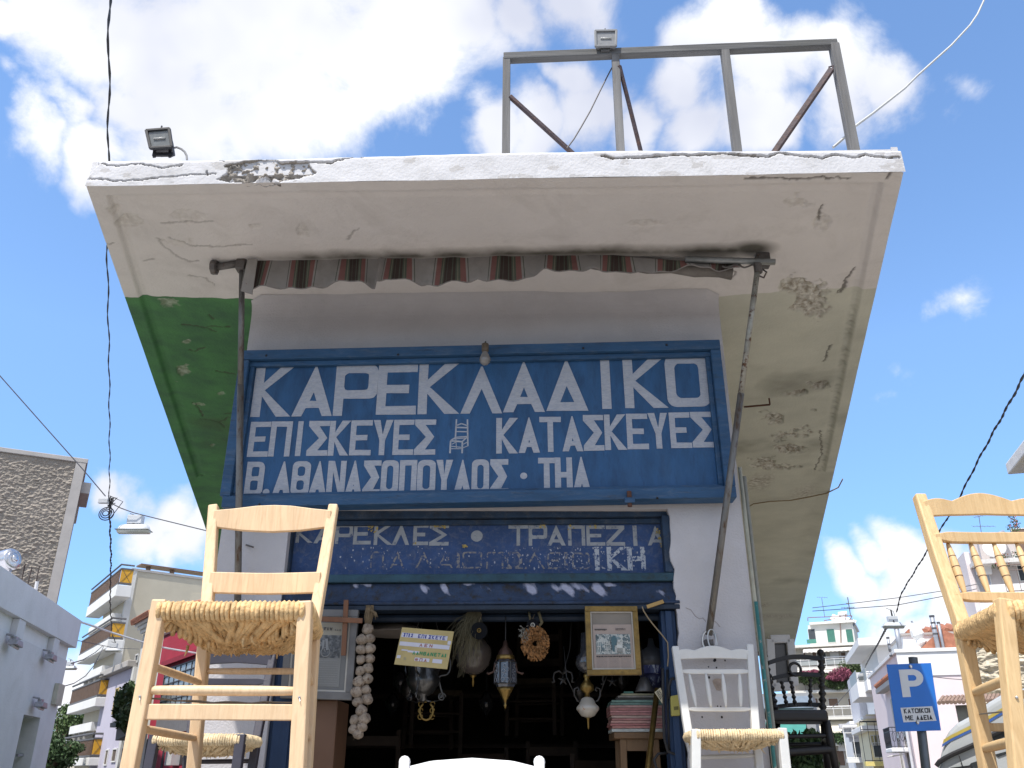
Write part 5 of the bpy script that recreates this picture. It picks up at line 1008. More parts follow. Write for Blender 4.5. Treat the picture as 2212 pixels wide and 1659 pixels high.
def rush_seat(par, FL, FRt, BR, BL, m, sag=.045, n=26, r=.0042, rr_=.013, seed=1, fray=60):
    """rush woven round four rails: each strand runs over a rail, in to the diagonal and out over the next rail; top flat, underside bulging"""
    random.seed(seed); C = (FL+FRt+BR+BL)/4; up = Vector((0, 0, 1)); mb = MB(); cs = [FL, FRt, BR, BL]
    for ci in range(4):
        A = cs[ci]; Bn = cs[(ci+1) % 4]; Dn = cs[(ci-1) % 4]
        for i in range(n):
            f = (i+.5)/n/2*1.0; f += random.uniform(-.002, .002)
            p_rail = lerp3(A, Bn, f); q_rail = lerp3(A, Dn, f)                   # where the strand crosses the two rails
            k = p_rail + (q_rail - A); kd = k                                     # turning point near the diagonal
            for side in (1, -1):
                inward = (k-p_rail).normalized(); inw2 = (k-q_rail).normalized(); pts = []; rad = r*random.uniform(.85, 1.2)
                prof = [(-rr_*.5, -rr_*.9), (-rr_*.95, -rr_*.5), (-rr_*1.08, .0), (-rr_*.78, rr_*.75), (0, rr_), (rr_*1.0, rr_*.9)] if side > 0 else [(-rr_*.55, rr_*.6), (-rr_*.3, rr_*.85), (0, rr_*.95), (rr_*1.0, rr_*.9)]
                # over the first rail
                for (dx, dz) in prof: pts.append(p_rail + inward*dx + up*dz*side)
                wob = random.uniform(-.003, .003)
                for t in (.25, .5, .75, 1):
                    P = lerp3(p_rail + inward*rr_*1.6, k, t); d = min(1, f*2*1.15*t + .0); low = sag*math.sin(min(1, (f*2)*t + .25*t)*math.pi/2) if side < 0 else -.004
                    pts.append(P + up*(side*(rr_*.85) - (low if side < 0 else 0)) + Vector((wob, wob, random.uniform(-.004, .004) if side < 0 else 0)))
                for t in (.75, .5, .25):
                    P = lerp3(q_rail + inw2*rr_*1.6, k, t); low = sag*math.sin(min(1, (f*2)*t + .25*t)*math.pi/2) if side < 0 else -.004
                    pts.append(P + up*(side*(rr_*.85) - (low if side < 0 else 0)) + Vector((wob, wob, random.uniform(-.004, .004) if side < 0 else 0)))
                for (dx, dz) in reversed(prof): pts.append(q_rail + inw2*dx + up*dz*side)
                mb.tube(pts, rad, 5, cap=False)
    # thick overlapping cords of the underside and loose ends
    for i in range(n*2):
        e = i/(n*2); s0 = lerp3(FL, FRt, .06+.88*e); s1 = C + Vector((random.uniform(-.05, .05), random.uniform(-.06, .03), 0)); z = -up*(rr_+sag*.9)
        mid = lerp3(s0, s1, .5) + z*.8 + Vector((random.uniform(-.01, .01), 0, random.uniform(-.008, .004)))
        mb.tube([s0 - up*rr_*.6 - (C-FL).normalized()*0, lerp3(s0, s1, .22) + z*.45, mid, s1 + z*1.02 + up*random.uniform(-.006, .01)], [r*1.0, r*1.25, r*1.3, r*.8], 5)
    for i in range(fray):
        s1 = C + Vector((random.gauss(0, .05), random.gauss(-.03, .04), -(rr_+sag)*random.uniform(.75, 1.05))); e = s1 + Vector((random.uniform(-.012, .012), random.uniform(-.012, .008), random.uniform(-.016, -.002))); mb.tube([s1 + up*.012, s1, e], [r*.7, r*.6, r*.2], 4)
    o = mb.build('rush_seat', m, par, smooth=True, kind='stuff', fixn=False)
    # inner core so that no light comes through
    mb = MB(); k = 12
    P = []
    for j in range(k+1):
        for i in range(k+1):
            a = i/k; b = j/k; p = lerp3(lerp3(FL, FRt, a), lerp3(BL, BR, a), b); e = min(a, 1-a, b, 1-b)*2
            P.append((p.x, p.y, p.z - rr_*.5 - sag*.97*math.sin(min(1, e*1.1)*math.pi/2)))
    mb.v = P; mb.f = [(j*(k+1)+i, j*(k+1)+i+1, (j+1)*(k+1)+i+1, (j+1)*(k+1)+i) for j in range(k) for i in range(k)]
    mb.build('seat_core', mat('rush_core', tuple(q*.9 for q in (.36, .26, .12)), .95, .5, 60, .8, 120), par, smooth=True)
    for a, b in ((FL, FRt), (FRt, BR), (BR, BL), (BL, FL)): mb = MB(); mb.tube([a, b], rr_*.85, 8); mb.build('seat_rail', m, par)
def member(par, name, a, b, w, d, m, xd=(1, 0, 0), bev=.004): mb = MB(); mb.beam(a, b, w, d, xd); return mb.build(name, m, par, bevel=bev)
def rung(par, a, b, r, m, name='rung', bulge=.25):
    mb = MB(); k = 9; mb.tube([lerp3(a, b, i/k) for i in range(k+1)], [r*(1-bulge+bulge*math.sin(math.pi*min(1, max(.0, i/k)))**.5) for i in range(k+1)], 12); return mb.build(name, m, par, smooth=True)
def slat(par, pa, pb, prof_top, prof_bot, th, m, ya=0.0, name='backrest_slat', bow=.012):
    """board between two posts; prof_top/bot: list of (s, height) from pa->pb measured up from the chord"""
    pa = Vector(pa); pb = Vector(pb); n = 28; up = Vector((0, 0, 1)); d = (pb-pa); nrm = d.cross(up).normalized(); nrm = nrm if nrm.y > 0 else -nrm
    ft = lambda s: np.interp(s, [q[0] for q in prof_top], [q[1] for q in prof_top]); fb = lambda s: np.interp(s, [q[0] for q in prof_bot], [q[1] for q in prof_bot])
    mb = MB()
    for i in range(n+1):
        s = i/n; c = pa + d*s + nrm*bow*math.sin(math.pi*s)
        for z, y in ((fb(s), -th/2), (ft(s), -th/2), (ft(s), th/2), (fb(s), th/2)): mb.v.append(tuple(c + up*float(z) + nrm*y))
    for i in range(n):
        for j in range(4): a = i*4+j; b = i*4+(j+1) % 4; mb.f.append((a, b, b+4, a+4))
    mb.f += [(0, 1, 2, 3), (n*4+3, n*4+2, n*4+1, n*4)]
    return mb.build(name, m, par, bevel=.0025)
def spindle(par, a, b, r, m, rings=()):
    k = 16; mb = MB(); prof = []
    for i in range(k+1):
        t = i/k; prof.append((r*(.42+.58*math.sin(math.pi*t)**.8), t))
    mb.lathe(prof, a, b, 12); o = mb.build('spindle', m, par, smooth=True)
    if rings:
        for t in rings: mb = MB(); rr_ = r*(.42+.58*math.sin(math.pi*t)**.8)+.0004; mb.lathe([(rr_, t-.008), (rr_*1.01, t), (rr_, t+.008)], a, b, 12); mb.build('scorched_ring', mat('scorch', (.10, .05, .025), .7), o)
    return o
def stand(x0, x1, y0, y1, z, label, grp='low display stands under the chairs'):
    t_ = thing('display_stand', label, 'stand', ((x0+x1)/2, (y0+y1)/2, FLOOR), group=grp)
    wd_ = mat('stand_wood', (.22, .15, .09), .8, .3, 8, .3, 50)
    k = 4
    for i in range(k): mb = MB(); w_ = (y1-y0)/k; mb.box(x0, x1, y0+w_*i+.004, y0+w_*(i+1)-.004, z-.025, z); mb.build('plank', wd_, t_, bevel=.002)
    for x_ in (x0+.04, x1-.04):
        for y_ in (y0+.04, y1-.04): mb = MB(); mb.box(x_-.025, x_+.025, y_-.025, y_+.025, FLOOR, z-.026); mb.build('leg', wd_, t_, bevel=.002)
ZST = CAMZ - .075
def down(a, b, z=ZST):
    """extend the line a->b until it reaches height z"""
    d = b-a; return a + d*((z-a.z)/d.z)
def chair_frame(par, m, k, fw=.036, bw=.034):
    """k: dict of key points (world). returns them with rails"""
    for p, q in (('fl_t', 'fl_b'), ('fr_t', 'fr_b')): member(par, 'front_leg', k[p] + Vector((0, 0, .0)), down(k[p], k[q]), fw, fw, m)
    for s_ in ('l', 'r'):
        t, s, b = k['b%s_t' % s_], k['b%s_s' % s_], k['b%s_b' % s_]; b = down(s, b); mb = MB(); pts = [b, lerp3(b, s, .6), s, lerp3(s, t, .5) + Vector((0, .004, 0)), t]
        ax = Vector((1, 0, 0)); n = 0
        for i, p in enumerate(pts):
            tt = (pts[min(i+1, 4)] - pts[max(i-1, 0)]).normalized(); x = (ax - tt*ax.dot(tt)).normalized(); y = tt.cross(x); w_ = bw*(.88 if i == 4 else 1)
            mb.v += [tuple(p + x*w_/2*a + y*w_/2*c) for a, c in ((-1, -1), (1, -1), (1, 1), (-1, 1))]
        for i in range(4):
            for j in range(4): a = i*4+j; c = i*4+(j+1) % 4; mb.f.append((a, c, c+4, a+4))
        mb.f += [(3, 2, 1, 0), (16, 17, 18, 19)]; mb.build('back_post', m, par, bevel=.005)

# --- plain ladder-back chair, front left
YFr, YBk, YTp = 2.24, 2.61, 2.70
k = dict(fl_t=W.Y(348, 1297, YFr), fl_b=W.Y(280, 1659, YFr-.01), fr_t=W.Y(661, 1300, YFr), fr_b=W.Y(643, 1659, YFr-.01),
         bl_t=W.Y(462, 1093, YTp), bl_s=W.Y(446, 1338, YBk), bl_b=W.Y(418, 1659, YBk+.04), br_t=W.Y(721, 1092, YTp), br_s=W.Y(680, 1340, YBk), br_b=W.Y(661, 1659, YBk+.04))
c1 = thing('ladder_back_chair', 'unpainted pale wooden chair with woven rush seat, standing front left of the shop', 'chair', ((k['fl_t']+k['br_s'])/2 * 1.0), W)
chair_frame(c1, beech, k)
zc = k['fl_t'].z - .028
def at_z(p, z): q = p.copy(); q.z = z; return q
FL, FR_, BR, BL = at_z(k['fl_t'], zc), at_z(k['fr_t'], zc), at_z(k['br_s'], zc), at_z(k['bl_s'], zc)
rush_seat(c1, FL, FR_, BR, BL, rush_mat('rush_gold', (.62, .42, .205)), .055, 15, .0070, .021, 3, 90)
pl = lambda s, v: None
def on_post(k, side, v):
    """point of the back post at picture row v"""
    s, t = k['b%s_s' % side], k['b%s_t' % side]; lo, hi = -.2, 1.1
    def row(p): d = p - Vector((0, 0, CAMZ)); f = d.y*math.cos(TH)+d.z*math.sin(TH); return 829.5 - FPX*(d.z*math.cos(TH)-d.y*math.sin(TH))/f
    for _ in range(40):
        mid = (lo+hi)/2; p = lerp3(s, t, mid)
        if row(p) > v: lo = mid
        else: hi = mid
    return lerp3(s, t, (lo+hi)/2)
def on_leg(a, b, v):
    lo, hi = -.3, 1.5
    def row(p): d = p - Vector((0, 0, CAMZ)); f = d.y*math.cos(TH)+d.z*math.sin(TH); return 829.5 - FPX*(d.z*math.cos(TH)-d.y*math.sin(TH))/f
    for _ in range(40):
        mid = (lo+hi)/2
        if row(lerp3(a, b, mid)) < v: lo = mid
        else: hi = mid
    return lerp3(a, b, (lo+hi)/2)
A, B = on_post(k, 'l', 1139), on_post(k, 'r', 1139); hh = (on_post(k, 'l', 1107)-A).length
slat(c1, A, B, [(0, hh), (.15, hh*1.12), (.35, hh*1.33), (.5, hh*1.38), (.65, hh*1.33), (.85, hh*1.12), (1, hh)], [(0, 0), (.25, -hh*.18), (.5, -hh*.25), (.75, -hh*.18), (1, 0)], .018, beech)
A, B = on_post(k, 'l', 1281), on_post(k, 'r', 1281); hh = (on_post(k, 'l', 1240)-A).length
slat(c1, A, B, [(0, hh), (.5, hh*.98), (1, hh)], [(0, .0), (.5, -.002), (1, 0)], .018, beech)
rung(c1, on_leg(k['fl_t'], k['fl_b'], 1491), on_leg(k['fr_t'], k['fr_b'], 1493), .0125, beech)
A, B = on_leg(k['fl_t'], k['fl_b'], 1555), on_leg(k['fr_t'], k['fr_b'], 1557); hh = (on_leg(k['fl_t'], k['fl_b'], 1520)-A).length
slat(c1, A, B, [(0, hh*.97), (.5, hh), (1, hh)], [(0, 0), (1, 0)], .016, beech, name='flat_rung', bow=0)
rung(c1, on_leg(k['fl_t'], k['fl_b'], 1437), on_leg(k['bl_s'], k['bl_b'], 1475), .0105, beech)
rung(c1, on_leg(k['fl_t'], k['fl_b'], 1572), on_leg(k['bl_s'], k['bl_b'], 1595), .0105, beech)
rung(c1, on_leg(k['fr_t'], k['fr_b'], 1437), on_leg(k['br_s'], k['br_b'], 1475), .0105, beech)
rung(c1, on_leg(k['fr_t'], k['fr_b'], 1572), on_leg(k['br_s'], k['br_b'], 1595), .0105, beech)
rung(c1, on_leg(k['bl_s'], k['bl_b'], 1450), on_leg(k['br_s'], k['br_b'], 1450), .0095, beech)
mb = MB(); a = on_leg(k['fl_t'], k['fl_b'], 1508) + Vector((.012, .0, 0)); b = on_leg(k['fr_t'], k['fr_b'], 1515); mb.tube([lerp3(a, b, i/12) + Vector((0, .012, -.005*math.sin(math.pi*i/12) + .002*math.sin(i*2.2))) for i in range(13)], .002, 5); mb.tube([lerp3(a, b, i/12) + Vector((0, .015, -.007*math.sin(math.pi*i/12))) for i in range(13)], .0014, 5)
mb.build('binding_wire', mat('wire_grey', (.22, .2, .17), .5, metal=.5), c1)
mb = MB()
for s_, v in (('fr', 1508), ('fl', 1506)): p = on_leg(k[s_+'_t'], k[s_+'_b'], v) + Vector((0, -.019, 0)); mb.ball(p, .0035, 8, 5); mb.tube([p, p + Vector((.003, -.004, -.009))], .0012, 4)
mb.build('staple', mat('bright_wire', (.45, .45, .45)), c1)
stand(-1.0, -.35, 2.12, 2.85, ZST, 'plank stand under the pale ladder-back chair at front left')

# --- chair with turned spindles, front right
YFr, YBk, YTp = 2.22, 2.60, 2.72
k = dict(fl_t=W.Y(2166, 1295, YFr), fl_b=W.Y(2201, 1659, YFr-.01), bl_t=W.Y(1985, 1071, YTp), bl_s=W.Y(2076, 1345, YBk), bl_b=W.Y(2134, 1659, YBk+.03))
w_f, w_b = .43, .385
for s_ in ('_t', '_b'): k['fr'+s_] = k['fl'+s_] + Vector((w_f, -.0, 0))
for s_ in ('_t', '_s', '_b'): k['br'+s_] = k['bl'+s_] + Vector((w_b, .0, 0))
c2 = thing('spindle_back_chair', 'honey-coloured chair with wavy top rail and ringed spindles, cut off at the right', 'chair', k['fl_t'], W)
chair_frame(c2, honey, k, .037, .040)
zc = k['fl_t'].z - .028
rush_seat(c2, at_z(k['fl_t'], zc), at_z(k['fr_t'], zc), at_z(k['br_s'], zc), at_z(k['bl_s'], zc), rush_mat('rush_gold', (.62, .42, .205)), .052, 15, .0070, .021, 6, 70)
def wavy(par, k, v_b, v_t, m, depth=.018):
    A, B = on_post(k, 'l', v_b), on_post(k, 'r', v_b); h = (on_post(k, 'l', v_t)-A).length
    tp = [(0, h*.95)]
    for i in range(1, 8): tp.append((.24*i/8, h*(.95 + .22*math.sin(math.pi*i/8*.92))))
    tp.append((.245, h*1.02))
    for i in range(0, 17): tp.append((.25+.5*i/16, h*(1.02 + .52*math.sin(math.pi*i/16))))
    tp.append((.755, h*1.02))
    for i in range(1, 8): tp.append((.76+.24*i/8, h*(.95 + .22*math.sin(math.pi*(8-i)/8*.92))))
    tp.append((1, h*.95))
    return slat(par, A, B, tp, [(0, 0), (.2, h*.10), (.5, h*.18), (.8, h*.10), (1, 0)], depth, m, name='top_rail')
wavy(c2, k, 1116, 1086, honey)
def bar(par, k, vb, vt, m, name='back_rail', taper=.35, th=.02):
    A, B = on_post(k, 'l', vb), on_post(k, 'r', vb); h = (on_post(k, 'l', vt)-A).length
    return slat(par, A, B, [(0, h*.75), (.12, h), (.88, h), (1, h*.75)], [(0, h*taper*.7), (.14, 0), (.86, 0), (1, h*taper*.7)], th, m, name=name)
bar(c2, k, 1172, 1152, honey, th=.028); bar(c2, k, 1299, 1281, honey, th=.030)
A, B = on_post(k, 'l', 1172), on_post(k, 'r', 1172); C, D = on_post(k, 'l', 1283), on_post(k, 'r', 1283)
for i in range(5):
    f = (i+.65)/5.3*1.0
    a = lerp3(A, B, f); b = lerp3(C, D, f); spindle(c2, a + Vector((0, .012, 0)), b + Vector((0, .012, .0)), .0125, honey, (.27, .48, .66))
rung(c2, on_leg(k['fl_t'], k['fl_b'], 1465), on_leg(k['bl_s'], k['bl_b'], 1496), .0125, honey)
rung(c2, on_leg(k['fl_t'], k['fl_b'], 1600), on_leg(k['bl_s'], k['bl_b'], 1617), .0125, honey)
for v in (1500, 1590): rung(c2, on_leg(k['fl_t'], k['fl_b'], v), on_leg(k['fr_t'], k['fr_b'], v), .012, honey)
A, B = on_leg(k['bl_s'], k['bl_b'], 1580), on_leg(k['br_s'], k['br_b'], 1580); slat(c2, A, B, [(0, .022), (1, .022)], [(0, 0), (1, 0)], .014, honey, name='flat_rung', bow=0)
mb = MB(); a = on_leg(k['bl_s'], k['bl_b'], 1543); b = on_leg(k['fl_t'], k['fl_b'], 1535); mb.tube([a, b], .0022, 5); mb.build('binding_wire', mat('wire_grey', (.22, .2, .17)), c2)
mb = MB(); p = on_leg(k['fl_t'], k['fl_b'], 1508) + Vector((0, -.020, 0)); mb.ball(p, .004, 8, 5); mb.build('screw', mat('bright_wire', (.45, .45, .45)), c2)
stand(1.15, 1.85, 2.1, 2.85, ZST, 'plank stand under the honey-coloured chair at the right')

# --- painted chairs standing against the pilasters
def painted(kind, label, k, m, rm, vt, seed):
    c = thing('painted_chair', label, 'chair', k['fl_t'], W, group='painted chairs against the shop pilasters')
    chair_frame(c, m, k, .038, .036); zc = k['fl_t'].z - .022
    rush_seat(c, at_z(k['fl_t'], zc), at_z(k['fr_t'], zc), at_z(k['br_s'], zc), at_z(k['bl_s'], zc), rm, .035, 18, .0056, .020, seed, 50)
    wavy(c, k, vt[0], vt[1], m); bar(c, k, vt[2], vt[3], m); bar(c, k, vt[4], vt[5], m, taper=.5)
    if kind:
        A, B = on_post(k, 'l', vt[2]), on_post(k, 'r', vt[2]); C, D = on_post(k, 'l', vt[5]), on_post(k, 'r', vt[5])
        for f, g in ((.14, .17), (.37, .385), (.60, .60), (.835, .815)): spindle(c, lerp3(A, B, f), lerp3(C, D, g), .0105, m)
    for v in (1625, 1655):
        pass
    rung(c, k['bl_s'] + Vector((0, 0, -.10)), k['br_s'] + Vector((0, 0, -.10)), .010, m)
    rung(c, on_leg(k['fl_t'], k['fl_b'], 1650) + Vector((0, 0, -.06)), on_leg(k['bl_s'], k['bl_b'], 1640) + Vector((0, 0, -.06)), .010, m)
    rung(c, on_leg(k['fr_t'], k['fr_b'], 1650) + Vector((0, 0, -.06)), on_leg(k['br_s'], k['br_b'], 1640) + Vector((0, 0, -.06)), .010, m)
    return c
def low(k_, dz=.30):
    for s_ in ('fl', 'fr'): k_[s_+'_b'] = down(k_[s_+'_t'], k_[s_+'_b'], k_[s_+'_t'].z - .45)
YB2 = 4.22
k = dict(fl_t=W.Y(1503, 1576, 3.93), fl_b=W.Y(1503, 1659, 3.92), fr_t=W.Y(1688, 1573, 3.93), fr_b=W.Y(1697, 1659, 3.92),
         bl_t=W.Y(1458, 1397, 4.30), bl_s=W.Y(1487, 1585, YB2), bl_b=W.Y(1502, 1659, YB2), br_t=W.Y(1619, 1393, 4.30), br_s=W.Y(1632, 1580, YB2), br_b=W.Y(1640, 1659, YB2))
_old = down
ZST2 = k['fl_t'].z - .45
def down(a, b, z=None):
    z = ZST2 if z is None else z; d = b-a; return a + d*((z-a.z)/d.z)
painted(1, 'white painted chair with scalloped top rail and four spindles against the right pilaster', k, whitep, rush_pale, (1425, 1406, 1456, 1446, 1537, 1528), 21)
stand(.70, 1.32, 3.8, 4.32, ZST2, 'plank stand under the white chair at the right pilaster')
k = dict(fl_t=W.Y(336, 1586, 3.75), fl_b=W.Y(322, 1659, 3.74), fr_t=W.Y(522, 1586, 3.75), fr_b=W.Y(512, 1659, 3.74),
         bl_t=W.Y(435, 1392, 4.18), bl_s=W.Y(412, 1592, 4.06), bl_b=W.Y(404, 1659, 4.06), br_t=W.Y(594, 1392, 4.18), br_s=W.Y(556, 1590, 4.06), br_b=W.Y(545, 1659, 4.06))
ZST2 = k['fl_t'].z - .45
painted(0, 'dark painted chair with scalloped top rail and rush seat, behind the pale ladder-back chair', k, darkp, rush_pale, (1438, 1404, 1480, 1466, 1530, 1518), 23)
stand(-1.85, -1.15, 3.6, 4.25, ZST2, 'plank stand under the dark painted chair at the left pilaster')

# --- overexposed white chair at the bottom edge
zt = W.Y(1020, 1643, 2.7).z; Zs_ = zt - .42
k = dict(bl_t=W.Y(874, 1646, 2.70), br_t=W.Y(1165, 1646, 2.70)); k['bl_s'] = k['bl_t'] + Vector((.008, -.09, -.42)); k['br_s'] = k['br_t'] + Vector((-.008, -.09, -.42))
k['bl_b'] = k['bl_s'] + Vector((0, .03, -.4)); k['br_b'] = k['br_s'] + Vector((0, .03, -.4))
k['fl_t'] = k['bl_s'] + Vector((-.012, -.37, .02)); k['fr_t'] = k['br_s'] + Vector((.012, -.37, .02)); k['fl_b'] = k['fl_t'] + Vector((0, 0, -.4)); k['fr_b'] = k['fr_t'] + Vector((0, 0, -.4))
ZST2 = k['fl_t'].z - .45; brightw = mat('gloss_white', (.82, .83, .84), .3, .02, 6)
c = thing('white_chair', 'bright white painted chair of which only the curved top rail shows at the bottom edge', 'chair', (k['fl_t']+k['br_s'])/2, W)
chair_frame(c, brightw, k); zc = k['fl_t'].z - .02
rush_seat(c, at_z(k['fl_t'], zc), at_z(k['fr_t'], zc), at_z(k['br_s'], zc), at_z(k['bl_s'], zc), rush_pale, .03, 12, .008, .018, 30, 10)
A, B = k['bl_t'] + Vector((0, 0, -.075)), k['br_t'] + Vector((0, 0, -.075)); slat(c, A, B, [(0, .060), (.04, .064), (.2, .078), (.5, .086), (.8, .078), (.96, .064), (1, .060)], [(0, 0), (.5, .01), (1, 0)], .02, brightw, name='top_rail', bow=.01)
A, B = A + Vector((0, -.03, -.16)), B + Vector((0, -.03, -.16)); slat(c, A, B, [(0, .05), (1, .05)], [(0, 0), (1, 0)], .018, brightw)
for s_ in ('l', 'r'):
    mb = MB(); mb.ball(k['b%s_t' % s_], .017, 10, 6); mb.build('post_cap', brightw, c, smooth=True)
    rung(c, k['f%s_t' % s_] + Vector((0, 0, -.2)), k['b%s_s' % s_] + Vector((0, 0, -.2)), .01, brightw)
rung(c, k['fl_t'] + Vector((0, 0, -.2)), k['fr_t'] + Vector((0, 0, -.2)), .01, brightw)
stand(-.45, .25, 2.15, 2.8, ZST2, 'plank stand under the bright white chair at the bottom')

# --- black turned chair beside the shop
def c5(x, y): return (1389.3 + .2298*x, 1287.6 + .2298*y)
YB = 6.3; YF2 = 5.9
def turned(par, name, a, b, r, m, beads, k=60):
    prof = []
    for i in range(k+1): t = i/k; prof.append((r*(1 + (.28*math.sin(t*beads*2*math.pi) if beads else 0)), t))
    mb = MB(); mb.lathe(prof, a, b, 12); return mb.build(name, m, par, smooth=True)
bl = [W.Y(*c5(1142, 590), YB+.08), W.Y(*c5(1250, 1095), YB)]; br = [W.Y(*c5(1672, 560), YB+.08), W.Y(*c5(1690, 1090), YB)]
c = thing('black_turned_chair', 'black ornate chair with barley-twist posts and a ring in its back, beside the shop wall', 'chair', (br[1]+bl[1])/2, W)
for s_, e in ((bl, 0), (br, 1)):
    turned(c, 'back_post', lerp3(s_[0], s_[1], .06), s_[1], .021, ebony, 8)
    mb = MB(); q = s_[0]; mb.lathe([(.012, -.06), (.022, -.05), (.024, -.02), (.014, -.005), (.012, .0), (.026, .015), (.022, .035), (.008, .045)], q, q + Vector((0, 0, 1)), 12); mb.build('finial', ebony, c, smooth=True)
def crest(v0l, v0r, hgt, arch, th=.03, nm='crest_rail'):
    A, B = W.Y(*c5(*v0l), YB+.05), W.Y(*c5(*v0r), YB+.05); n = [(i/10, hgt + arch*math.sin(math.pi*i/10)) for i in range(11)]; slat(c, A, B, n, [(i/10, arch*math.sin(math.pi*i/10)) for i in range(11)], th, ebony, name=nm, bow=.03)
crest((1180, 650), (1665, 610), .03, .03); crest((1215, 795), (1665, 765), .028, .02); crest((1268, 1060), (1685, 1045), .028, .01)
q = W.Y(*c5(1428, 688), YB+.05); mb = MB(); mb.tube([q + Vector((.040*math.cos(a_), 0, .042*math.sin(a_))) for a_ in [2*math.pi*i/24 for i in range(25)]], .010, 8, cap=False); mb.build('ring', ebony, c, smooth=True)
for (xa_, ya_), (xb_, yb_) in (((1300, 800), (1350, 1030)), ((1390, 800), (1430, 1030)), ((1572, 780), (1570, 1030))): turned(c, 'spindle', W.Y(*c5(xa_, ya_), YB+.03), W.Y(*c5(xb_, yb_), YB+.01), .012, ebony, 5)
sa, sb = W.Y(*c5(1165, 1135), YF2), W.Y(*c5(1755, 1110), YF2)
mb = MB(); lo = [(sa.x+.01, YF2), (sb.x-.01, YF2), (sb.x-.0, YF2+.05), (br[1].x+.03, YB+.02), (bl[1].x-.03, YB+.02), (sa.x, YF2+.05)]; z_ = (sa.z+sb.z)/2; mb.prismz(lo, z_-.035, z_+.035); mb.build('seat', ebony, c, bevel=.02, seg=3)
ZB = z_ - .47
for (xa_, ya_), (xb_, yb_), y_ in (((1195, 1190), (1190, 1616), YF2+.04), ((1722, 1180), (1810, 1616), YF2+.04), ((1700, 1190), (1735, 1616), YB-.02), ((1255, 1190), (1230, 1616), YB-.02)):
    a_ = W.Y(*c5(xa_, ya_), y_); a_.z = z_-.03; b_ = W.Y(*c5(xb_, yb_), y_ + .02); e = a_ + (b_-a_)*((ZB-a_.z)/(b_.z-a_.z)); mb = MB(); mb.tube([a_, lerp3(a_, e, .3), e], [.024, .028, .02], 12); mb.build('leg', ebony, c, smooth=True)
for (xa_, ya_), (xb_, yb_), y_, r_ in (((1190, 1325), (1755, 1310), YF2+.05, .014), ((1190, 1478), (1790, 1440), YF2+.05, .026), ((1240, 1400), (1720, 1390), YB, .014)): turned(c, 'stretcher', W.Y(*c5(xa_, ya_), y_), W.Y(*c5(xb_, yb_), y_), r_, ebony, 0)
a_ = W.Y(*c5(1735, 1340), YF2+.05); b_ = W.Y(*c5(1705, 1360), YB-.02); turned(c, 'stretcher', a_, b_, .014, ebony, 0)
stand(1.55, 2.45, 5.75, 6.5, ZB, 'plank stand under the black turned chair')

# ============================================================ street on the left
def FX(s, u, v, x=0.0):
    d = s._r(u, v); t = (x - s.c.x) / d.x; return s.c + d * t
Frame.X = FX
def slab(par, name, m, x0, x1, y0, y1, z0, z1, fr=None, bev=0, **kw): mb = MB(); mb.box(x0, x1, y0, y1, z0, z1); return mb.build(name, m, par, fr or W, bevel=bev, **kw)
def window(par, x0, x1, y, z0, z1, out=-1, axis='x', fm=None, gm=None, name='window', shutter=None, mull=1):
    """window on a wall: reveal frame, pane and optional roller shutter; axis 'x' lies along x at depth y, axis 'y' lies along y at x=y"""
    fm = fm or mat('white_frame', (.62, .62, .60), .5, .05); gm = gm or mat('window_glass', (.05, .06, .07), .12, .4, 3, spec=.9)
    def bx(a0, a1, d0, d1, c0, c1, mb):
        if axis == 'x': mb.box(a0, a1, y + out*d0, y + out*d1, c0, c1)
        else: mb.box(y + out*d0, y + out*d1, a0, a1, c0, c1)
    w = .05; mb = MB()
    for a0, a1, c0, c1 in ((x0, x1, z1-w, z1), (x0, x1, z0, z0+w), (x0, x0+w, z0+w, z1-w), (x1-w, x1, z0+w, z1-w)): bx(a0, a1, .0, .045, c0, c1, mb)
    for i in range(mull): xm = x0 + (x1-x0)*(i+1)/(mull+1); bx(xm-.02, xm+.02, .0, .035, z0+w, z1-w, mb)
    o = mb.build(name, fm, par); mb = MB(); bx(x0+w*.5, x1-w*.5, .004, .014, z0+w*.5, z1-w*.5, mb); mb.build('pane', gm, o)
    if shutter:
        mb = MB(); n = 14; f = shutter[1]; zz = z1 - (z1-z0)*f
        for i in range(n): h = (z1-w-zz)/n; bx(x0+w, x1-w, .016, .03, zz + i*h, zz + i*h + h*.8, mb)
        mb.build('roller_shutter', shutter[0], o, kind='stuff')
    return o
def railing(par, pts, z0, h, m, n, r=.015, kindm=None, mid=True):
    """rail along a list of (x,y) with top bar, bottom bar and balusters"""
    mb = MB(); P = [Vector((x, y, z0+h)) for x, y in pts]; mb.tube(P, r*1.6, 6); mb.build('handrail', m, par)
    mb = MB()
    for a, b in zip(pts[:-1], pts[1:]):
        L = math.hypot(b[0]-a[0], b[1]-a[1]); k = max(1, int(L*n))
        for i in range(k+1): x = a[0]+(b[0]-a[0])*i/k; y = a[1]+(b[1]-a[1])*i/k; mb.beam((x, y, z0), (x, y, z0+h), r*1.2, r*1.2)
        mb.beam((*a, z0+.06), (*b, z0+.06), r*1.5, r*1.5, (0, 0, 1))
        if mid: mb.beam((*a, z0+h*.8), (*b, z0+h*.8), r*1.5, r*1.5, (0, 0, 1))
    return mb.build('balusters', m, par, kind='stuff')
def leaves(mb, c, r, n, s, flat=1.0):
    for i in range(n):
        d = Vector((random.gauss(0, 1), random.gauss(0, 1), random.gauss(0, 1))).normalized() * (random.random()**.4); q = Vector(c) + Vector((d.x*r[0], d.y*r[1], d.z*r[2])); e = Euler((random.uniform(0, 6), random.uniform(0, 6), random.uniform(0, 6))).to_matrix(); k = s*random.uniform(.6, 1.4)
        mb.quad(*[q + e @ Vector(v)*k for v in ((-1, 0, 0), (0, -.5, .1), (1, 0, 0), (0, .5, .1))])
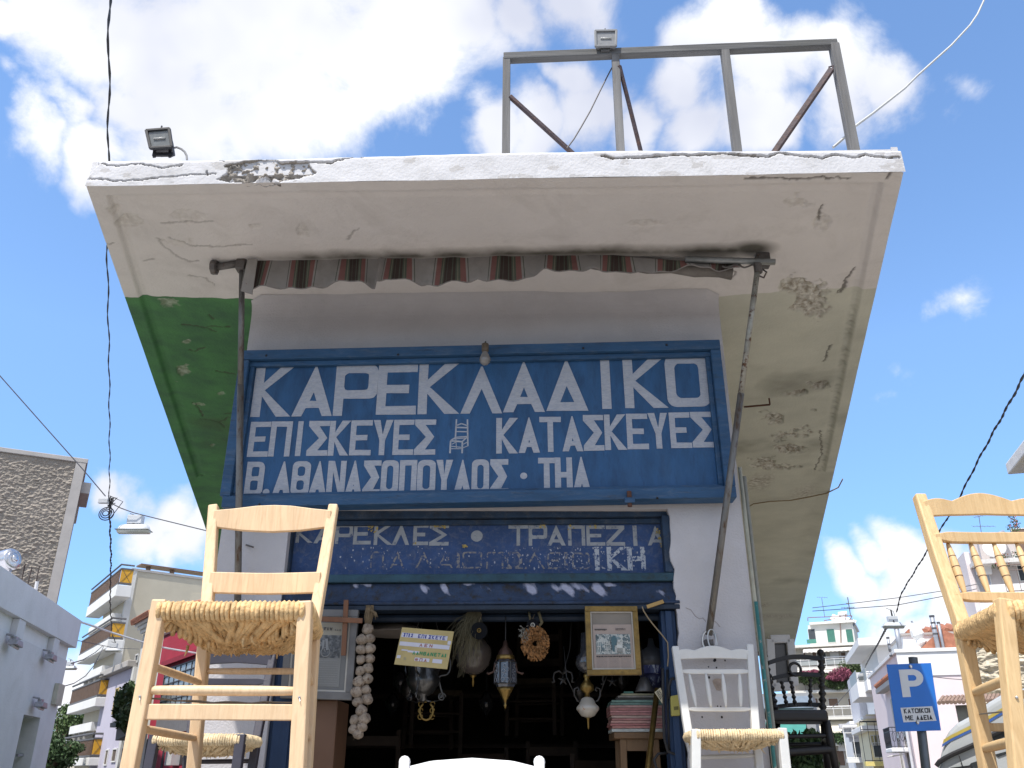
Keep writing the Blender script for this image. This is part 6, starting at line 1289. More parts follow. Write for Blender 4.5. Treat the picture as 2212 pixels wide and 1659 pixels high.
# --- white one-storey building
c = W.Z(163, 1339, 4.7); FWL = Frame((c.x, c.y), 102.6)
wl = thing('white_building', 'grey-white plastered building at the left with stepped cornice and wall lamps', 'building', (-6, 1, 0), FWL)
wm = mat('render_white', (.62, .61, .635), .9, .06, 1.5, .5, 25, dirt=((.38, .36, .33), 1.1, .25))
zt = 4.7; g0 = FWL.Y(150, 1398, 0).z; g1 = FWL.Y(148, 1428, 0).z
a = FWL.Y(51, 1546, 0); b = FWL.Y(88, 1548, 0); zo = (a.z+b.z)/2; xo0, xo1 = a.x, b.x
mb = MB(); mb.prism([(-16, 0), (xo0, 0), (xo0, zo), (xo1, zo), (xo1, 0), (0, 0), (0, g1), (-16, g1)], .0, .5); mb.build('wall', wm, wl)
slab(wl, 'wall_band', mat('render_bright', (.68, .67, .69), .9, .05, 2, .4, 25), -16, -.0, .03, .5, g1, g0)
slab(wl, 'parapet', wm, -16, .12, -.12, .5, g0, zt, bev=.01)
slab(wl, 'rear_wall', wm, -16, 0, 6, 6.3, 0, zt); slab(wl, 'end_wall', wm, -.3, 0, .5, 6, 0, zt-.3); slab(wl, 'roof', wm, -16, -.3, .5, 6, 3.6, 3.7)
def cz4(x, y): return (.3057*x, 1152.1+.3057*y)
for xx in (115, 365): p = FWL.Y(*cz4(xx, 660 if xx < 200 else 790), 0); slab(wl, 'pilaster_block', wm, p.x-.22, p.x+.22, -.10, .03, g1-.05, g0-.002, bev=.01)
slab(wl, 'niche_panel', mat('niche_green', (.16, .20, .12), .7, .15, 3), xo0-.02, xo1+.02, .36, .40, 0, zo+.05)
gal = mat('galv_lamp', (.34, .34, .36), .45, .25, 12, metal=.5)
for i, (x, y) in enumerate(((105, 765), (355, 868), (285, 1203))):
    p = FWL.Y(*cz4(x, y), -.15); t_ = thing('wall_lamp', ['weathered wall lamp under the left cornice block of the white building', 'weathered wall lamp under the right cornice block of the white building', 'weathered wall lamp above the green window niche'][i], 'wall lamp', p, FWL, group='wall lamps on the white building')
    mb = MB(); mb.prism([(p.x-.20, p.z-.07), (p.x+.24, p.z-.09), (p.x+.17, p.z+.02), (p.x-.12, p.z+.03)], p.y-.10, p.y+.08); mb.build('shade', gal, t_, bevel=.01)
    mb = MB(); mb.tube([p + Vector((-.08, .15, .12)), p + Vector((-.08, .02, .10)), p + Vector((-.02, -.02, .03))], .02, 6); mb.box(p.x-.06, p.x+.12, p.y-.03, p.y+.05, p.z+.03, p.z+.09); mb.build('arm', gal, t_)
    mb = MB(); mb.tube([p + Vector((-.16, -.03, -.10)), p + Vector((.18, -.03, -.11))], .025, 8); mb.build('tube', mat('lamp_tube', (.4, .4, .38)), t_)
p = FWL.Y(*cz4(425, 1142), -.1); slab(None, 'meter_box', mat('meter_cream', (.45, .43, .36), .6), p.x-.25, p.x+.3, p.y, p.y+.098, p.z-.22, p.z+.24, FWL, .01); tag(bpy.context.scene.objects['meter_box'], 'small cream meter box near the corner of the white building', 'meter box')
p = FWL.Y(*cz4(140, 1570), .2); mb = MB(); mb.beam(p + Vector((-.2, 0, 0)), p + Vector((.3, 0, .02)), .05, .05, (0, 0, 1)); tag(mb.build('niche_bar', gal, None, FWL), 'short grey bar across the green window niche', 'bar')
# solar water tank and rebar on its roof
p = FWL.Y(*cz4(95, 180), .8); t_ = thing('water_tank', 'shiny cylindrical metal water tank on the roof of the white building', 'water tank', p - Vector((0, 0, .4)), FWL)
axv = FWL.I.to_3x3() @ Vector((-.92, .30, -.12)); rad = .018*(p - FWL.c).length*.60
chrome = mat('stainless', (.60, .60, .62), .25, .08, 5, metal=.9)
mb = MB(); mb.lathe([(rad*.2, -.02), (rad*.35, -.03), (rad*.9, .0), (rad, .05), (rad, 1.1), (rad*.9, 1.16)], p, p + axv.normalized(), 28); mb.build('drum', chrome, t_, smooth=True)
mb = MB(); mb.lathe([(rad*.72, -.006), (rad*.66, -.03), (rad*.55, -.006)], p, p + axv.normalized(), 28); mb.lathe([(rad*.3, -.02), (rad*.3, -.06), (rad*.1, -.07)], p, p + axv.normalized(), 14); mb.build('end_rings', chrome, t_, smooth=True, kind='stuff')
mb = MB(); q = p + axv.normalized()*.3; mb.beam(q + Vector((0, 0, -rad)), q + Vector((0, 0, -.9)), .04, .04); mb.beam(p + Vector((.0, 0, -rad)), p + Vector((-.35, 0, -.8)), .04, .04); mb.build('stand', gal, t_)
for i, (x0, y0, x1, y1) in enumerate(((148, 352, 180, 215), (190, 386, 226, 235), (160, 340, 172, 225), (240, 415, 280, 228))):
    a = FWL.Y(*cz4(x0, y0), .9); b = FWL.Y(*cz4(x1, y1), .9); a.z -= .3; mb = MB(); mb.tube([a, b], .014, 5); tag(mb.build('rebar_rod', mat('rebar', (.06, .045, .04), .8), None, FWL), ['leftmost rusty rebar rod on the white roof', 'tallest thick rebar rod in the middle of the row', 'thin rebar rod between the others on the white roof', 'rightmost rebar rod beside the white vent pipe'][i], 'rebar rod', 'rebar rods on the white roof')
a = FWL.Y(*cz4(250, 428), .8); b = FWL.Y(*cz4(263, 340), .8); a.z -= .4; mb = MB(); mb.tube([a, b], .04, 10); tag(mb.build('vent_pipe', mat('white_pipe', (.6, .6, .6), .5), None, FWL), 'short white vent pipe on the roof of the white building', 'pipe')

# --- tall rough stucco building
c = at(188, 992, 30); FS = Frame((c.x, c.y), 27.2); zt = c.z
sb = thing('stucco_building', 'tall windowless building with very rough brown-grey stucco behind the white one', 'building', (-5, 4, 0), FS)
stm_ = mat('stucco', (.30, .265, .225), .95, .18, .8, .2, 30, dirt=((.22, .19, .16), .5, .4))
nx_, nz_ = 620, 620; X, Z = np.meshgrid(np.linspace(-9, -.32, nx_), np.linspace(zt-9.5, zt-.16, nz_))
n1_ = fbm(X*5.5+3, Z*10, 5); n2_ = fbm(X*15+9, Z*23, 4); Y = -.11*np.abs(n1_-.5)*1.5 - .07*np.clip(n2_-.42, 0, 1) + .03
grid_mesh('stucco_face', np.stack([X, Y, Z], -1), stm_, sb)
trim = mat('trim_grey', (.40, .38, .36), .85, .1, 2)
slab(sb, 'body', stm_, -9, -.02, .10, 9, 0, zt-.17); slab(sb, 'corner_trim', trim, -.315, 0, -.05, .09, 0, zt-.17); slab(sb, 'coping', trim, -9, .05, -.06, 9, zt-.165, zt, bev=.02)
slab(sb, 'side_ledge', trim, .001, .30, .25, 2.2, zt-1.15, zt-.75, bev=.02)

# --- far apartment block with balconies
c = at(285, 1228, 46); FA = Frame((c.x, c.y), -56); ap = thing('apartment_block', 'cream apartment block with four long balconies and yellow end panels in the left street', 'building', (-8, 3, 0), FA)
beige = mat('beige_wall', (.52, .48, .38), .9, .08, .6, .1, 20, dirt=((.40, .36, .28), .5, .3)); zt = c.z
slab(ap, 'facade', beige, FA.Y(184, 1336, -.75).x+1.2, -.35, .0, 10, 0, zt-.9)
edge_m = mat('edge_white', (.60, .60, .58), .8, .1, 1)
slab(ap, 'corner_strip', edge_m, -.345, 0, -.02, .3, 0, zt)
FA2 = Frame((c.x, c.y), 40)
APINV = (FA.M @ Matrix.Translation(Vector((-8, 3, 0)))).inverted()
mb = MB(); mb.box(0.05, 17, .0, .4, 0, zt-.1); o = mb.build('party_wall', beige, None, FA2); o.parent = ap; o.matrix_parent_inverse = APINV; o.matrix_basis = FA2.M
mb = MB(); mb.box(0, 17, -.05, .45, zt-.1, zt+.02); o = mb.build('coping', trim, None, FA2); o.parent = ap; o.matrix_parent_inverse = APINV; o.matrix_basis = FA2.M
def f3(x, y): return (101.7+.2852*x, 1186+.2852*y)
brown = mat('rail_brown', (.17, .11, .075), .6, .2, 3); dgrey = mat('rail_grey', (.11, .11, .115), .6); yel = mat('yellow_panel', (.62, .33, .03), .6, .12, 1.5); whs = mat('slab_white', (.72, .72, .70), .8, .06, 1); glass_d = mat('window_glass', (.05, .06, .07))
OUT = -.75
for i, (rc, lc, th_) in enumerate((((530, 268), (300, 470), 75), ((462, 682), (232, 822), 62), ((372, 1120), (160, 1185), 66), ((318, 1580), (75, 1575), 60))):
    a = FA.Y(*f3(*rc), OUT); b = FA.Y(*f3(*lc), OUT); z1 = a.z; a2 = FA.Y(*f3(rc[0], rc[1]+th_), OUT); z0 = a2.z; x1 = a.x; x0 = -16.6
    x0 = b.x
    slab(ap, 'balcony_slab', whs, x0, x1, OUT, -.001, z0, z1, bev=.02); slab(ap, 'lower_beam', whs, x0+.4, -.36, -.5, -.001, z0-1.05, z0-.65)
    zr = z1+1.05; mb = MB(); mb.tube([(x0, OUT+.05, zr), (x1-.05, OUT+.05, zr)], .05, 6); mb.tube([(x1-.05, OUT+.05, zr), (x1-.05, -.05, zr)], .05, 6); mb.build('handrail', dgrey, ap)
    mb = MB(); n = 64
    for q in range(n): x = x0 + (x1-.1-x0)*q/n; mb.box(x, x+(x1-x0)/n*.38, OUT+.06, OUT+.10, z1+.12, z1+.78)
    mb.build('balusters', brown, ap, kind='stuff')
    mb = MB(); mb.box(x0, x1-.05, OUT+.04, OUT+.12, z1+.02, z1+.11); mb.box(x0, x1-.05, OUT+.04, OUT+.12, z1+.79, z1+.86); mb.build('rail_bars', dgrey, ap, kind='stuff')
    mb = MB(); mb.box(x1-.09, x1-.05, OUT+.10, -.06, z1+.14, z1+.80); mb.build('yellow_panel', yel, ap)
    mb = MB(); mb.box(x1-.048, x1-.03, OUT+.08, -.05, z1+.02, z1+.13); mb.box(x1-.048, x1-.03, OUT+.08, -.05, z1+.80, z1+.88)
    for a_, b_ in (((OUT+.15, z1+.14), (-.12, z1+.8)), ((OUT+.15, z1+.8), (-.12, z1+.14))): mb.beam((x1-.04, *a_), (x1-.04, *b_), .012, .012)
    mb.build('panel_frame', dgrey, ap)
    for q, xw in enumerate((-1.2, -2.6, -4.3, -6.4, -8.8, -11)):
        if xw < x0: continue
        window(ap, xw-1.0, xw-.1, 0, z0-2.35+.0, z0-1.1, fm=mat('frame_cream', (.5, .47, .38), .6), gm=glass_d, mull=0)
    if i > 0:
        for q in range(3): xx = -2.4-1.5*q; mb = MB(); mb.prism([(xx, z1), (xx+.06, z1), (xx+.06, z1+1.5), (xx, z1+1.2)], OUT+.3, -.01); mb.build('balcony_divider', mat('divider_white', (.6, .6, .57), .6), ap)
mb = MB(); mb.box(.5, 4.2, .2, 1.0, zt+.30, zt+.38); mb.box(.9, 1.1, .4, .6, zt+.02, zt+.30); mb.box(2.2, 2.4, .4, .6, zt+.02, zt+.30); o = mb.build('roof_hatch', brown, None, FA2, kind='stuff'); o.parent = ap; o.matrix_parent_inverse = APINV; o.matrix_basis = FA2.M

# --- lilac house, tiled house, red building on the same side of the left street
lil = mat('lilac_wall', (.50, .48, .575), .85, .06, 1); p0 = FA.Y(291, 1424, -.3); zl = p0.z; xl = p0.x
lh = thing('lilac_house', 'small lilac house with plant-filled balcony in the left street', 'house', (xl/2, 3, 0), FA)
slab(lh, 'wall', lil, .02, xl, -.3, 6, 0, zl-.35); slab(lh, 'cornice', trim, -.15, xl+.1, -.6, 6, zl-.34, zl-.05, bev=.03); slab(lh, 'corner_strip', edge_m, xl+.001, xl+.4, -.34, 1, 0, zl-.35)
sh_b = mat('shutter_brown', (.12, .09, .07), .7, .2); ycr = mat('cream_yellow', (.50, .40, .16), .7)
for x0, y0, x1, y1, fm_ in ((493, 1048, 550, 1255, ycr), (585, 1030, 640, 1230, ycr), (432, 1515, 474, 1640, whs), (488, 1508, 538, 1615, whs), (560, 1500, 610, 1610, whs)):
    a = FA.Y(*f3(x0, y1), -.3); b = FA.Y(*f3(x1, y0), -.3); window(lh, min(a.x, b.x), max(a.x, b.x), -.301, a.z, b.z, fm=fm_, gm=sh_b if fm_ is whs else glass_d, mull=0 if fm_ is whs else 1)
a = FA.Y(*f3(500, 1318), -.9); b = FA.Y(*f3(620, 1315), -.9)
mb = MB(); mb.prism([(a.x, a.z-.18), (b.x+.4, a.z-.18), (b.x+.5, a.z), (a.x-.1, a.z)], -1.0, -.301); mb.prism([(a.x+.3, a.z-.7), (b.x-.1, a.z-.5), (b.x, a.z-.185), (a.x+.15, a.z-.185)], -.75, -.301); mb.build('balcony', mat('balcony_dark', (.12, .12, .12), .8), lh)
railing(lh, [(a.x, -.95), (b.x+.4, -.95)], a.z, .9, mat('iron_black', (.025, .025, .03), .5), 5, .007)
leafd = mat('leaf_dark', (.045, .085, .03), .6, .5, 3); leafg = mat('leaf_green', (.075, .12, .04), .6, .5, 3)
random.seed(31); mb = MB()
for x, y, r in ((575, 1100, .5), (600, 1050, .4), (620, 1150, .5), (560, 1180, .5), (540, 1250, .35), (600, 1250, .45), (630, 1050, .35), (590, 1300, .3), (560, 1100, .3), (640, 1200, .5), (560, 1280, .4), (620, 1290, .4)): leaves(mb, FA.Y(*f3(x, y), -1.0) + Vector((random.uniform(-.25, .25), 0, random.uniform(-.2, .3))), (r*.9, r*.5, r), 170, .12)
o = mb.build('balcony_plants', leafd, None, FA); tag(o, 'leafy dark green plants crowding the balcony of the lilac house', 'plants', kind='stuff')
xred = FA.Y(354, 1375, -.25).x - .05; p1 = FA.Y(*f3(780, 512), -.2); x1_ = FA.Y(*f3(860, 540), -.2).x; zt2 = p1.z
th2 = thing('tiled_house', 'white house with red tile eaves between the lilac and the red building', 'house', ((xl+x1_)/2, 3, 0), FA)
slab(th2, 'wall', mat('house_white', (.58, .58, .56), .85, .06, 1), xl+.42, xred, -.2, 6, 0, zt2-.7)
for q in range(3): slab(th2, 'cornice_step', whs, xl+.42-.1*q-.0, xred, -.35-.12*q, -.201, zt2-.68+.15*q, zt2-.545+.15*q)
tile = mat('roof_tile', (.34, .14, .085), .85, .3, 4)
n = 26; mb = MB()
for q in range(n): x = xl+.1 + (xred-1.3-xl)*q/n; mb.tube([(x, -.75, zt2-.18), (x, 1.6, zt2+.55)], .13, 7)
mb.build('roof_tiles', tile, th2, kind='stuff')
for x0, y0, x1, y1 in ((668, 790, 700, 850),): a = FA.Y(*f3(x0, y1), -.2); b = FA.Y(*f3(x1, y0), -.2); window(th2, a.x, max(b.x, a.x+.6), -.202, a.z-.1, b.z, mull=0)
red = mat('crimson_wall', (.36, .028, .055), .8, .1, 1.2, .1, 30)
pr = FA.Y(354, 1375, -.25); xr0 = pr.x; zr = pr.z
rb = thing('red_building', 'crimson red building with a large dark gridded window, seen through the pale chair', 'building', (xr0+3, 3, 0), FA)
a = FA.Y(358, 1452, -.25); b = FA.Y(424, 1505, -.25); wx0, wx1, wz1, wz0 = a.x, b.x+1.2, a.z+.1, min(b.z, a.z-1.4)
mb = MB(); mb.prism([(xr0, 0), (xr0+12, 0), (xr0+12, zr), (xr0, zr)], -.25, .4); mb.build('wall', red, rb)
slab(rb, 'roof_line', mat('roof_dark', (.1, .05, .06), .8), xr0-.05, xr0+12, -.30, .4, zr+.001, zr+.10)
w_ = window(rb, wx0, wx1, -.252, wz0, wz1, fm=mat('steel_dark', (.04, .04, .045), .5), gm=mat('glass_pale', (.16, .18, .19), .2, .5, 1.5, spec=.8), mull=7)
mb = MB()
for q in range(1, 5): z_ = wz0 + (wz1-wz0)*q/5; mb.box(wx0+.03, wx1-.03, -.30, -.27, z_-.02, z_+.02)
mb.build('glazing_bars', mat('steel_dark', (.04, .04, .045)), w_, kind='stuff')
slab(rb, 'window_head', mat('red_dark', (.25, .02, .04), .8), wx0-.3, wx1+.2, -.40, -.2505, wz1+.12, wz1+.30)
slab(rb, 'sill_wall', mat('grey_panel', (.16, .16, .17), .8), wx0, wx1, -.31, -.2505, wz0-.9, wz0-.05)
for x0, y0, x1, y1 in ((195, 1480, 290, 1659), (300, 1410, 350, 1659), (385, 1580, 440, 1640)):
    a = FA.Y(237+.3668*x0, 1050.5+.3668*y1, -.25); b = FA.Y(237+.3668*x1, 1050.5+.3668*y0, -.25); z0 = 0 if y1 > 1650 else a.z; slab(rb, 'doorway' if z0 == 0 else 'opening', mat('opening_dark', (.03, .025, .03), .8), min(a.x, b.x), max(a.x, b.x), -.27, -.251, z0, b.z)
a = FA.Y(237+.3668*345, 1050.5+.3668*1590, -.55); slab(None, 'air_conditioner', mat('ac_white', (.5, .5, .48), .6), a.x-.3, a.x+.5, -.58, -.26, a.z-.3, a.z+.3, FA, .02); tag(scene.objects['air_conditioner'], 'small pale air conditioner on the crimson wall', 'air conditioner')

# trees and a far house left
random.seed(41)
def tree(label, c, r, clumps, n, leafm, sz, name='tree', trunk=True, fr=W, grp='trees in the left street'):
    t_ = thing(name, label, 'tree', (c[0], c[1], 0), fr, group=grp); mb = MB(); mb.tube([(c[0], c[1], 0), (c[0]+.1, c[1], c[2]*.5), (c[0], c[1], c[2])], [.22, .16, .08], 8)
    for i in range(6): a = random.uniform(0, 6); mb.tube([(c[0], c[1], c[2]*.7), (c[0]+r*.5*math.cos(a), c[1]+r*.5*math.sin(a), c[2]+r*.4)], [.09, .03], 6)
    mb.build('trunk', mat('bark', (.12, .09, .06), .9, .3), t_); mb = MB()
    for i in range(clumps):
        d = Vector((random.gauss(0, 1), random.gauss(0, 1), random.gauss(0, .8))).normalized()*r*random.uniform(.35, .95); leaves(mb, (c[0]+d.x, c[1]+d.y, c[2]+d.z*.8), (r*.30, r*.30, r*.22), n, sz)
    mb.build('crown', leafm, t_, kind='stuff')
p = at(128, 1580, 52); tree('airy feathery tree at the corner of the white building, left street', (p.x, p.y, p.z), 2.1, 26, 150, leafg, .10)
p = at(112, 1640, 40); tree('dense dark green tree low behind the corner of the white building', (p.x, p.y, p.z), 1.5, 26, 190, leafd, .09)
p = at(148, 1560, 110); fh = thing('far_house', 'distant pale block between the tree and the apartment block', 'building', (p.x, p.y, 0)); slab(fh, 'wall', beige, p.x-.9, p.x+2.4, p.y, p.y+6, 0, p.z, None); 
for q in range(4): window(fh, p.x-.1, p.x+.7, p.y-.003, p.z-2.2-2.8*q*.8, p.z-1.0-2.8*q*.8, mull=0)

# ============================================================ street on the right
def rB(x, y): return (1694.3+.2034*x, 1321.5+.2034*y)
pinkw = mat('pink_wall', (.78, .66, .65), .85, .04, .7); whw = mat('white_wall', (.78, .77, .75), .85, .05, .8); crm = mat('cream_wall', (.74, .67, .46), .85, .05, .8)
# distant apartment block
c = at(*rB(560, 600), 98); FR_A = Frame((c.x, c.y), -24)
pa = lambda x, y, d=0: FR_A.Y(*rB(x, y), d)
xL, xR = pa(60, 900).x, pa(795, 700).x; ra = thing('balcony_block', 'distant cream apartment block with awnings and a flowering balcony at the right of the canopy', 'building', ((xL+xR)/2, 5, 0), FR_A)
crw = mat('apt_cream', (.50, .46, .39), .85, .08, .5); z_top = pa(600, 345).z
slab(ra, 'body', crw, xL, xR, 0, 12, 0, z_top); zp = pa(600, 100).z; slab(ra, 'penthouse', mat('apt_white', (.66, .65, .60), .85, .08, .5), pa(255, 300).x, pa(735, 250).x, 1.6, 10, z_top, zp)
slab(ra, 'penthouse_parapet', whw, pa(255, 120).x, pa(735, 100).x, 1.2, 10.2, zp, zp+.25)
shb = mat('shutter_far', (.17, .11, .08), .8, .1); slabm = mat('slab_far', (.66, .64, .58), .8, .05)
BO = -1.5
for i, y in enumerate((325, 575, 820, 1110, 1390)):
    z = pa(700, y, BO).z; slab(ra, 'balcony_slab', slabm, xL, pa(830 if i > 1 else 815, y, BO).x, BO, -.001, z-.28, z)
    xe = pa(825, y, BO).x-.1
    if i in (1, 2, 3):
        rm_ = whw if i != 2 else mat('rail_rust', (.2, .15, .13), .7)
        railing(ra, [(xL, BO+.06), (xe, BO+.06), (xe, -.1)], z, 1.05, rm_, 1.1, .035)
        if i == 1: mb = MB(); mb.box(xL, xe, BO+.1, BO+.14, z+.25, z+.85); mb.build('rail_panel', mat('rail_glass', (.32, .34, .33), .5, .1, 1), ra)
for y0, y1, xs_ in ((915, 1015, ((270, 355), (475, 568), (685, 778))), (1470, 1640, ((565, 632), (250, 330)))):
    for x0, x1 in xs_: a = pa(x0, y1); b = pa(x1, y0); window(ra, a.x, b.x, -.002, a.z, b.z, mull=0, gm=shb)
for x0, x1, m_ in ((205, 225, shb), (300, 340, shb), (350, 440, glass_d), (490, 575, whw), (605, 650, shb), (655, 695, whw), (725, 790, glass_d)): a = pa(x0, 500); b = pa(x1, 425); window(ra, a.x, b.x, -.002, a.z-.3, b.z, mull=0, gm=m_)
for x0, x1, m_ in ((462, 530, mat('door_green', (.05, .17, .13), .6)), (668, 722, mat('door_green', (.05, .17, .13), .6)), (265, 325, glass_d)): a = FR_A.Y(*rB(x0, 330), 1.6); b = FR_A.Y(*rB(x1, 178), 1.6); window(ra, a.x, b.x, 1.598, a.z, b.z, mull=0, gm=m_)
slab(ra, 'green_screen', mat('screen_green', (.08, .26, .20), .7), pa(235, 300, BO).x, pa(335, 300, BO).x, BO+.1, BO+.15, pa(300, 335, BO).z, pa(300, 290, BO).z)
# awnings
awm = mat('awning_white', (.74, .70, .64), .8, .04); 
def canopy(par, x0, x1, yt, yb, m_, out=1.3):
    a = pa(x0, yt, BO*.1); b = pa(x1, yt, BO*.1); zb_ = pa((x0+x1)/2, yb, BO-out+1.0).z; n = 26; mb = MB(); T = []; Bm = []; Sc = []
    for i in range(n+1): x = a.x + (b.x-a.x)*i/n; T.append((x, -.1, (a.z+b.z)/2)); Bm.append((x, BO-out+1.0, zb_+.25)); Sc.append((x, BO-out+.98, zb_+.08*abs(math.sin(i*1.57))))
    mb.strip(T, Bm); mb.strip(Bm, Sc); o = mb.build('awning', m_, par); md = o.modifiers.new('s', 'SOLIDIFY'); md.thickness = .03
canopy(ra, 205, 790, 345, 425, awm); canopy(ra, 110, 640, 590, 655, awm); canopy(ra, 255, 700, 1125, 1290, mat('awning_cream', (.66, .61, .50), .8, .05)); canopy(ra, 150, 265, 1150, 1300, mat('awning_ochre', (.62, .45, .15), .8))
# roof things
mb = MB(); a = FR_A.Y(*rB(575, 32), 3); b = FR_A.Y(*rB(668, 22), 3); mb.tube([a, b], .32, 12); tag(mb.build('solar_tank', whw, None, FR_A, smooth=True), 'white horizontal water tank on the roof of the distant block', 'water tank')
mb = MB()
for x in (580, 640): a = FR_A.Y(*rB(x, 120), 2.5); b = FR_A.Y(*rB(x+30, 60), 2.8); mb.beam(a, b, 2.2, .08, (1, 0, 0))
tag(mb.build('solar_panels', mat('panel_blue', (.20, .25, .33), .3), None, FR_A), 'pair of tilted solar panels on the roof of the distant block', 'solar panel', kind='stuff')
mb = MB()
for x0, y0, x1, y1 in ((255, 62, 720, 42), (250, 100, 250, 60), (420, 95, 545, 70), (590, 40, 600, 330), (650, 30, 655, 120), (690, 95, 720, 45)): mb.tube([FR_A.Y(*rB(x0, y0), 1.4), FR_A.Y(*rB(x1, y1), 1.4)], .05, 5)
mb.build('roof_pipes', mat('pipe_rust', (.22, .12, .10), .8), ra, kind='stuff')
def antenna(label, F_, base, top, arms, d=2.0, r=.035):
    a = F_.Y(*base, d); b = F_.Y(*top, d); t_ = thing('tv_antenna', label, 'antenna', a, F_, group='television antennas on roofs'); m_ = mat('antenna_metal', (.2, .19, .2), .5, metal=.6); mb = MB(); mb.tube([a, b], r, 5); mb.build('mast', m_, t_); mb = MB()
    for (x0, y0, x1, y1) in arms:
        p_, q_ = F_.Y(x0, y0, d), F_.Y(x1, y1, d); mb.tube([p_, q_], r*.7, 4)
        for i in range(5): c_ = lerp3(p_, q_, i/4); mb.tube([c_ - Vector((0, .3, .12)), c_ + Vector((0, .3, .12))], r*.4, 4)
    mb.build('arms', m_, t_, kind='stuff')
antenna('thin antenna mast left above the distant block', FR_A, rB(430, 60), (1775, 1292), [(1765, 1290, 1787, 1291)])
antenna('tall antenna mast right above the distant block', FR_A, rB(705, 50), (1831, 1290), [(1828, 1304, 1832, 1304), (1818, 1313, 1845, 1312)], r=.06)
mb = MB(); mbp = MB(); random.seed(51)
for x, y, r in ((450, 700, .5), (480, 760, .6), (540, 700, .8), (560, 770, .8), (620, 690, .9), (700, 600, 1.2), (760, 580, 1.2), (800, 640, 1.2), (820, 700, 1.0), (740, 660, 1.3), (680, 740, .9), (760, 740, .8), (200, 700, .8), (260, 720, .8), (320, 690, .7), (380, 730, .5), (850, 610, .5)): leaves(mb, pa(x, y, BO-.2), (r*1.2, .5, r*.8), 420, .13)
for x, y, r in ((520, 690, .5), (560, 660, .7), (600, 640, .8), (640, 660, .6), (610, 690, .6), (480, 700, .3), (270, 650, .4), (320, 640, .4), (200, 650, .3), (540, 710, .4)): leaves(mbp, pa(x, y, BO-.75), (r*1.3, .3, r*.7), 380, .11)
bg = thing('bougainvillea', 'flowering pink and green bougainvillea spilling over a balcony of the distant block', 'climbing plant', pa(620, 790, BO), FR_A)
mb.build('foliage', mat('leaf_far', (.07, .10, .035), .7, .5, 1), bg, kind='stuff'); mbp.build('blossom', mat('blossom_pink', (.25, .07, .11), .7, .5, 2), bg, kind='stuff')
mb = MB()
for x, y, r in ((470, 1340, .9), (560, 1330, 1.0), (640, 1340, 1.1), (690, 1360, .7), (340, 1380, 1.0)): leaves(mb, pa(x, y, BO-.1), (r, .4, r*.8), 300, .13)
tag(mb.build('balcony_hedge', leafd, None, FR_A), 'dark green hedge on the low balcony of the distant block', 'hedge', kind='stuff')
a = pa(625, 1438); slab(None, 'air_conditioner', whw, a.x-.5, a.x+.5, -.45, -.01, a.z-.4, a.z+.4, FR_A, .03); o = [q for q in scene.objects if q.name.startswith('air_conditioner')][-1]; tag(o, 'round-fanned air conditioner low on the distant block', 'air conditioner')

# pink building at the right
c = at(1936, 1403, 44); FP = Frame((c.x, c.y), -15.5); zp = c.z
pb = thing('pink_building', 'bright pale pink building behind the parking sign, with roof terrace', 'building', (6, 5, 0), FP)
slab(pb, 'body', pinkw, 0, 12, 0, 14, 0, zp-.18); slab(pb, 'coping', whw, -.12, 12, -.12, 14.1, zp-.175, zp, bev=.02); slab(pb, 'band', whw, -.05, 12, -.05, .0-.001, zp-1.3, zp-.18)
yb_ = FP.X(*rB(1000, 1659), 0).y
# left face details: tile cornice, pilaster, windows, ornate balcony, awning
yc0 = FP.X(*rB(1120, 560), -.02).y
mb = MB()
for q in range(20): y = .3 + q*.35; mb.tube([(-.55, y, zp-1.25), (.0, y, zp-.95)], .12, 6)
mb.build('eave_tiles', tile, pb, kind='stuff'); slab(pb, 'cornice', trim, -.5, -.051, .1, 7.4, zp-1.6, zp-1.36)
for y0 in (1.6, 4.4): window(pb, y0, y0+1.0, 0, zp-4.0, zp-2.0, axis='y', out=-1, mull=1, gm=mat('shutter_pale', (.45, .45, .45), .7))
for y0 in (1.6, 4.4): window(pb, y0, y0+1.0, 0, .6, 3.0, axis='y', out=-1, mull=1, gm=shb)
ironb = mat('iron_black', (.025, .025, .03)); z = zp-4.6
slab(pb, 'balcony_slab', whw, -.9, -.001, 1.0, 3.6, z-.22, z, bev=.05); railing(pb, [(-.001, 1.02), (-.86, 1.02), (-.86, 3.6)], z, .95, ironb, 7, .014)
mb = MB()
for q in range(12):
    y = 1.1 + q*.21; mb.tube([Vector((-.88, y + .09*math.cos(a_), z+.5 + .22*math.sin(a_))) for a_ in [2*math.pi*i/10 for i in range(11)]], .012, 4, cap=False)
for q in range(4):
    x = -.1-.2*q; mb.tube([Vector((x + .08*math.cos(a_), 1.0, z+.5 + .22*math.sin(a_))) for a_ in [2*math.pi*i/10 for i in range(11)]], .012, 4, cap=False)
mb.build('scroll_ironwork', ironb, pb, kind='stuff')
mb = MB(); mb.tube([(-.15, .25, 0), (-.15, .25, zp-1.4)], .07, 8); mb.build('downpipe', mat('pipe_white', (.6, .6, .62), .5), pb)
mb = MB(); T = [(-.9, 1.2+i*.15, z-.35-.05*abs(math.sin(i*1.6))) for i in range(16)]; Bm = [(-.25, 1.2+i*.15, z-.28) for i in range(16)]; mb.strip(Bm, T); mb.build('small_awning', awm, pb).modifiers.new('s', 'SOLIDIFY').thickness = .03
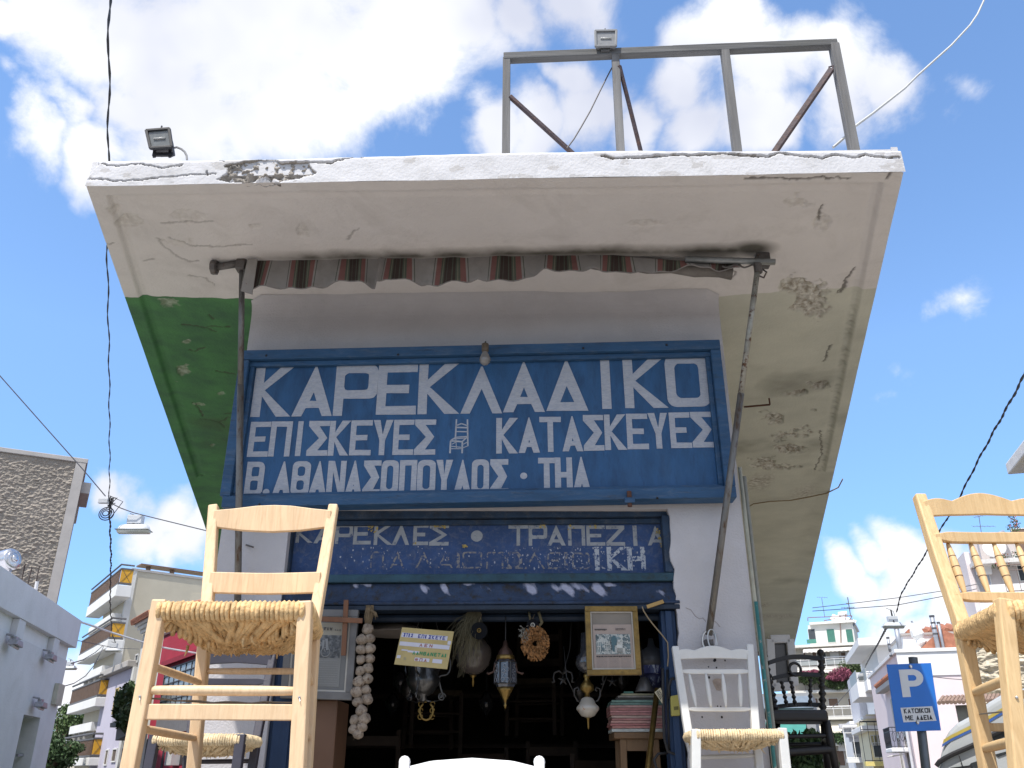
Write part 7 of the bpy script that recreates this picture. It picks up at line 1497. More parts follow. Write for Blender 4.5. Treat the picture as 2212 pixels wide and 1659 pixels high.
# roof terrace block, umbrella, chimneys
tb = thing('terrace_block', 'white roof room with red tiled roof on the pink building', 'roof room', (6, 4, zp), FP)
a = FP.Y(*rB(1250, 255), 3); slab(tb, 'wall', whw, a.x, a.x+14, 3, 8, zp+.001, a.z); slab(tb, 'coping', trim, a.x-.08, a.x+14, 2.9, 8.1, a.z+.001, a.z+.12)
a2 = FP.Y(*rB(1340, 245), 4); b2 = FP.Y(*rB(1540, 135), 4.5); n = 30; mb = MB()
for q in range(n): x = a2.x + .38*q; zt_ = min(b2.z, a2.z + (x-a2.x)*.38); mb.tube([(x, 4, a2.z+.12), (x, 5.2+ (zt_-a2.z)*.6, max(zt_, a2.z+.13))], .2, 6)
mb.build('roof_tiles', tile, tb, kind='stuff')
mb = MB(); a = FP.Y(*rB(1460, 385), 1.2); mb.prism([(a.x-.1, a.z-.05), (a.x+1.1, a.z+.9), (a.x+3.0, a.z+.05), (a.x+3.0, a.z-.1)], 1.2, 2.9); mb.build('small_gable', tile, tb)
chm = mat('flue_grey', (.34, .36, .40), .5, .1, 3, metal=.4)
for i, (x0, y0, x1, y1, r) in enumerate(((1567, 55, 1612, 345, .38), (1637, 125, 1668, 345, .24), (1190, 180, 1205, 345, .40), (1100, 285, 1132, 470, .24))):
    d = 1.0; a = FP.Y(*rB(x1, y1), d); b = FP.Y(*rB(x0, y0), d); a.x = b.x; r *= .34; t_ = thing('chimney_flue', ['tall slatted grey flue right of the closed umbrella', 'thinner shiny flue next to the tallest one', 'thick grey flue directly behind the hanging street lamp', 'slim flue at the left edge of the pink roof'][i], 'chimney', (a.x, d, zp), FP, group='metal flues on the pink building'); r = r*.9
    mb = MB(); mb.tube([(a.x, d, zp-.0), (b.x, d, b.z)], r, 12); mb.build('flue', chm, t_, smooth=True)
    if i in (0, 3):
        for q in range(3): mb = MB(); mb.lathe([(r*1.06, 0), (r*1.06, .09)], (b.x, d, b.z-.35-.28*q), (b.x, d, b.z+.65-.28*q), 12); mb.build('cowl_slot', mat('slot_dark', (.08, .08, .09), .6), t_)
    mb = MB(); mb.lathe([(r*1.15, 0), (r*1.15, .08)], (b.x, d, b.z), (b.x, d, b.z+1), 12); mb.build('cap', mat('slot_dark', (.08, .08, .09)), t_)
a = FP.Y(*rB(1410, 385), 1.5); b = FP.Y(*rB(1355, 118), 1.5); a.x = b.x + .35; t_ = thing('closed_umbrella', 'closed white parasol on the roof terrace of the pink building', 'umbrella', a, FP)
mb = MB(); mb.lathe([(.04, 0), (.12, .1), (.30, .28), (.34, .5), (.22, .66), (.30, .8), (.1, .95), (.02, 1.0)], b, a, 9); mb.build('folded_canopy', mat('parasol_white', (.72, .72, .70), .8, .1, 4), t_)
mb = MB(); mb.tube([a + Vector((0, 0, -.4)), b + Vector((0, 0, .1))], .05, 6); mb.build('pole', chm, t_)
# modern white balconies behind
pbk = thing('white_balcony_house', 'white modern house with long boxy balconies, left of the parking sign', 'house', (2, 24, 0), FP)
y0_ = 17.5; q0 = FP.Y(*rB(1060, 900), y0_); x_b = q0.x; q1 = FP.Y(*rB(1000, 480), y0_)
slab(pbk, 'body', whw, x_b, x_b+12, y0_, y0_+12, 0, FP.Y(*rB(1010, 560), y0_).z+1.2)
for (xl_, yt_, yb2, xr_) in ((795, 745, 905, 1070), (890, 720, 830, 1060)):
    d = y0_-.6 if xl_ < 850 else y0_-2.6; a = FP.Y(*rB(xl_, yb2), d); b = FP.Y(*rB(xl_, yt_), d); xr2 = x_b+.5
    z0 = a.z; z1 = b.z; slab(pbk, 'balcony', whw, a.x, xr2, d, d+6, z0, z0+.3); slab(pbk, 'balcony_parapet', whw, a.x, a.x+.12, d, d+6, z0+.3, z1); slab(pbk, 'balcony_parapet', whw, a.x+.121, xr2, d, d+.12, z0+.3, z1)
    railing(pbk, [(a.x+.06, d+.05), (xr2, d+.05)], z1, .5, whw, 1.5, .02); mb = MB(); mb.box(a.x+.04, a.x+.08, d+.4, d+5.5, z1, z1+.8); mb.build('glass_rail', mat('rail_glass', (.32, .34, .33)), pbk)
slab(pbk, 'top_slab', whw, x_b-1.2, x_b+12, y0_-1, y0_+11, FP.Y(*rB(1010, 560), y0_).z+1.2, FP.Y(*rB(1010, 530), y0_).z+1.5)
# side wall of a house further on, lamp-shadow stripes laid on as dark bars
ys = 30; a = FP.Y(*rB(805, 1030), ys); b = FP.Y(*rB(935, 915), ys)
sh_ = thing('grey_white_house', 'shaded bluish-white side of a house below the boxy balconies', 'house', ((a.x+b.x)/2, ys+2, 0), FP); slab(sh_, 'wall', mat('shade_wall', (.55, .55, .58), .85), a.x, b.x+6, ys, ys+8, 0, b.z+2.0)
mb = MB()
for x in (860, 880, 900, 955, 975): p = FP.Y(*rB(x, 940), ys-.02); mb.beam(p, p + Vector((.8, 0, -1.6)), .05, .03)
mb.build('shadow_stripes', mat('shadow_stripe_dark', (.06, .06, .06), .6), sh_, kind='stuff')
# cream house with red roof corner
yq = 9.5
ch = thing('cream_house', 'cream yellow house with a red roof corner and barred windows down the right street', 'house', (0, 18, 0), FP)
def pw(x, y, X=-.3): return FP.X(*rB(x, y), X)
def pf(x, y, d): return FP.Y(*rB(x, y), d)
a = pf(865, 1110, 22); b = pf(1080, 1040, 22)
slab(ch, 'body', crm, a.x, a.x+7, 22, 30, 0, b.z-.6); slab(ch, 'eave', whw, a.x-.5, a.x+7, 21.5, 30, pf(900, 1270, 22).z, pf(900, 1210, 22).z, bev=.05)
mb = MB(); a3 = pf(975, 1060, 21); b3 = pf(1080, 1020, 21); mb.prism([(a3.x, a3.z-.6), (a3.x, a3.z+.2), (a3.x+.8, a3.z+.65), (a3.x+7, a3.z+.65), (a3.x+7, a3.z-.6)], 20.9, 21.9); mb.build('roof_corner', tile, ch)
slab(ch, 'upper_wall', crm, a.x, pf(990, 1100, 21.95).x, 21.95, 21.999, pf(900, 1200, 22).z, b.z-.3)
slab(ch, 'roof_slab', whw, a.x-.2, a.x+7, 21.9, 30, b.z-.59, b.z-.4)
for x in (925, 960, 990): p = pf(x, 1420, 21.98); q = pf(x+22, 1310, 21.98); window(ch, p.x, p.x+.55, 21.998, p.z, q.z, mull=0, gm=mat('shutter_olive', (.35, .31, .16), .8))
p = pf(1020, 1550, 21.98); window(ch, p.x-.4, p.x+.4, 21.998, p.z, p.z+1.0, mull=0)
p = pf(860, 1590, 21); slab(ch, 'balcony_slab', mat('yellow_slab', (.66, .55, .2), .8), p.x, p.x+3.0, 20.8, 21.99, p.z-.3, p.z); railing(ch, [(p.x, 20.85), (p.x+2.9, 20.85)], p.z, 2.6, ironb, 2.2, .03)
# white house with projecting cornice
wh = thing('white_cornice_house', 'white house with projecting cornice in front of the distant block', 'house', (0, 30, 0), FP)
a = pf(705, 1250, 32); b = pf(800, 1160, 32)
slab(wh, 'body', whw, a.x, a.x+8, 32, 40, 0, b.z); 
for q in range(4): slab(wh, 'cornice_step', mat('cornice_grey', (.52, .52, .54), .8), a.x-.25-.22*q, a.x-.001 if q == 9 else a.x+2.4, 31.6-.2*q, 32-.001, b.z-1.6+.34*q, b.z-1.27+.34*q)
for x in (740, 770, 800): p = pf(x, 1325, 31.9); mb = MB(); mb.box(p.x, p.x+.22, 31.9, 31.999, p.z, p.z+.9); mb.build('slot_window', mat('slot_grey', (.3, .3, .33), .6), wh)
p = pf(665, 1560, 31); slab(wh, 'balcony_slab', whw, p.x, p.x+5, 30.6, 31.999, p.z-.3, p.z); railing(wh, [(p.x, 30.7), (p.x+4.9, 30.7)], p.z, 2.4, whw, 1.6, .04)
for x in (750, 830): p = pf(x, 1600, 31.9); window(wh, p.x, p.x+.9, 31.998, p.z+.3, p.z+2.6, mull=0)

# house at the far right behind the spindle chair
def g2(x, y): return (1938+.1839*x, 1050.5+.1839*y)
c = at(*g2(872, 915), 50); FC = Frame((c.x, c.y), -15.5); zc_ = c.z
rc = thing('pinkish_apartments', 'pale pinkish apartment house with roof terrace and dish, seen through the spindles', 'building', (4, 4, 0), FC)
pinkg = mat('pink_grey', (.55, .50, .48), .85, .08, .6); pinks = mat('pink_side', (.66, .60, .59), .85, .06, .5, dirt=((.5, .45, .42), .6, .3))
slab(rc, 'body', pinkg, .01, 10, 0, 9, 0, zc_-.25); slab(rc, 'side_wall', pinks, -.25, .009, .1, FC.X(2053, 1230, -.25).y, 0, FC.X(*g2(730, 830), -.25).z)
slab(rc, 'roof_slab', mat('slab_light', (.62, .60, .57), .8), -.1, 10, -1.2, 9, zc_-.24, zc_)
slab(rc, 'penthouse', pinkg, FC.Y(*g2(985, 800), 1.5).x, 10, 1.5, 8, zc_+.001, FC.Y(*g2(1100, 655), 1.5).z); slab(rc, 'chimney_stack', pinkg, FC.Y(*g2(875, 700), .2).x, FC.Y(*g2(938, 700), .2).x, .2, 1.0, zc_+.001, FC.Y(*g2(900, 640), .2).z)
a = FC.Y(*g2(1095, 870), 1.5); b = FC.Y(*g2(1205, 785), 1.5); window(rc, a.x, b.x, 1.498, a.z+.2, b.z, mull=3, gm=shb); a = FC.Y(*g2(1420, 870), 1.5); window(rc, a.x, a.x+1.6, 1.498, a.z+.2, a.z+1.9, mull=1, gm=shb)
a = FC.Y(*g2(1240, 1120), 0); b = FC.Y(*g2(1335, 1030), 0); window(rc, a.x, b.x, -.002, a.z, b.z, mull=1); a = FC.Y(*g2(1030, 1250), 0); b = FC.Y(*g2(1080, 1010), 0); window(rc, a.x, b.x, -.002, a.z, b.z, mull=0, gm=mat('door_blue', (.35, .40, .48), .6)); a = FC.Y(*g2(1440, 1120), 0); window(rc, a.x, a.x+1.2, -.002, a.z, a.z+1.5, mull=1)
slab(rc, 'grey_column', mat('col_grey', (.35, .34, .34), .8), FC.Y(*g2(905, 1000), -.1).x, FC.Y(*g2(985, 1000), -.1).x, -.12, -.002, 0, zc_-.25)
z = FC.Y(*g2(1100, 1440), -1.2).z; slab(rc, 'balcony_slab', whw, -.3, 10, -1.3, -.001, z-.25, z); slab(rc, 'balcony_parapet', whw, -.3, 10, -1.3, -1.2, z+.001, FC.Y(*g2(1100, 1370), -1.2).z)
z2 = FC.Y(*g2(1100, 1255), -1.2).z; slab(rc, 'balcony_slab', whw, 1.2, 10, -1.3, -.001, z2-.2, z2); slab(rc, 'white_panel', whw, FC.Y(*g2(1065, 1200), -1.2).x, 10, -1.25, -1.2, z2+.001, FC.Y(*g2(1065, 1160), -1.2).z); railing(rc, [(1.2, -1.28), (10, -1.28)], z2, 1.5, mat('rail_rust', (.2, .15, .13)), 1.4, .02)
c_ = FC.Y(*g2(1145, 730), .6); t_ = thing('satellite_dish', 'white satellite dish on the roof terrace, behind the second spindle', 'satellite dish', c_ - Vector((0, 0, .8)), FC)
dv = Vector((-.25, -1, .25)).normalized(); r = .62; mb = MB(); mb.lathe([(.01, 0), (r*.5, -.03), (r*.85, -.09), (r, -.13), (r*1.0, -.14), (r*.5, -.06), (.02, -.03)], c_, c_ - dv, 24); mb.build('reflector', whw, t_, smooth=True)
mb = MB(); mb.tube([c_ + Vector((0, 0, -r)), c_ + dv*.35 + Vector((0, 0, .05))], .02, 5); mb.ball(c_ + dv*.35 + Vector((0, 0, .07)), .05, 8, 5); mb.tube([c_, c_ + Vector((0, .1, -.8))], .03, 6); mb.build('feed_arm', mat('slot_dark', (.08, .08, .09)), t_)
a = FC.Y(*g2(1015, 970), -.3); slab(None, 'air_conditioner', whw, a.x-.4, a.x+.4, -.35, -.01, a.z-.3, a.z+.3, FC, .02); o = [q for q in scene.objects if q.name.startswith('air_conditioner')][-1]; tag(o, 'white air conditioner under the roof slab between the first two spindles', 'air conditioner')
antenna('two-armed television antenna above the middle rail of the spindle chair', FC, g2(1003, 640), g2(960, 350), [(*g2(905, 365), *g2(1020, 340)), (*g2(890, 470), *g2(1140, 470))], 2.0, .022)
mb = MB(); a = FC.Y(*g2(1150, 555), 1.0); b = FC.Y(*g2(1258, 530), 1.0); mb.tube([a - Vector((0, 0, .2)), b - Vector((0, 0, .1))], .2, 12); tag(mb.build('roof_tank', chm, None, FC, smooth=True), 'grey roof tank just above the middle rail of the spindle chair', 'water tank')
random.seed(61); mb = MB(); mbb = MB()
for x, y in ((1180, 880), (1230, 850), (1270, 830), (1160, 930), (1290, 900), (1340, 350), (1375, 400), (1395, 450), (1330, 490), (1390, 500), (1400, 800)):
    leaves(mb, FC.Y(*g2(x, y), -1.0), (.25, .2, .22), 40, .06); leaves(mbb, FC.Y(*g2(x, y-20), -1.1), (.2, .2, .15), 8, .05)
vn = thing('flowering_vine', 'thin vine with small red flowers trailing along the roof terrace', 'vine', FC.Y(*g2(1200, 900), -1), FC); mb.build('leaves', leafg, vn, kind='stuff'); mbb.build('flowers', mat('red_flower', (.45, .05, .05), .7), vn, kind='stuff')
# corner building at the right edge
c = at(2196, 1010, 15); FD = Frame((c.x, c.y), -15.5); rd = thing('ochre_corner_building', 'ochre corner building with white drainpipe and roof slab at the right edge', 'building', (2, 2, 0), FD)
ox = FD.Y(2204, 1200, 0).x*0+.12
slab(rd, 'wall', mat('ochre_wall', (.48, .34, .10), .85, .08), ox+.25, 6, -9, 0, 0, c.z-.02, bev=.01); mb = MB(); mb.tube([(ox+.12, .0, 0), (ox+.12, .0, c.z-.05)], .07, 10); mb.build('drainpipe', whw, rd, smooth=True)
a = FD.Y(2173, 1010, .4); slab(rd, 'roof_slab', mat('slab_pinkish', (.60, .58, .56), .8), a.x, 6, -9, .4, c.z-.0, c.z+.20, bev=.02)
slab(rd, 'lower_eave', whw, ox+.15, ox+.2499, -9, .0, c.z-1.35, c.z-1.2)
# rough stone house with tile eave
def g5(x, y): return (1951.8+.183*x, 1355.4+.183*y)
c = at(*g5(450, 905), 20); FE = Frame((c.x, c.y), -32); se = thing('stone_house', 'old low house with rough pale stone wall and dark tile eave behind the van', 'house', (4, 3, 0), FE)
stn = mat('rubble_stone', (.55, .49, .38), .95, .25, 6, 1.0, 9, (.25, .21, .16), (.58, .68)); zc_ = c.z
slab(se, 'cornice', mat('cornice_old', (.30, .29, .25), .85, .2, 3), .25, 9, .25, 5, zc_-.42, zc_-.02); slab(se, 'wall', mat('old_grey_wall', (.25, .245, .225), .9, .2, 2), .8, 9, .8, 5, 0, zc_-.42)
slab(se, 'cornice_step', mat('cornice_old', (.30, .29, .25)), .5, 9, .5, .799, zc_-.58, zc_-.425)
mb = MB()
for q in range(90): x = -.05 + q*.085; mb.tube([(x, random.uniform(-.03, .03), zc_+.03 + random.uniform(-.01, .01)), (x, 1.0, zc_+.22)], .045, 7)
mb.build('eave_tiles', mat('old_tile', (.25, .17, .13), .9, .4, 5), se, kind='stuff')
a = FE.Y(*g5(840, 600), 2); b = FE.Y(*g5(850, 190), 2); nx_, nz_ = 160, 160; X, Z = np.meshgrid(np.linspace(a.x, a.x+5, nx_), np.linspace(a.z-1, b.z, nz_)); cell = fbm(X*4, Z*7, 5); grid_mesh('stone_face', np.stack([X, 2-.16*np.abs(cell-.5)*2-.08*fbm(X*9, Z*14, 3), Z + .12*(fbm(X*3, Z*0, 3)-.5)*(Z > b.z-.2)], -1), stn, se)
slab(se, 'stone_core', stn, a.x, a.x+5, 2.05, 5, 0, b.z-.05)

# ------------------------------------------------------------ van
FV = Frame((at(2100, 1600, 11).x, at(2100, 1600, 11).y), -38)
vn = thing('camper_van', 'pale grey high-roofed van with yellow and blue stripes parked at the right', 'van', (1.5, 1, 0), FV)
vg = mat('van_paint', (.40, .42, .43), .35, .05, 2, coat=.4)
def g(x, y, d=0): p = FV.Y(*g5(x, y), d); return (p.x, p.z)
roofl = [(395, 1640), (430, 1470), (450, 1400), (480, 1290), (520, 1220), (610, 1130), (780, 1040), (990, 880), (1200, 755)]
pr_ = [g(*p) for p in roofl]; xe = pr_[-1][0]; ze = pr_[-1][1]; pr_ += [(xe+1.2, ze+.18), (xe+3.2, ze+.2), (xe+3.5, .5)]
x0v, z0v = pr_[0]; loop = [(x0v-.25, .5), (x0v-.3, .95)] + pr_
mb = MB(); mb.prism(loop, .0, 1.85); mb.build('body', vg, vn, bevel=.09, seg=4, smooth=False)
def band(name, pts_t, pts_b, m_, d=-.004):
    mb = MB(); T = [Vector((g(*p)[0], d, g(*p)[1])) for p in pts_t]; Bm = [Vector((g(*p)[0], d, g(*p)[1])) for p in pts_b]; mb.strip(T, Bm); o = mb.build(name, m_, vn, fixn=False); md = o.modifiers.new('s', 'SOLIDIFY'); md.thickness = .006; md.offset = 0; return o
band('yellow_stripe', [(475, 1322), (560, 1270), (790, 1158), (1010, 1040), (1225, 915), (1400, 810)], [(462, 1372), (560, 1312), (800, 1196), (1015, 1082), (1230, 953), (1400, 850)], mat('stripe_yellow', (.42, .33, .08), .4))
band('blue_stripe', [(460, 1376), (560, 1316), (800, 1200), (1015, 1086), (1230, 957), (1400, 854)], [(452, 1412), (560, 1345), (805, 1228), (1020, 1118), (1235, 988), (1400, 890)], mat('stripe_blue', (.05, .11, .32), .4))
mb = MB(); R_ = [Vector((g(*p)[0], -.03, g(*p)[1])) for p in ((395, 1635), (430, 1585), (500, 1540), (600, 1490), (830, 1390), (1060, 1265), (1260, 1170), (1400, 1100))]; mb.tube(R_, .03, 8); mb.build('gutter', mat('black_rubber', (.02, .02, .022), .5), vn)
for pts in (((780, 1625), (800, 1600), (870, 1578), (880, 1659), (790, 1659)), ((1080, 1500), (1300, 1440), (1320, 1455), (1120, 1530)), ((1040, 1280), (1260, 1175), (1300, 1250), (1070, 1340))):
    q = [g(*p) for p in pts]; mb = MB(); mb.prism(q, -.012, .01); mb.build('side_window', mat('van_glass', (.03, .035, .04), .1, spec=.9), vn)
mb = MB(); q = g(710, 1640); mb.tube([(q[0], -.05, q[1]), (q[0]-.02, -.05, q[1]+.13)], .006, 5); mb.beam((q[0]-.15, -.03, q[1]-.03), (q[0]+.1, -.03, q[1]-.0), .03, .02, (0, 0, 1)); mb.build('aerial', mat('black_rubber', (.02, .02, .022)), vn)
for x in (x0v+.6, xe+2.6):
    o = MB(); o.lathe([(.33, -.0), (.35, .02), (.35, .2), (.33, .22)], (x, .0, .35), (x, 1, .35), 24); w_ = o.build('tyre', mat('black_rubber', (.02, .02, .022)), vn, smooth=True); o = MB(); o.lathe([(.05, -.012), (.2, -.01), (.2, .03)], (x, .0, .35), (x, 1, .35), 20); o.build('rim', chrome, w_)

# ------------------------------------------------------------ parking sign
ps = [W.Y(*p_, 6.85) for p_ in ((1915, 1435.5), (2011, 1432), (2033, 1578), (1936, 1580.5))]
sgn = thing('parking_sign', 'blue residents-only parking sign with a white letter P on a grey pole', 'sign', (3.4, 6.7, 0))
bl_ = mat('sign_blue', (.012, .15, .54), .35, .06, 6, coat=.2); wr = mat('sign_white', (.62, .63, .64), .4, .05)
pquad(ps, .004, 'plate', bl_, sgn, .001)
u_ = ps[1]-ps[0]; L = u_.length; un = u_.normalized(); vn_ = (ps[0]-ps[3]); Hh = vn_.length; vn1 = vn_.normalized(); nn = un.cross(vn1); nn = nn if nn.y < 0 else -nn
def sp_(s, t, off=.0005): return inq(ps, s, t) + nn*off
def plate_on(loops, o_, sx, sz, m_, name, off=.0008): return plate(loops, lambda a_, b_, n_: o_ + un*a_*sx + vn1*b_*sz + nn*(off+n_), .0006).build(name, m_, sgn, fixn=False)
# P: bold with round bowl
w = .62; ou = [(0, 0), (.22, 0), (.22, .37)] + [(.36+.27*math.cos(a), .685+.315*math.sin(a)) for a in [math.pi*(-.5+i/16) for i in range(17)]] + [(0, 1)]
inn = [(.22, .58)] + [(.36+.085*math.cos(a), .685+.105*math.sin(a)) for a in [math.pi*(-.5+i/12) for i in range(13)]] + [(.22, .79)]
o_ = sp_(.255, .50); hP = Hh*.415; plate_on([ou, inn], o_, L*.52/.63, hP, wr, 'letter')
sub = [sp_(s, t, .0008) for s, t in ((.17, .655), (.88, .645), (.93, .858), (.19, .868))]; pquad(sub, .0005, 'sub_plate', wr, sgn)
txt = mat('sign_black', (.02, .02, .025), .6)
for row, t0, h, s0, s1 in (('KATOIKOI', .738, .068, .235, .83), ('ME AΔEIA', .842, .070, .245, .86)):
    n = len(row); x = s0; wd_ = {'I': .35, ' ': .55, 'M': 1.15, 'O': 1.05}; tot = sum(wd_.get(q, .9)+.18 for q in row); sc = (s1-s0)/tot
    for q in row:
        ww = wd_.get(q, .9)
        if q != ' ': hh = Hh*h; plate_on(glyph(q, ww*sc*L/hh, .19), sp_(x, t0), hh, hh, txt, 'letter', .0018)
        x += (ww+.18)*sc
pm = mat('pole_grey', (.13, .145, .16), .5, .15, 5, metal=.4)
a = W.Y(1972, 1420, 6.895); b = W.Y(2000, 1659, 6.895); e = a + (b-a)*((0-a.z)/(b.z-a.z)); mb = MB(); mb.tube([a, e], .033, 16); mb.build('pole', pm, sgn, smooth=True)
for s, t in ((.53, .045), (.50, .875)): mb = MB(); c_ = sp_(s, t, 0); mb.lathe([(.014, 0), (.014, .006), (.008, .012)], c_, c_ + nn, 12); mb.build('bolt', chrome, sgn)

# ------------------------------------------------------------ cables and hanging street lamps
cab = mat('cable_black', (.018, .018, .02), .6); thin = mat('cable_grey', (.10, .10, .11), .6)
def cable(name, label, pts, r, m_=cab, twist=0, cat='cable', grp='overhead cables'):
    P_ = [at(*p_) for p_ in pts]; out = []
    for i in range(len(P_)-1):
        k_ = max(2, int((P_[i+1]-P_[i]).length*(6 if twist else 1.5)))
        for q in range(k_): out.append(lerp3(P_[i], P_[i+1], q/k_))
    out.append(P_[-1]); mb = MB()
    if twist:
        for s_ in (0, 1): mb.tube([p_ + Vector((math.cos(i*1.3+s_*3.14), 0, math.sin(i*1.3+s_*3.14)))*r*.8 + Vector((.012*math.sin(i*.7), 0, 0)) for i, p_ in enumerate(out)], r*.8, 5)
        return tag(mb.build(name, m_, None, W, kind='stuff' if False else None), label, cat, grp)
    mb.tube(out, r, 6); return tag(mb.build(name, m_, None, W), label, cat, grp)
cable('overhead_cable', 'black twisted cable running down the left sky past the canopy to the lamp junction', [(237, -60, 6.7), (236, 60, 7.7), (234, 350, 9.8), (232, 560, 11.8), (236, 800, 14.4), (237, 1000, 17.6), (236, 1085, 19.7)], .0085, twist=1)
cable('overhead_cable', 'black twisted cable from the upper lamp junction down to the second street lamp', [(236, 1085, 19.7), (240, 1200, 24), (238, 1300, 31), (242, 1370, 38), (250, 1388, 40)], .017, twist=1)
cable('overhead_cable', 'thin wire from the left edge of the picture to the lamp junction', [(-40, 765, 19), (0, 812, 19.2), (100, 925, 19.4), (180, 1015, 19.6), (228, 1072, 19.7)], .012, thin)
cable('overhead_cable', 'thin wire from the lamp junction past the hanging lamp to the shop', [(236, 1085, 19.7), (262, 1098, 19.7), (290, 1108, 19.7), (330, 1118, 19.8), (440, 1145, 20), (520, 1165, 20)], .012, thin)
cable('overhead_cable', 'bright white cable stretched across the left street', [(163, 1340, 21), (200, 1352, 22), (240, 1366, 23), (311, 1388, 24), (353, 1399, 25), (424, 1411, 26), (520, 1418, 27)], .028, mat('cable_white', (.7, .7, .7), .5))
cable('overhead_cable', 'thin wire curving from the white building up to the second lamp', [(133, 1484, 23), (160, 1476, 26), (185, 1460, 30), (205, 1435, 35), (224, 1396, 40)], .015, thin)
cable('overhead_cable', 'slack wire between the corner lamp and the second lamp', [(154, 1433, 24), (180, 1425, 30), (205, 1410, 36), (222, 1395, 40)], .018, thin)
cable('overhead_cable', 'faint straight wire behind the balconies at the left', [(150, 1380, 24), (250, 1400, 40), (300, 1402, 42)], .012, thin)
cable('overhead_cable', 'off-white cord rising from the canopy roof to the upper right corner', [(1800, 318, 5.1), (1830, 292, 5.2), (1848, 272, 5.4), (1885, 245, 5.7), (1955, 190, 6.3), (1980, 165, 6.5), (2055, 98, 7), (2095, 55, 7.3), (2112, 30, 7.5), (2135, -20, 7.8)], .0085, mat('cord_offwhite', (.50, .50, .48), .6))
cable('overhead_cable', 'black twisted cable crossing the right sky behind the spindle chair', [(2235, 760, 14), (2212, 812, 15), (2175, 881, 16.5), (2144, 937, 18), (2110, 1000, 19.5), (2075, 1070, 21), (2041, 1129, 23), (1995, 1203, 25), (1948, 1280, 28), (1936, 1322, 29)], .017, twist=1)
cable('overhead_cable', 'black twisted cable from the right hanging lamp to the flowering balcony', [(1915, 1356, 29), (1905, 1375, 34), (1896, 1392, 40), (1884, 1412, 50), (1870, 1438, 60)], .025, twist=1)
cable('overhead_cable', 'upper thin wire over the roofs at the right', [(1755, 1313, 29), (1860, 1301, 29), (1941, 1291, 29), (2032, 1277, 29), (2110, 1262, 30)], .012, thin)
cable('overhead_cable', 'lower thin wire over the roofs at the right', [(1755, 1320, 29), (1860, 1313, 29), (1938, 1307, 29), (2032, 1289, 29), (2110, 1272, 30)], .012, thin)
cable('overhead_cable', 'thin dark wire in front of the pale pink wall beside the parking sign', [(2015, 1462, 30), (2050, 1466, 30), (2078, 1468, 30)], .012, thin)
cable('overhead_cable', 'thin wire crossing the windows of the distant block', [(1870, 1440, 60), (1840, 1485, 70), (1810, 1518, 80), (1795, 1530, 90)], .03, thin)
def street_lamp(label, c, w, t, hang_z):
    """long hooded lamp on a span wire; c = picture position of the centre, w metres wide"""
    C_ = at(*c, t); t_ = thing('hanging_street_lamp', label, 'street lamp', C_, group='street lamps hung on wires'); lampw = mat('lamp_white', (.50, .52, .54), .4, .08, 8)
    h = w*.24; mb = MB(); n = 12
    for i in range(n+1):
        s = -1 + 2*i/n; k_ = (1-abs(s)**4)**.5*.9+.1
        for q in range(9): a_ = math.pi*q/8; mb.v.append((C_.x + s*w/2, C_.y + math.cos(a_)*h*.9*k_, C_.z + math.sin(a_)*h*.85*k_))
    for i in range(n):
        for q in range(8): a_ = i*9+q; mb.f.append((a_, a_+1, a_+10, a_+9))
    mb.f += [tuple(range(9)), tuple(range(n*9+8, n*9-1, -1))]; mb.build('hood', lampw, t_, smooth=True)
    mb = MB(); mb.lathe([(h*.35, -w*.49), (h*.8, -w*.44), (h*.8, w*.44), (h*.35, w*.49)], C_ + Vector((0, 0, -h*.08)), C_ + Vector((1, 0, -h*.08)), 12)
    mb.v = [(x, y, C_.z - h*.08 + (z-C_.z+h*.08)*.45) for x, y, z in mb.v]; mb.build('lens', mat('lamp_lens', (.40, .41, .36), .3, .1, spec=.7), t_, smooth=True)
    mb = MB(); mb.box(C_.x-w*.22, C_.x+w*.22, C_.y-h*.5, C_.y+h*.5, C_.z+h*.8, C_.z+h*1.9); mb.build('gear_box', lampw, t_, bevel=.01)
    mb = MB(); mb.box(C_.x-w*.5, C_.x+w*.5, C_.y-h*.9, C_.y+h*.9, C_.z-h*.04, C_.z+.008*w); mb.build('rim', mat('lamp_rim', (.18, .18, .16), .5), t_, bevel=.02*w)
    mb = MB(); mb.beam(C_ + Vector((0, -h*.6, h*.3)), C_ + Vector((0, -.1*h, hang_z)), w*.06, w*.02); mb.tube([C_ + Vector((0, 0, h*1.9)), C_ + Vector((0, 0, hang_z))], w*.02, 5); mb.tube([C_ + Vector((.15*w, 0, h*1.9)), C_ + Vector((.12*w, 0, hang_z*.9)), C_ + Vector((-.2*w, 0, hang_z*1.1))], w*.012, 5); mb.build('hanger', cab, t_)
    return t_
street_lamp('large white hooded street lamp hanging left of the green canopy side', (289, 1146), .76, 19.7, .36)
street_lamp('grey hooded street lamp hanging in front of the second balcony of the apartment block', (244, 1406), .76, 41, .38)
street_lamp('small street lamp at the corner of the white building', (150, 1444), .42, 25, .25)
street_lamp('flat white street lamp hanging above the parking sign', (1930, 1353), .72, 29, .55)
mb = MB(); c_ = at(233, 1108, 19.7); random.seed(71)
for k_ in range(3): mb.tube([c_ + Vector((.0, -.02*k_, 0)) + Vector(((.17-.05*k_)*math.cos(a_)-.03, 0, (.15-.045*k_)*math.sin(a_)-.02)) for a_ in [2*math.pi*i/20 for i in range(21)]], .012, 6)
q = at(238, 1080, 19.7)
for i in range(14): mb.tube([q + Vector((random.gauss(0, .05), 0, random.gauss(0, .08))), q + Vector((random.gauss(0, .1), .03, random.gauss(-.05, .12))), q + Vector((random.gauss(0, .05), 0, random.gauss(-.1, .1)))], .010, 5)
tag(mb.build('cable_coil', cab), 'coiled spare cable and knot of wires at the left lamp junction', 'cable coil')
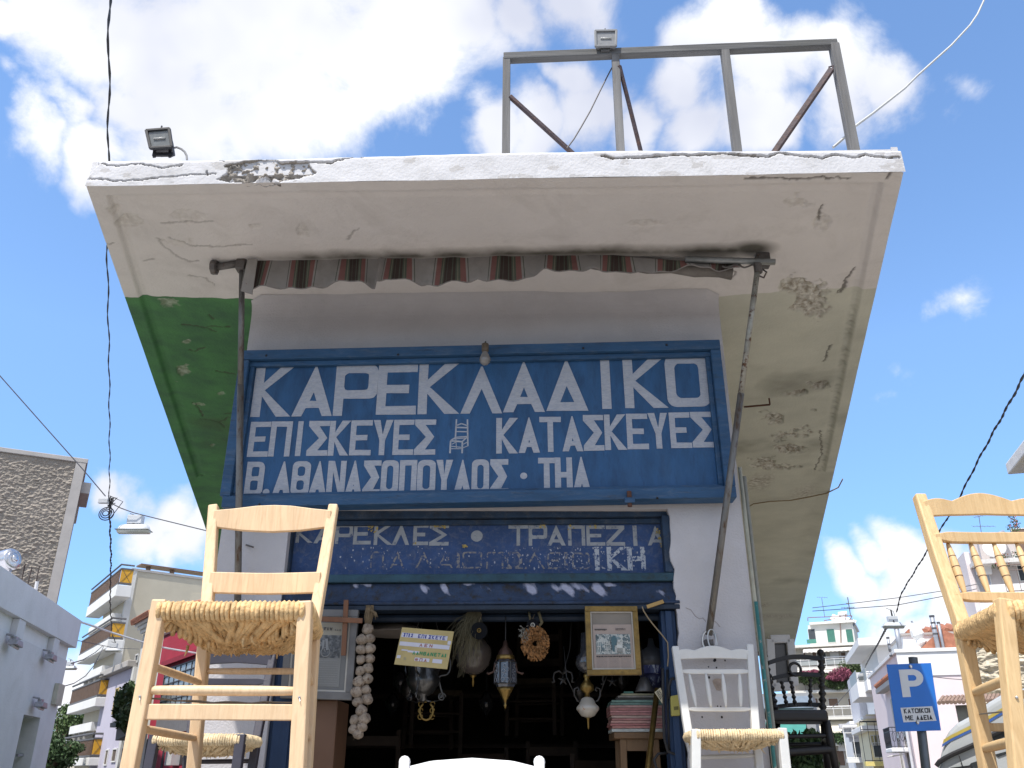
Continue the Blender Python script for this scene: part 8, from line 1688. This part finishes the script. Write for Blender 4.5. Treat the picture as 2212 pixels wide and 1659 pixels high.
p = at(225, 1082, 19.6); slab(None, 'junction_box', mat('jbox', (.4, .41, .42), .5), p.x-.12, p.x+.1, p.y-.05, p.y+.05, p.z-.06, p.z+.05, W, .01); tag(scene.objects.get('junction_box.001') or scene.objects['junction_box'], 'small grey junction box at the left cable knot', 'junction box')

# ------------------------------------------------------------ right flank of the shop: pipes, window frame, clutter below the canopy
for pts, r_, m_, nm, lb in (([S.Y(1600, 1300, -.02), S.Y(1650, 1659, -.02)], .009, mat('teal_paint', (.04, .17, .16), .6, .3, 12, .3, 50, (.35, .33, .28), (.6, .66)), 'teal_pipe', 'teal painted pipe down the right edge of the pilaster'),
                            ([S.Y(1590, 1010, .0), S.Y(1610, 1180, .0), S.Y(1660, 1600, .0)], .010, mat('pale_conduit', (.36, .35, .28), .7, .2, 12), 'conduit', 'thin pale conduit running down the corner of the shop'),
                            ([S.Y(1596, 1030, .03), S.Y(1622, 1200, .03), S.Y(1668, 1600, .03)], .012, mat('grey_conduit', (.22, .22, .19), .7, .2, 12), 'conduit', 'thin grey conduit beside the pale one at the shop corner')):
    pts[0].x = max(pts[0].x, 1.20+r_*.6); d = pts[-1]; d2 = Vector((1.20+r_*1.0+(.03 if 'conduit' in nm else .012), d.y, FLOOR)); mb = MB(); P_ = [Vector((1.205+r_+(.022 if 'grey' in lb else 0), p_.y-.002, p_.z)) for p_ in pts] + [Vector((1.205+r_+(.022 if 'grey' in lb else 0), d.y, FLOOR))]; mb.tube(P_, r_, 8); o = mb.build(nm, m_, None, S, smooth=True); tag(o, lb, 'pipe')
t_ = thing('projecting_light_box', 'white-framed dark panel standing out from the shop side wall under the canopy', 'sign box', (3.2, 5.5, 1.4), S)
P4 = [S.Y(*p_, 5.2) for p_ in ((1663, 1381), (1706, 1380), (1716, 1482), (1668, 1485))]
pquad([q + Vector((0, .03, 0)) for q in P4], .03, 'panel', mat('panel_dark', (.025, .024, .028), .3, spec=.7), t_)
for a_, b_ in ((0, 1), (1, 2), (2, 3), (3, 0)): mb = MB(); mb.beam(P4[a_], P4[b_], .085, .06, (0, 0, 1) if a_ in (0, 2) else (1, 0, 0)); mb.build('frame_bar', mat('alu_white', (.5, .5, .52), .5), t_, bevel=.01)
mb = MB(); mb.beam(P4[0].lerp(P4[3], .3), P4[0].lerp(P4[3], .3) + Vector((-1.2, .1, 0)), .04, .04, (0, 0, 1)); mb.build('arm', iron, t_)
c = at(1668, 1560, 24); FN = Frame((c.x, c.y), -20); nh = thing('side_street_shop', 'low dim shop with teal awning far below the right side of the canopy', 'shop', (1, 1, 0), FN)
slab(nh, 'wall', mat('dim_wall', (.30, .31, .32), .85, .2, 1), -.6, 1.15, 0, 3, 0, FN.Y(1690, 1498, 0).z); slab(nh, 'sign_band', mat('band_blue', (.28, .34, .42), .6), -.6, 1.15, -.06, -.002, FN.Y(1690, 1530, 0).z, FN.Y(1690, 1505, 0).z)
slab(nh, 'opening', mat('opening_dark', (.03, .025, .03)), -.5, 1.1, -.05, -.002, 0, FN.Y(1690, 1575, 0).z)
mb = MB(); zt_ = FN.Y(1690, 1560, 0).z; zb_ = FN.Y(1690, 1590, -1).z; mb.strip([(x, 0, zt_) for x in (-.55, .2, .9)], [(x, -1, zb_) for x in (-.55, .2, .9)]); mb.build('awning', mat('teal_cloth', (.05, .22, .19), .8), nh).modifiers.new('s', 'SOLIDIFY').thickness = .03
random.seed(91); mb = MB()
for u, v, r in ((1670, 1640, .35), (1700, 1650, .4), (1735, 1640, .45), (1760, 1655, .4), (1715, 1610, .25), (1752, 1600, .22)): leaves(mb, at(u, v, 14), (r, .3, r*.8), 260, .06)
tag(mb.build('potted_shrubs', leafd), 'dark leafy shrubs low behind the black turned chair', 'shrubs', kind='stuff')
# small wires on the canopy
mb = MB(); mb.tube([S.Z(*cB(*p_), 3.835) for p_ in ((372, 1105), (375, 1085), (400, 1070), (470, 1060), (560, 1055), (640, 1040), (710, 1025), (760, 1000), (778, 965))], .006, 6); tag(mb.build('canopy_wire', mat('tan_cord', (.26, .20, .12)), None, S), 'thin wire stapled across the olive underside of the canopy', 'wire')
mb = MB(); a = S.Z(*cB(360, 660), 3.80); b = S.Z(*cB(470, 650), 3.80); mb.tube([a, b], .007, 6); mb.tube([b, b + Vector((0, 0, .05))], .006, 5); tag(mb.build('protruding_rod', mat('rust', (.10, .045, .03)), None, S), 'short rusty rod sticking out under the olive part of the canopy', 'rod')
mb = MB()
for x, y, r in ((675, 600, .011), (668, 608, .008), (770, 605, .006), (615, 665, .005), (690, 672, .006), (712, 872, .011), (555, 1137, .006), (740, 1138, .008), (700, 1035, .005), (730, 1037, .005), (620, 765, .008)): mb.ball(S.Y(*c5(x, y), -.001), r*.62, 8, 5, (1, .25, 1.2))
mb.build('nail_holes', mat('hole_dark', (.02, .018, .018), .9), shop, kind='stuff')
mb = MB(); p = S.Y(*c5(705, 830), -.002); mb.prism([(p.x + .022*math.cos(a_)*(1+.3*math.sin(a_*3)), p.z + .034*math.sin(a_)*(1+.2*math.cos(a_*2))) for a_ in [2*math.pi*i/14 for i in range(14)]], -.003, -.0005); mb.build('bare_plaster', mat('bare_plaster', (.34, .28, .24), .9, .3, 30), shop)
mb = MB()
for L in ([(400, 110), (450, 130), (490, 190), (530, 215), (560, 205), (590, 240)], [(670, 235), (700, 260), (722, 290)]): mb.tube([S.Y(*c5(*p_), -.0005) for p_ in L], .0014, 4)
mb.build('hairline_cracks', mat('crack_tan', (.22, .18, .16), .9), shop, kind='stuff')
# nail in the left pilaster
mb = MB(); a = S.Y(237+.3668*803, 1050.5+.3668*345, -.002); mb.tube([a, a + Vector((.05, -.03, -.02))], .004, 6); tag(mb.build('long_nail', iron, None, S), 'long nail in the left pilaster, seen through the pale chair', 'nail')

for o in scene.objects:
    if 'is_root' in o.keys(): del o['is_root']
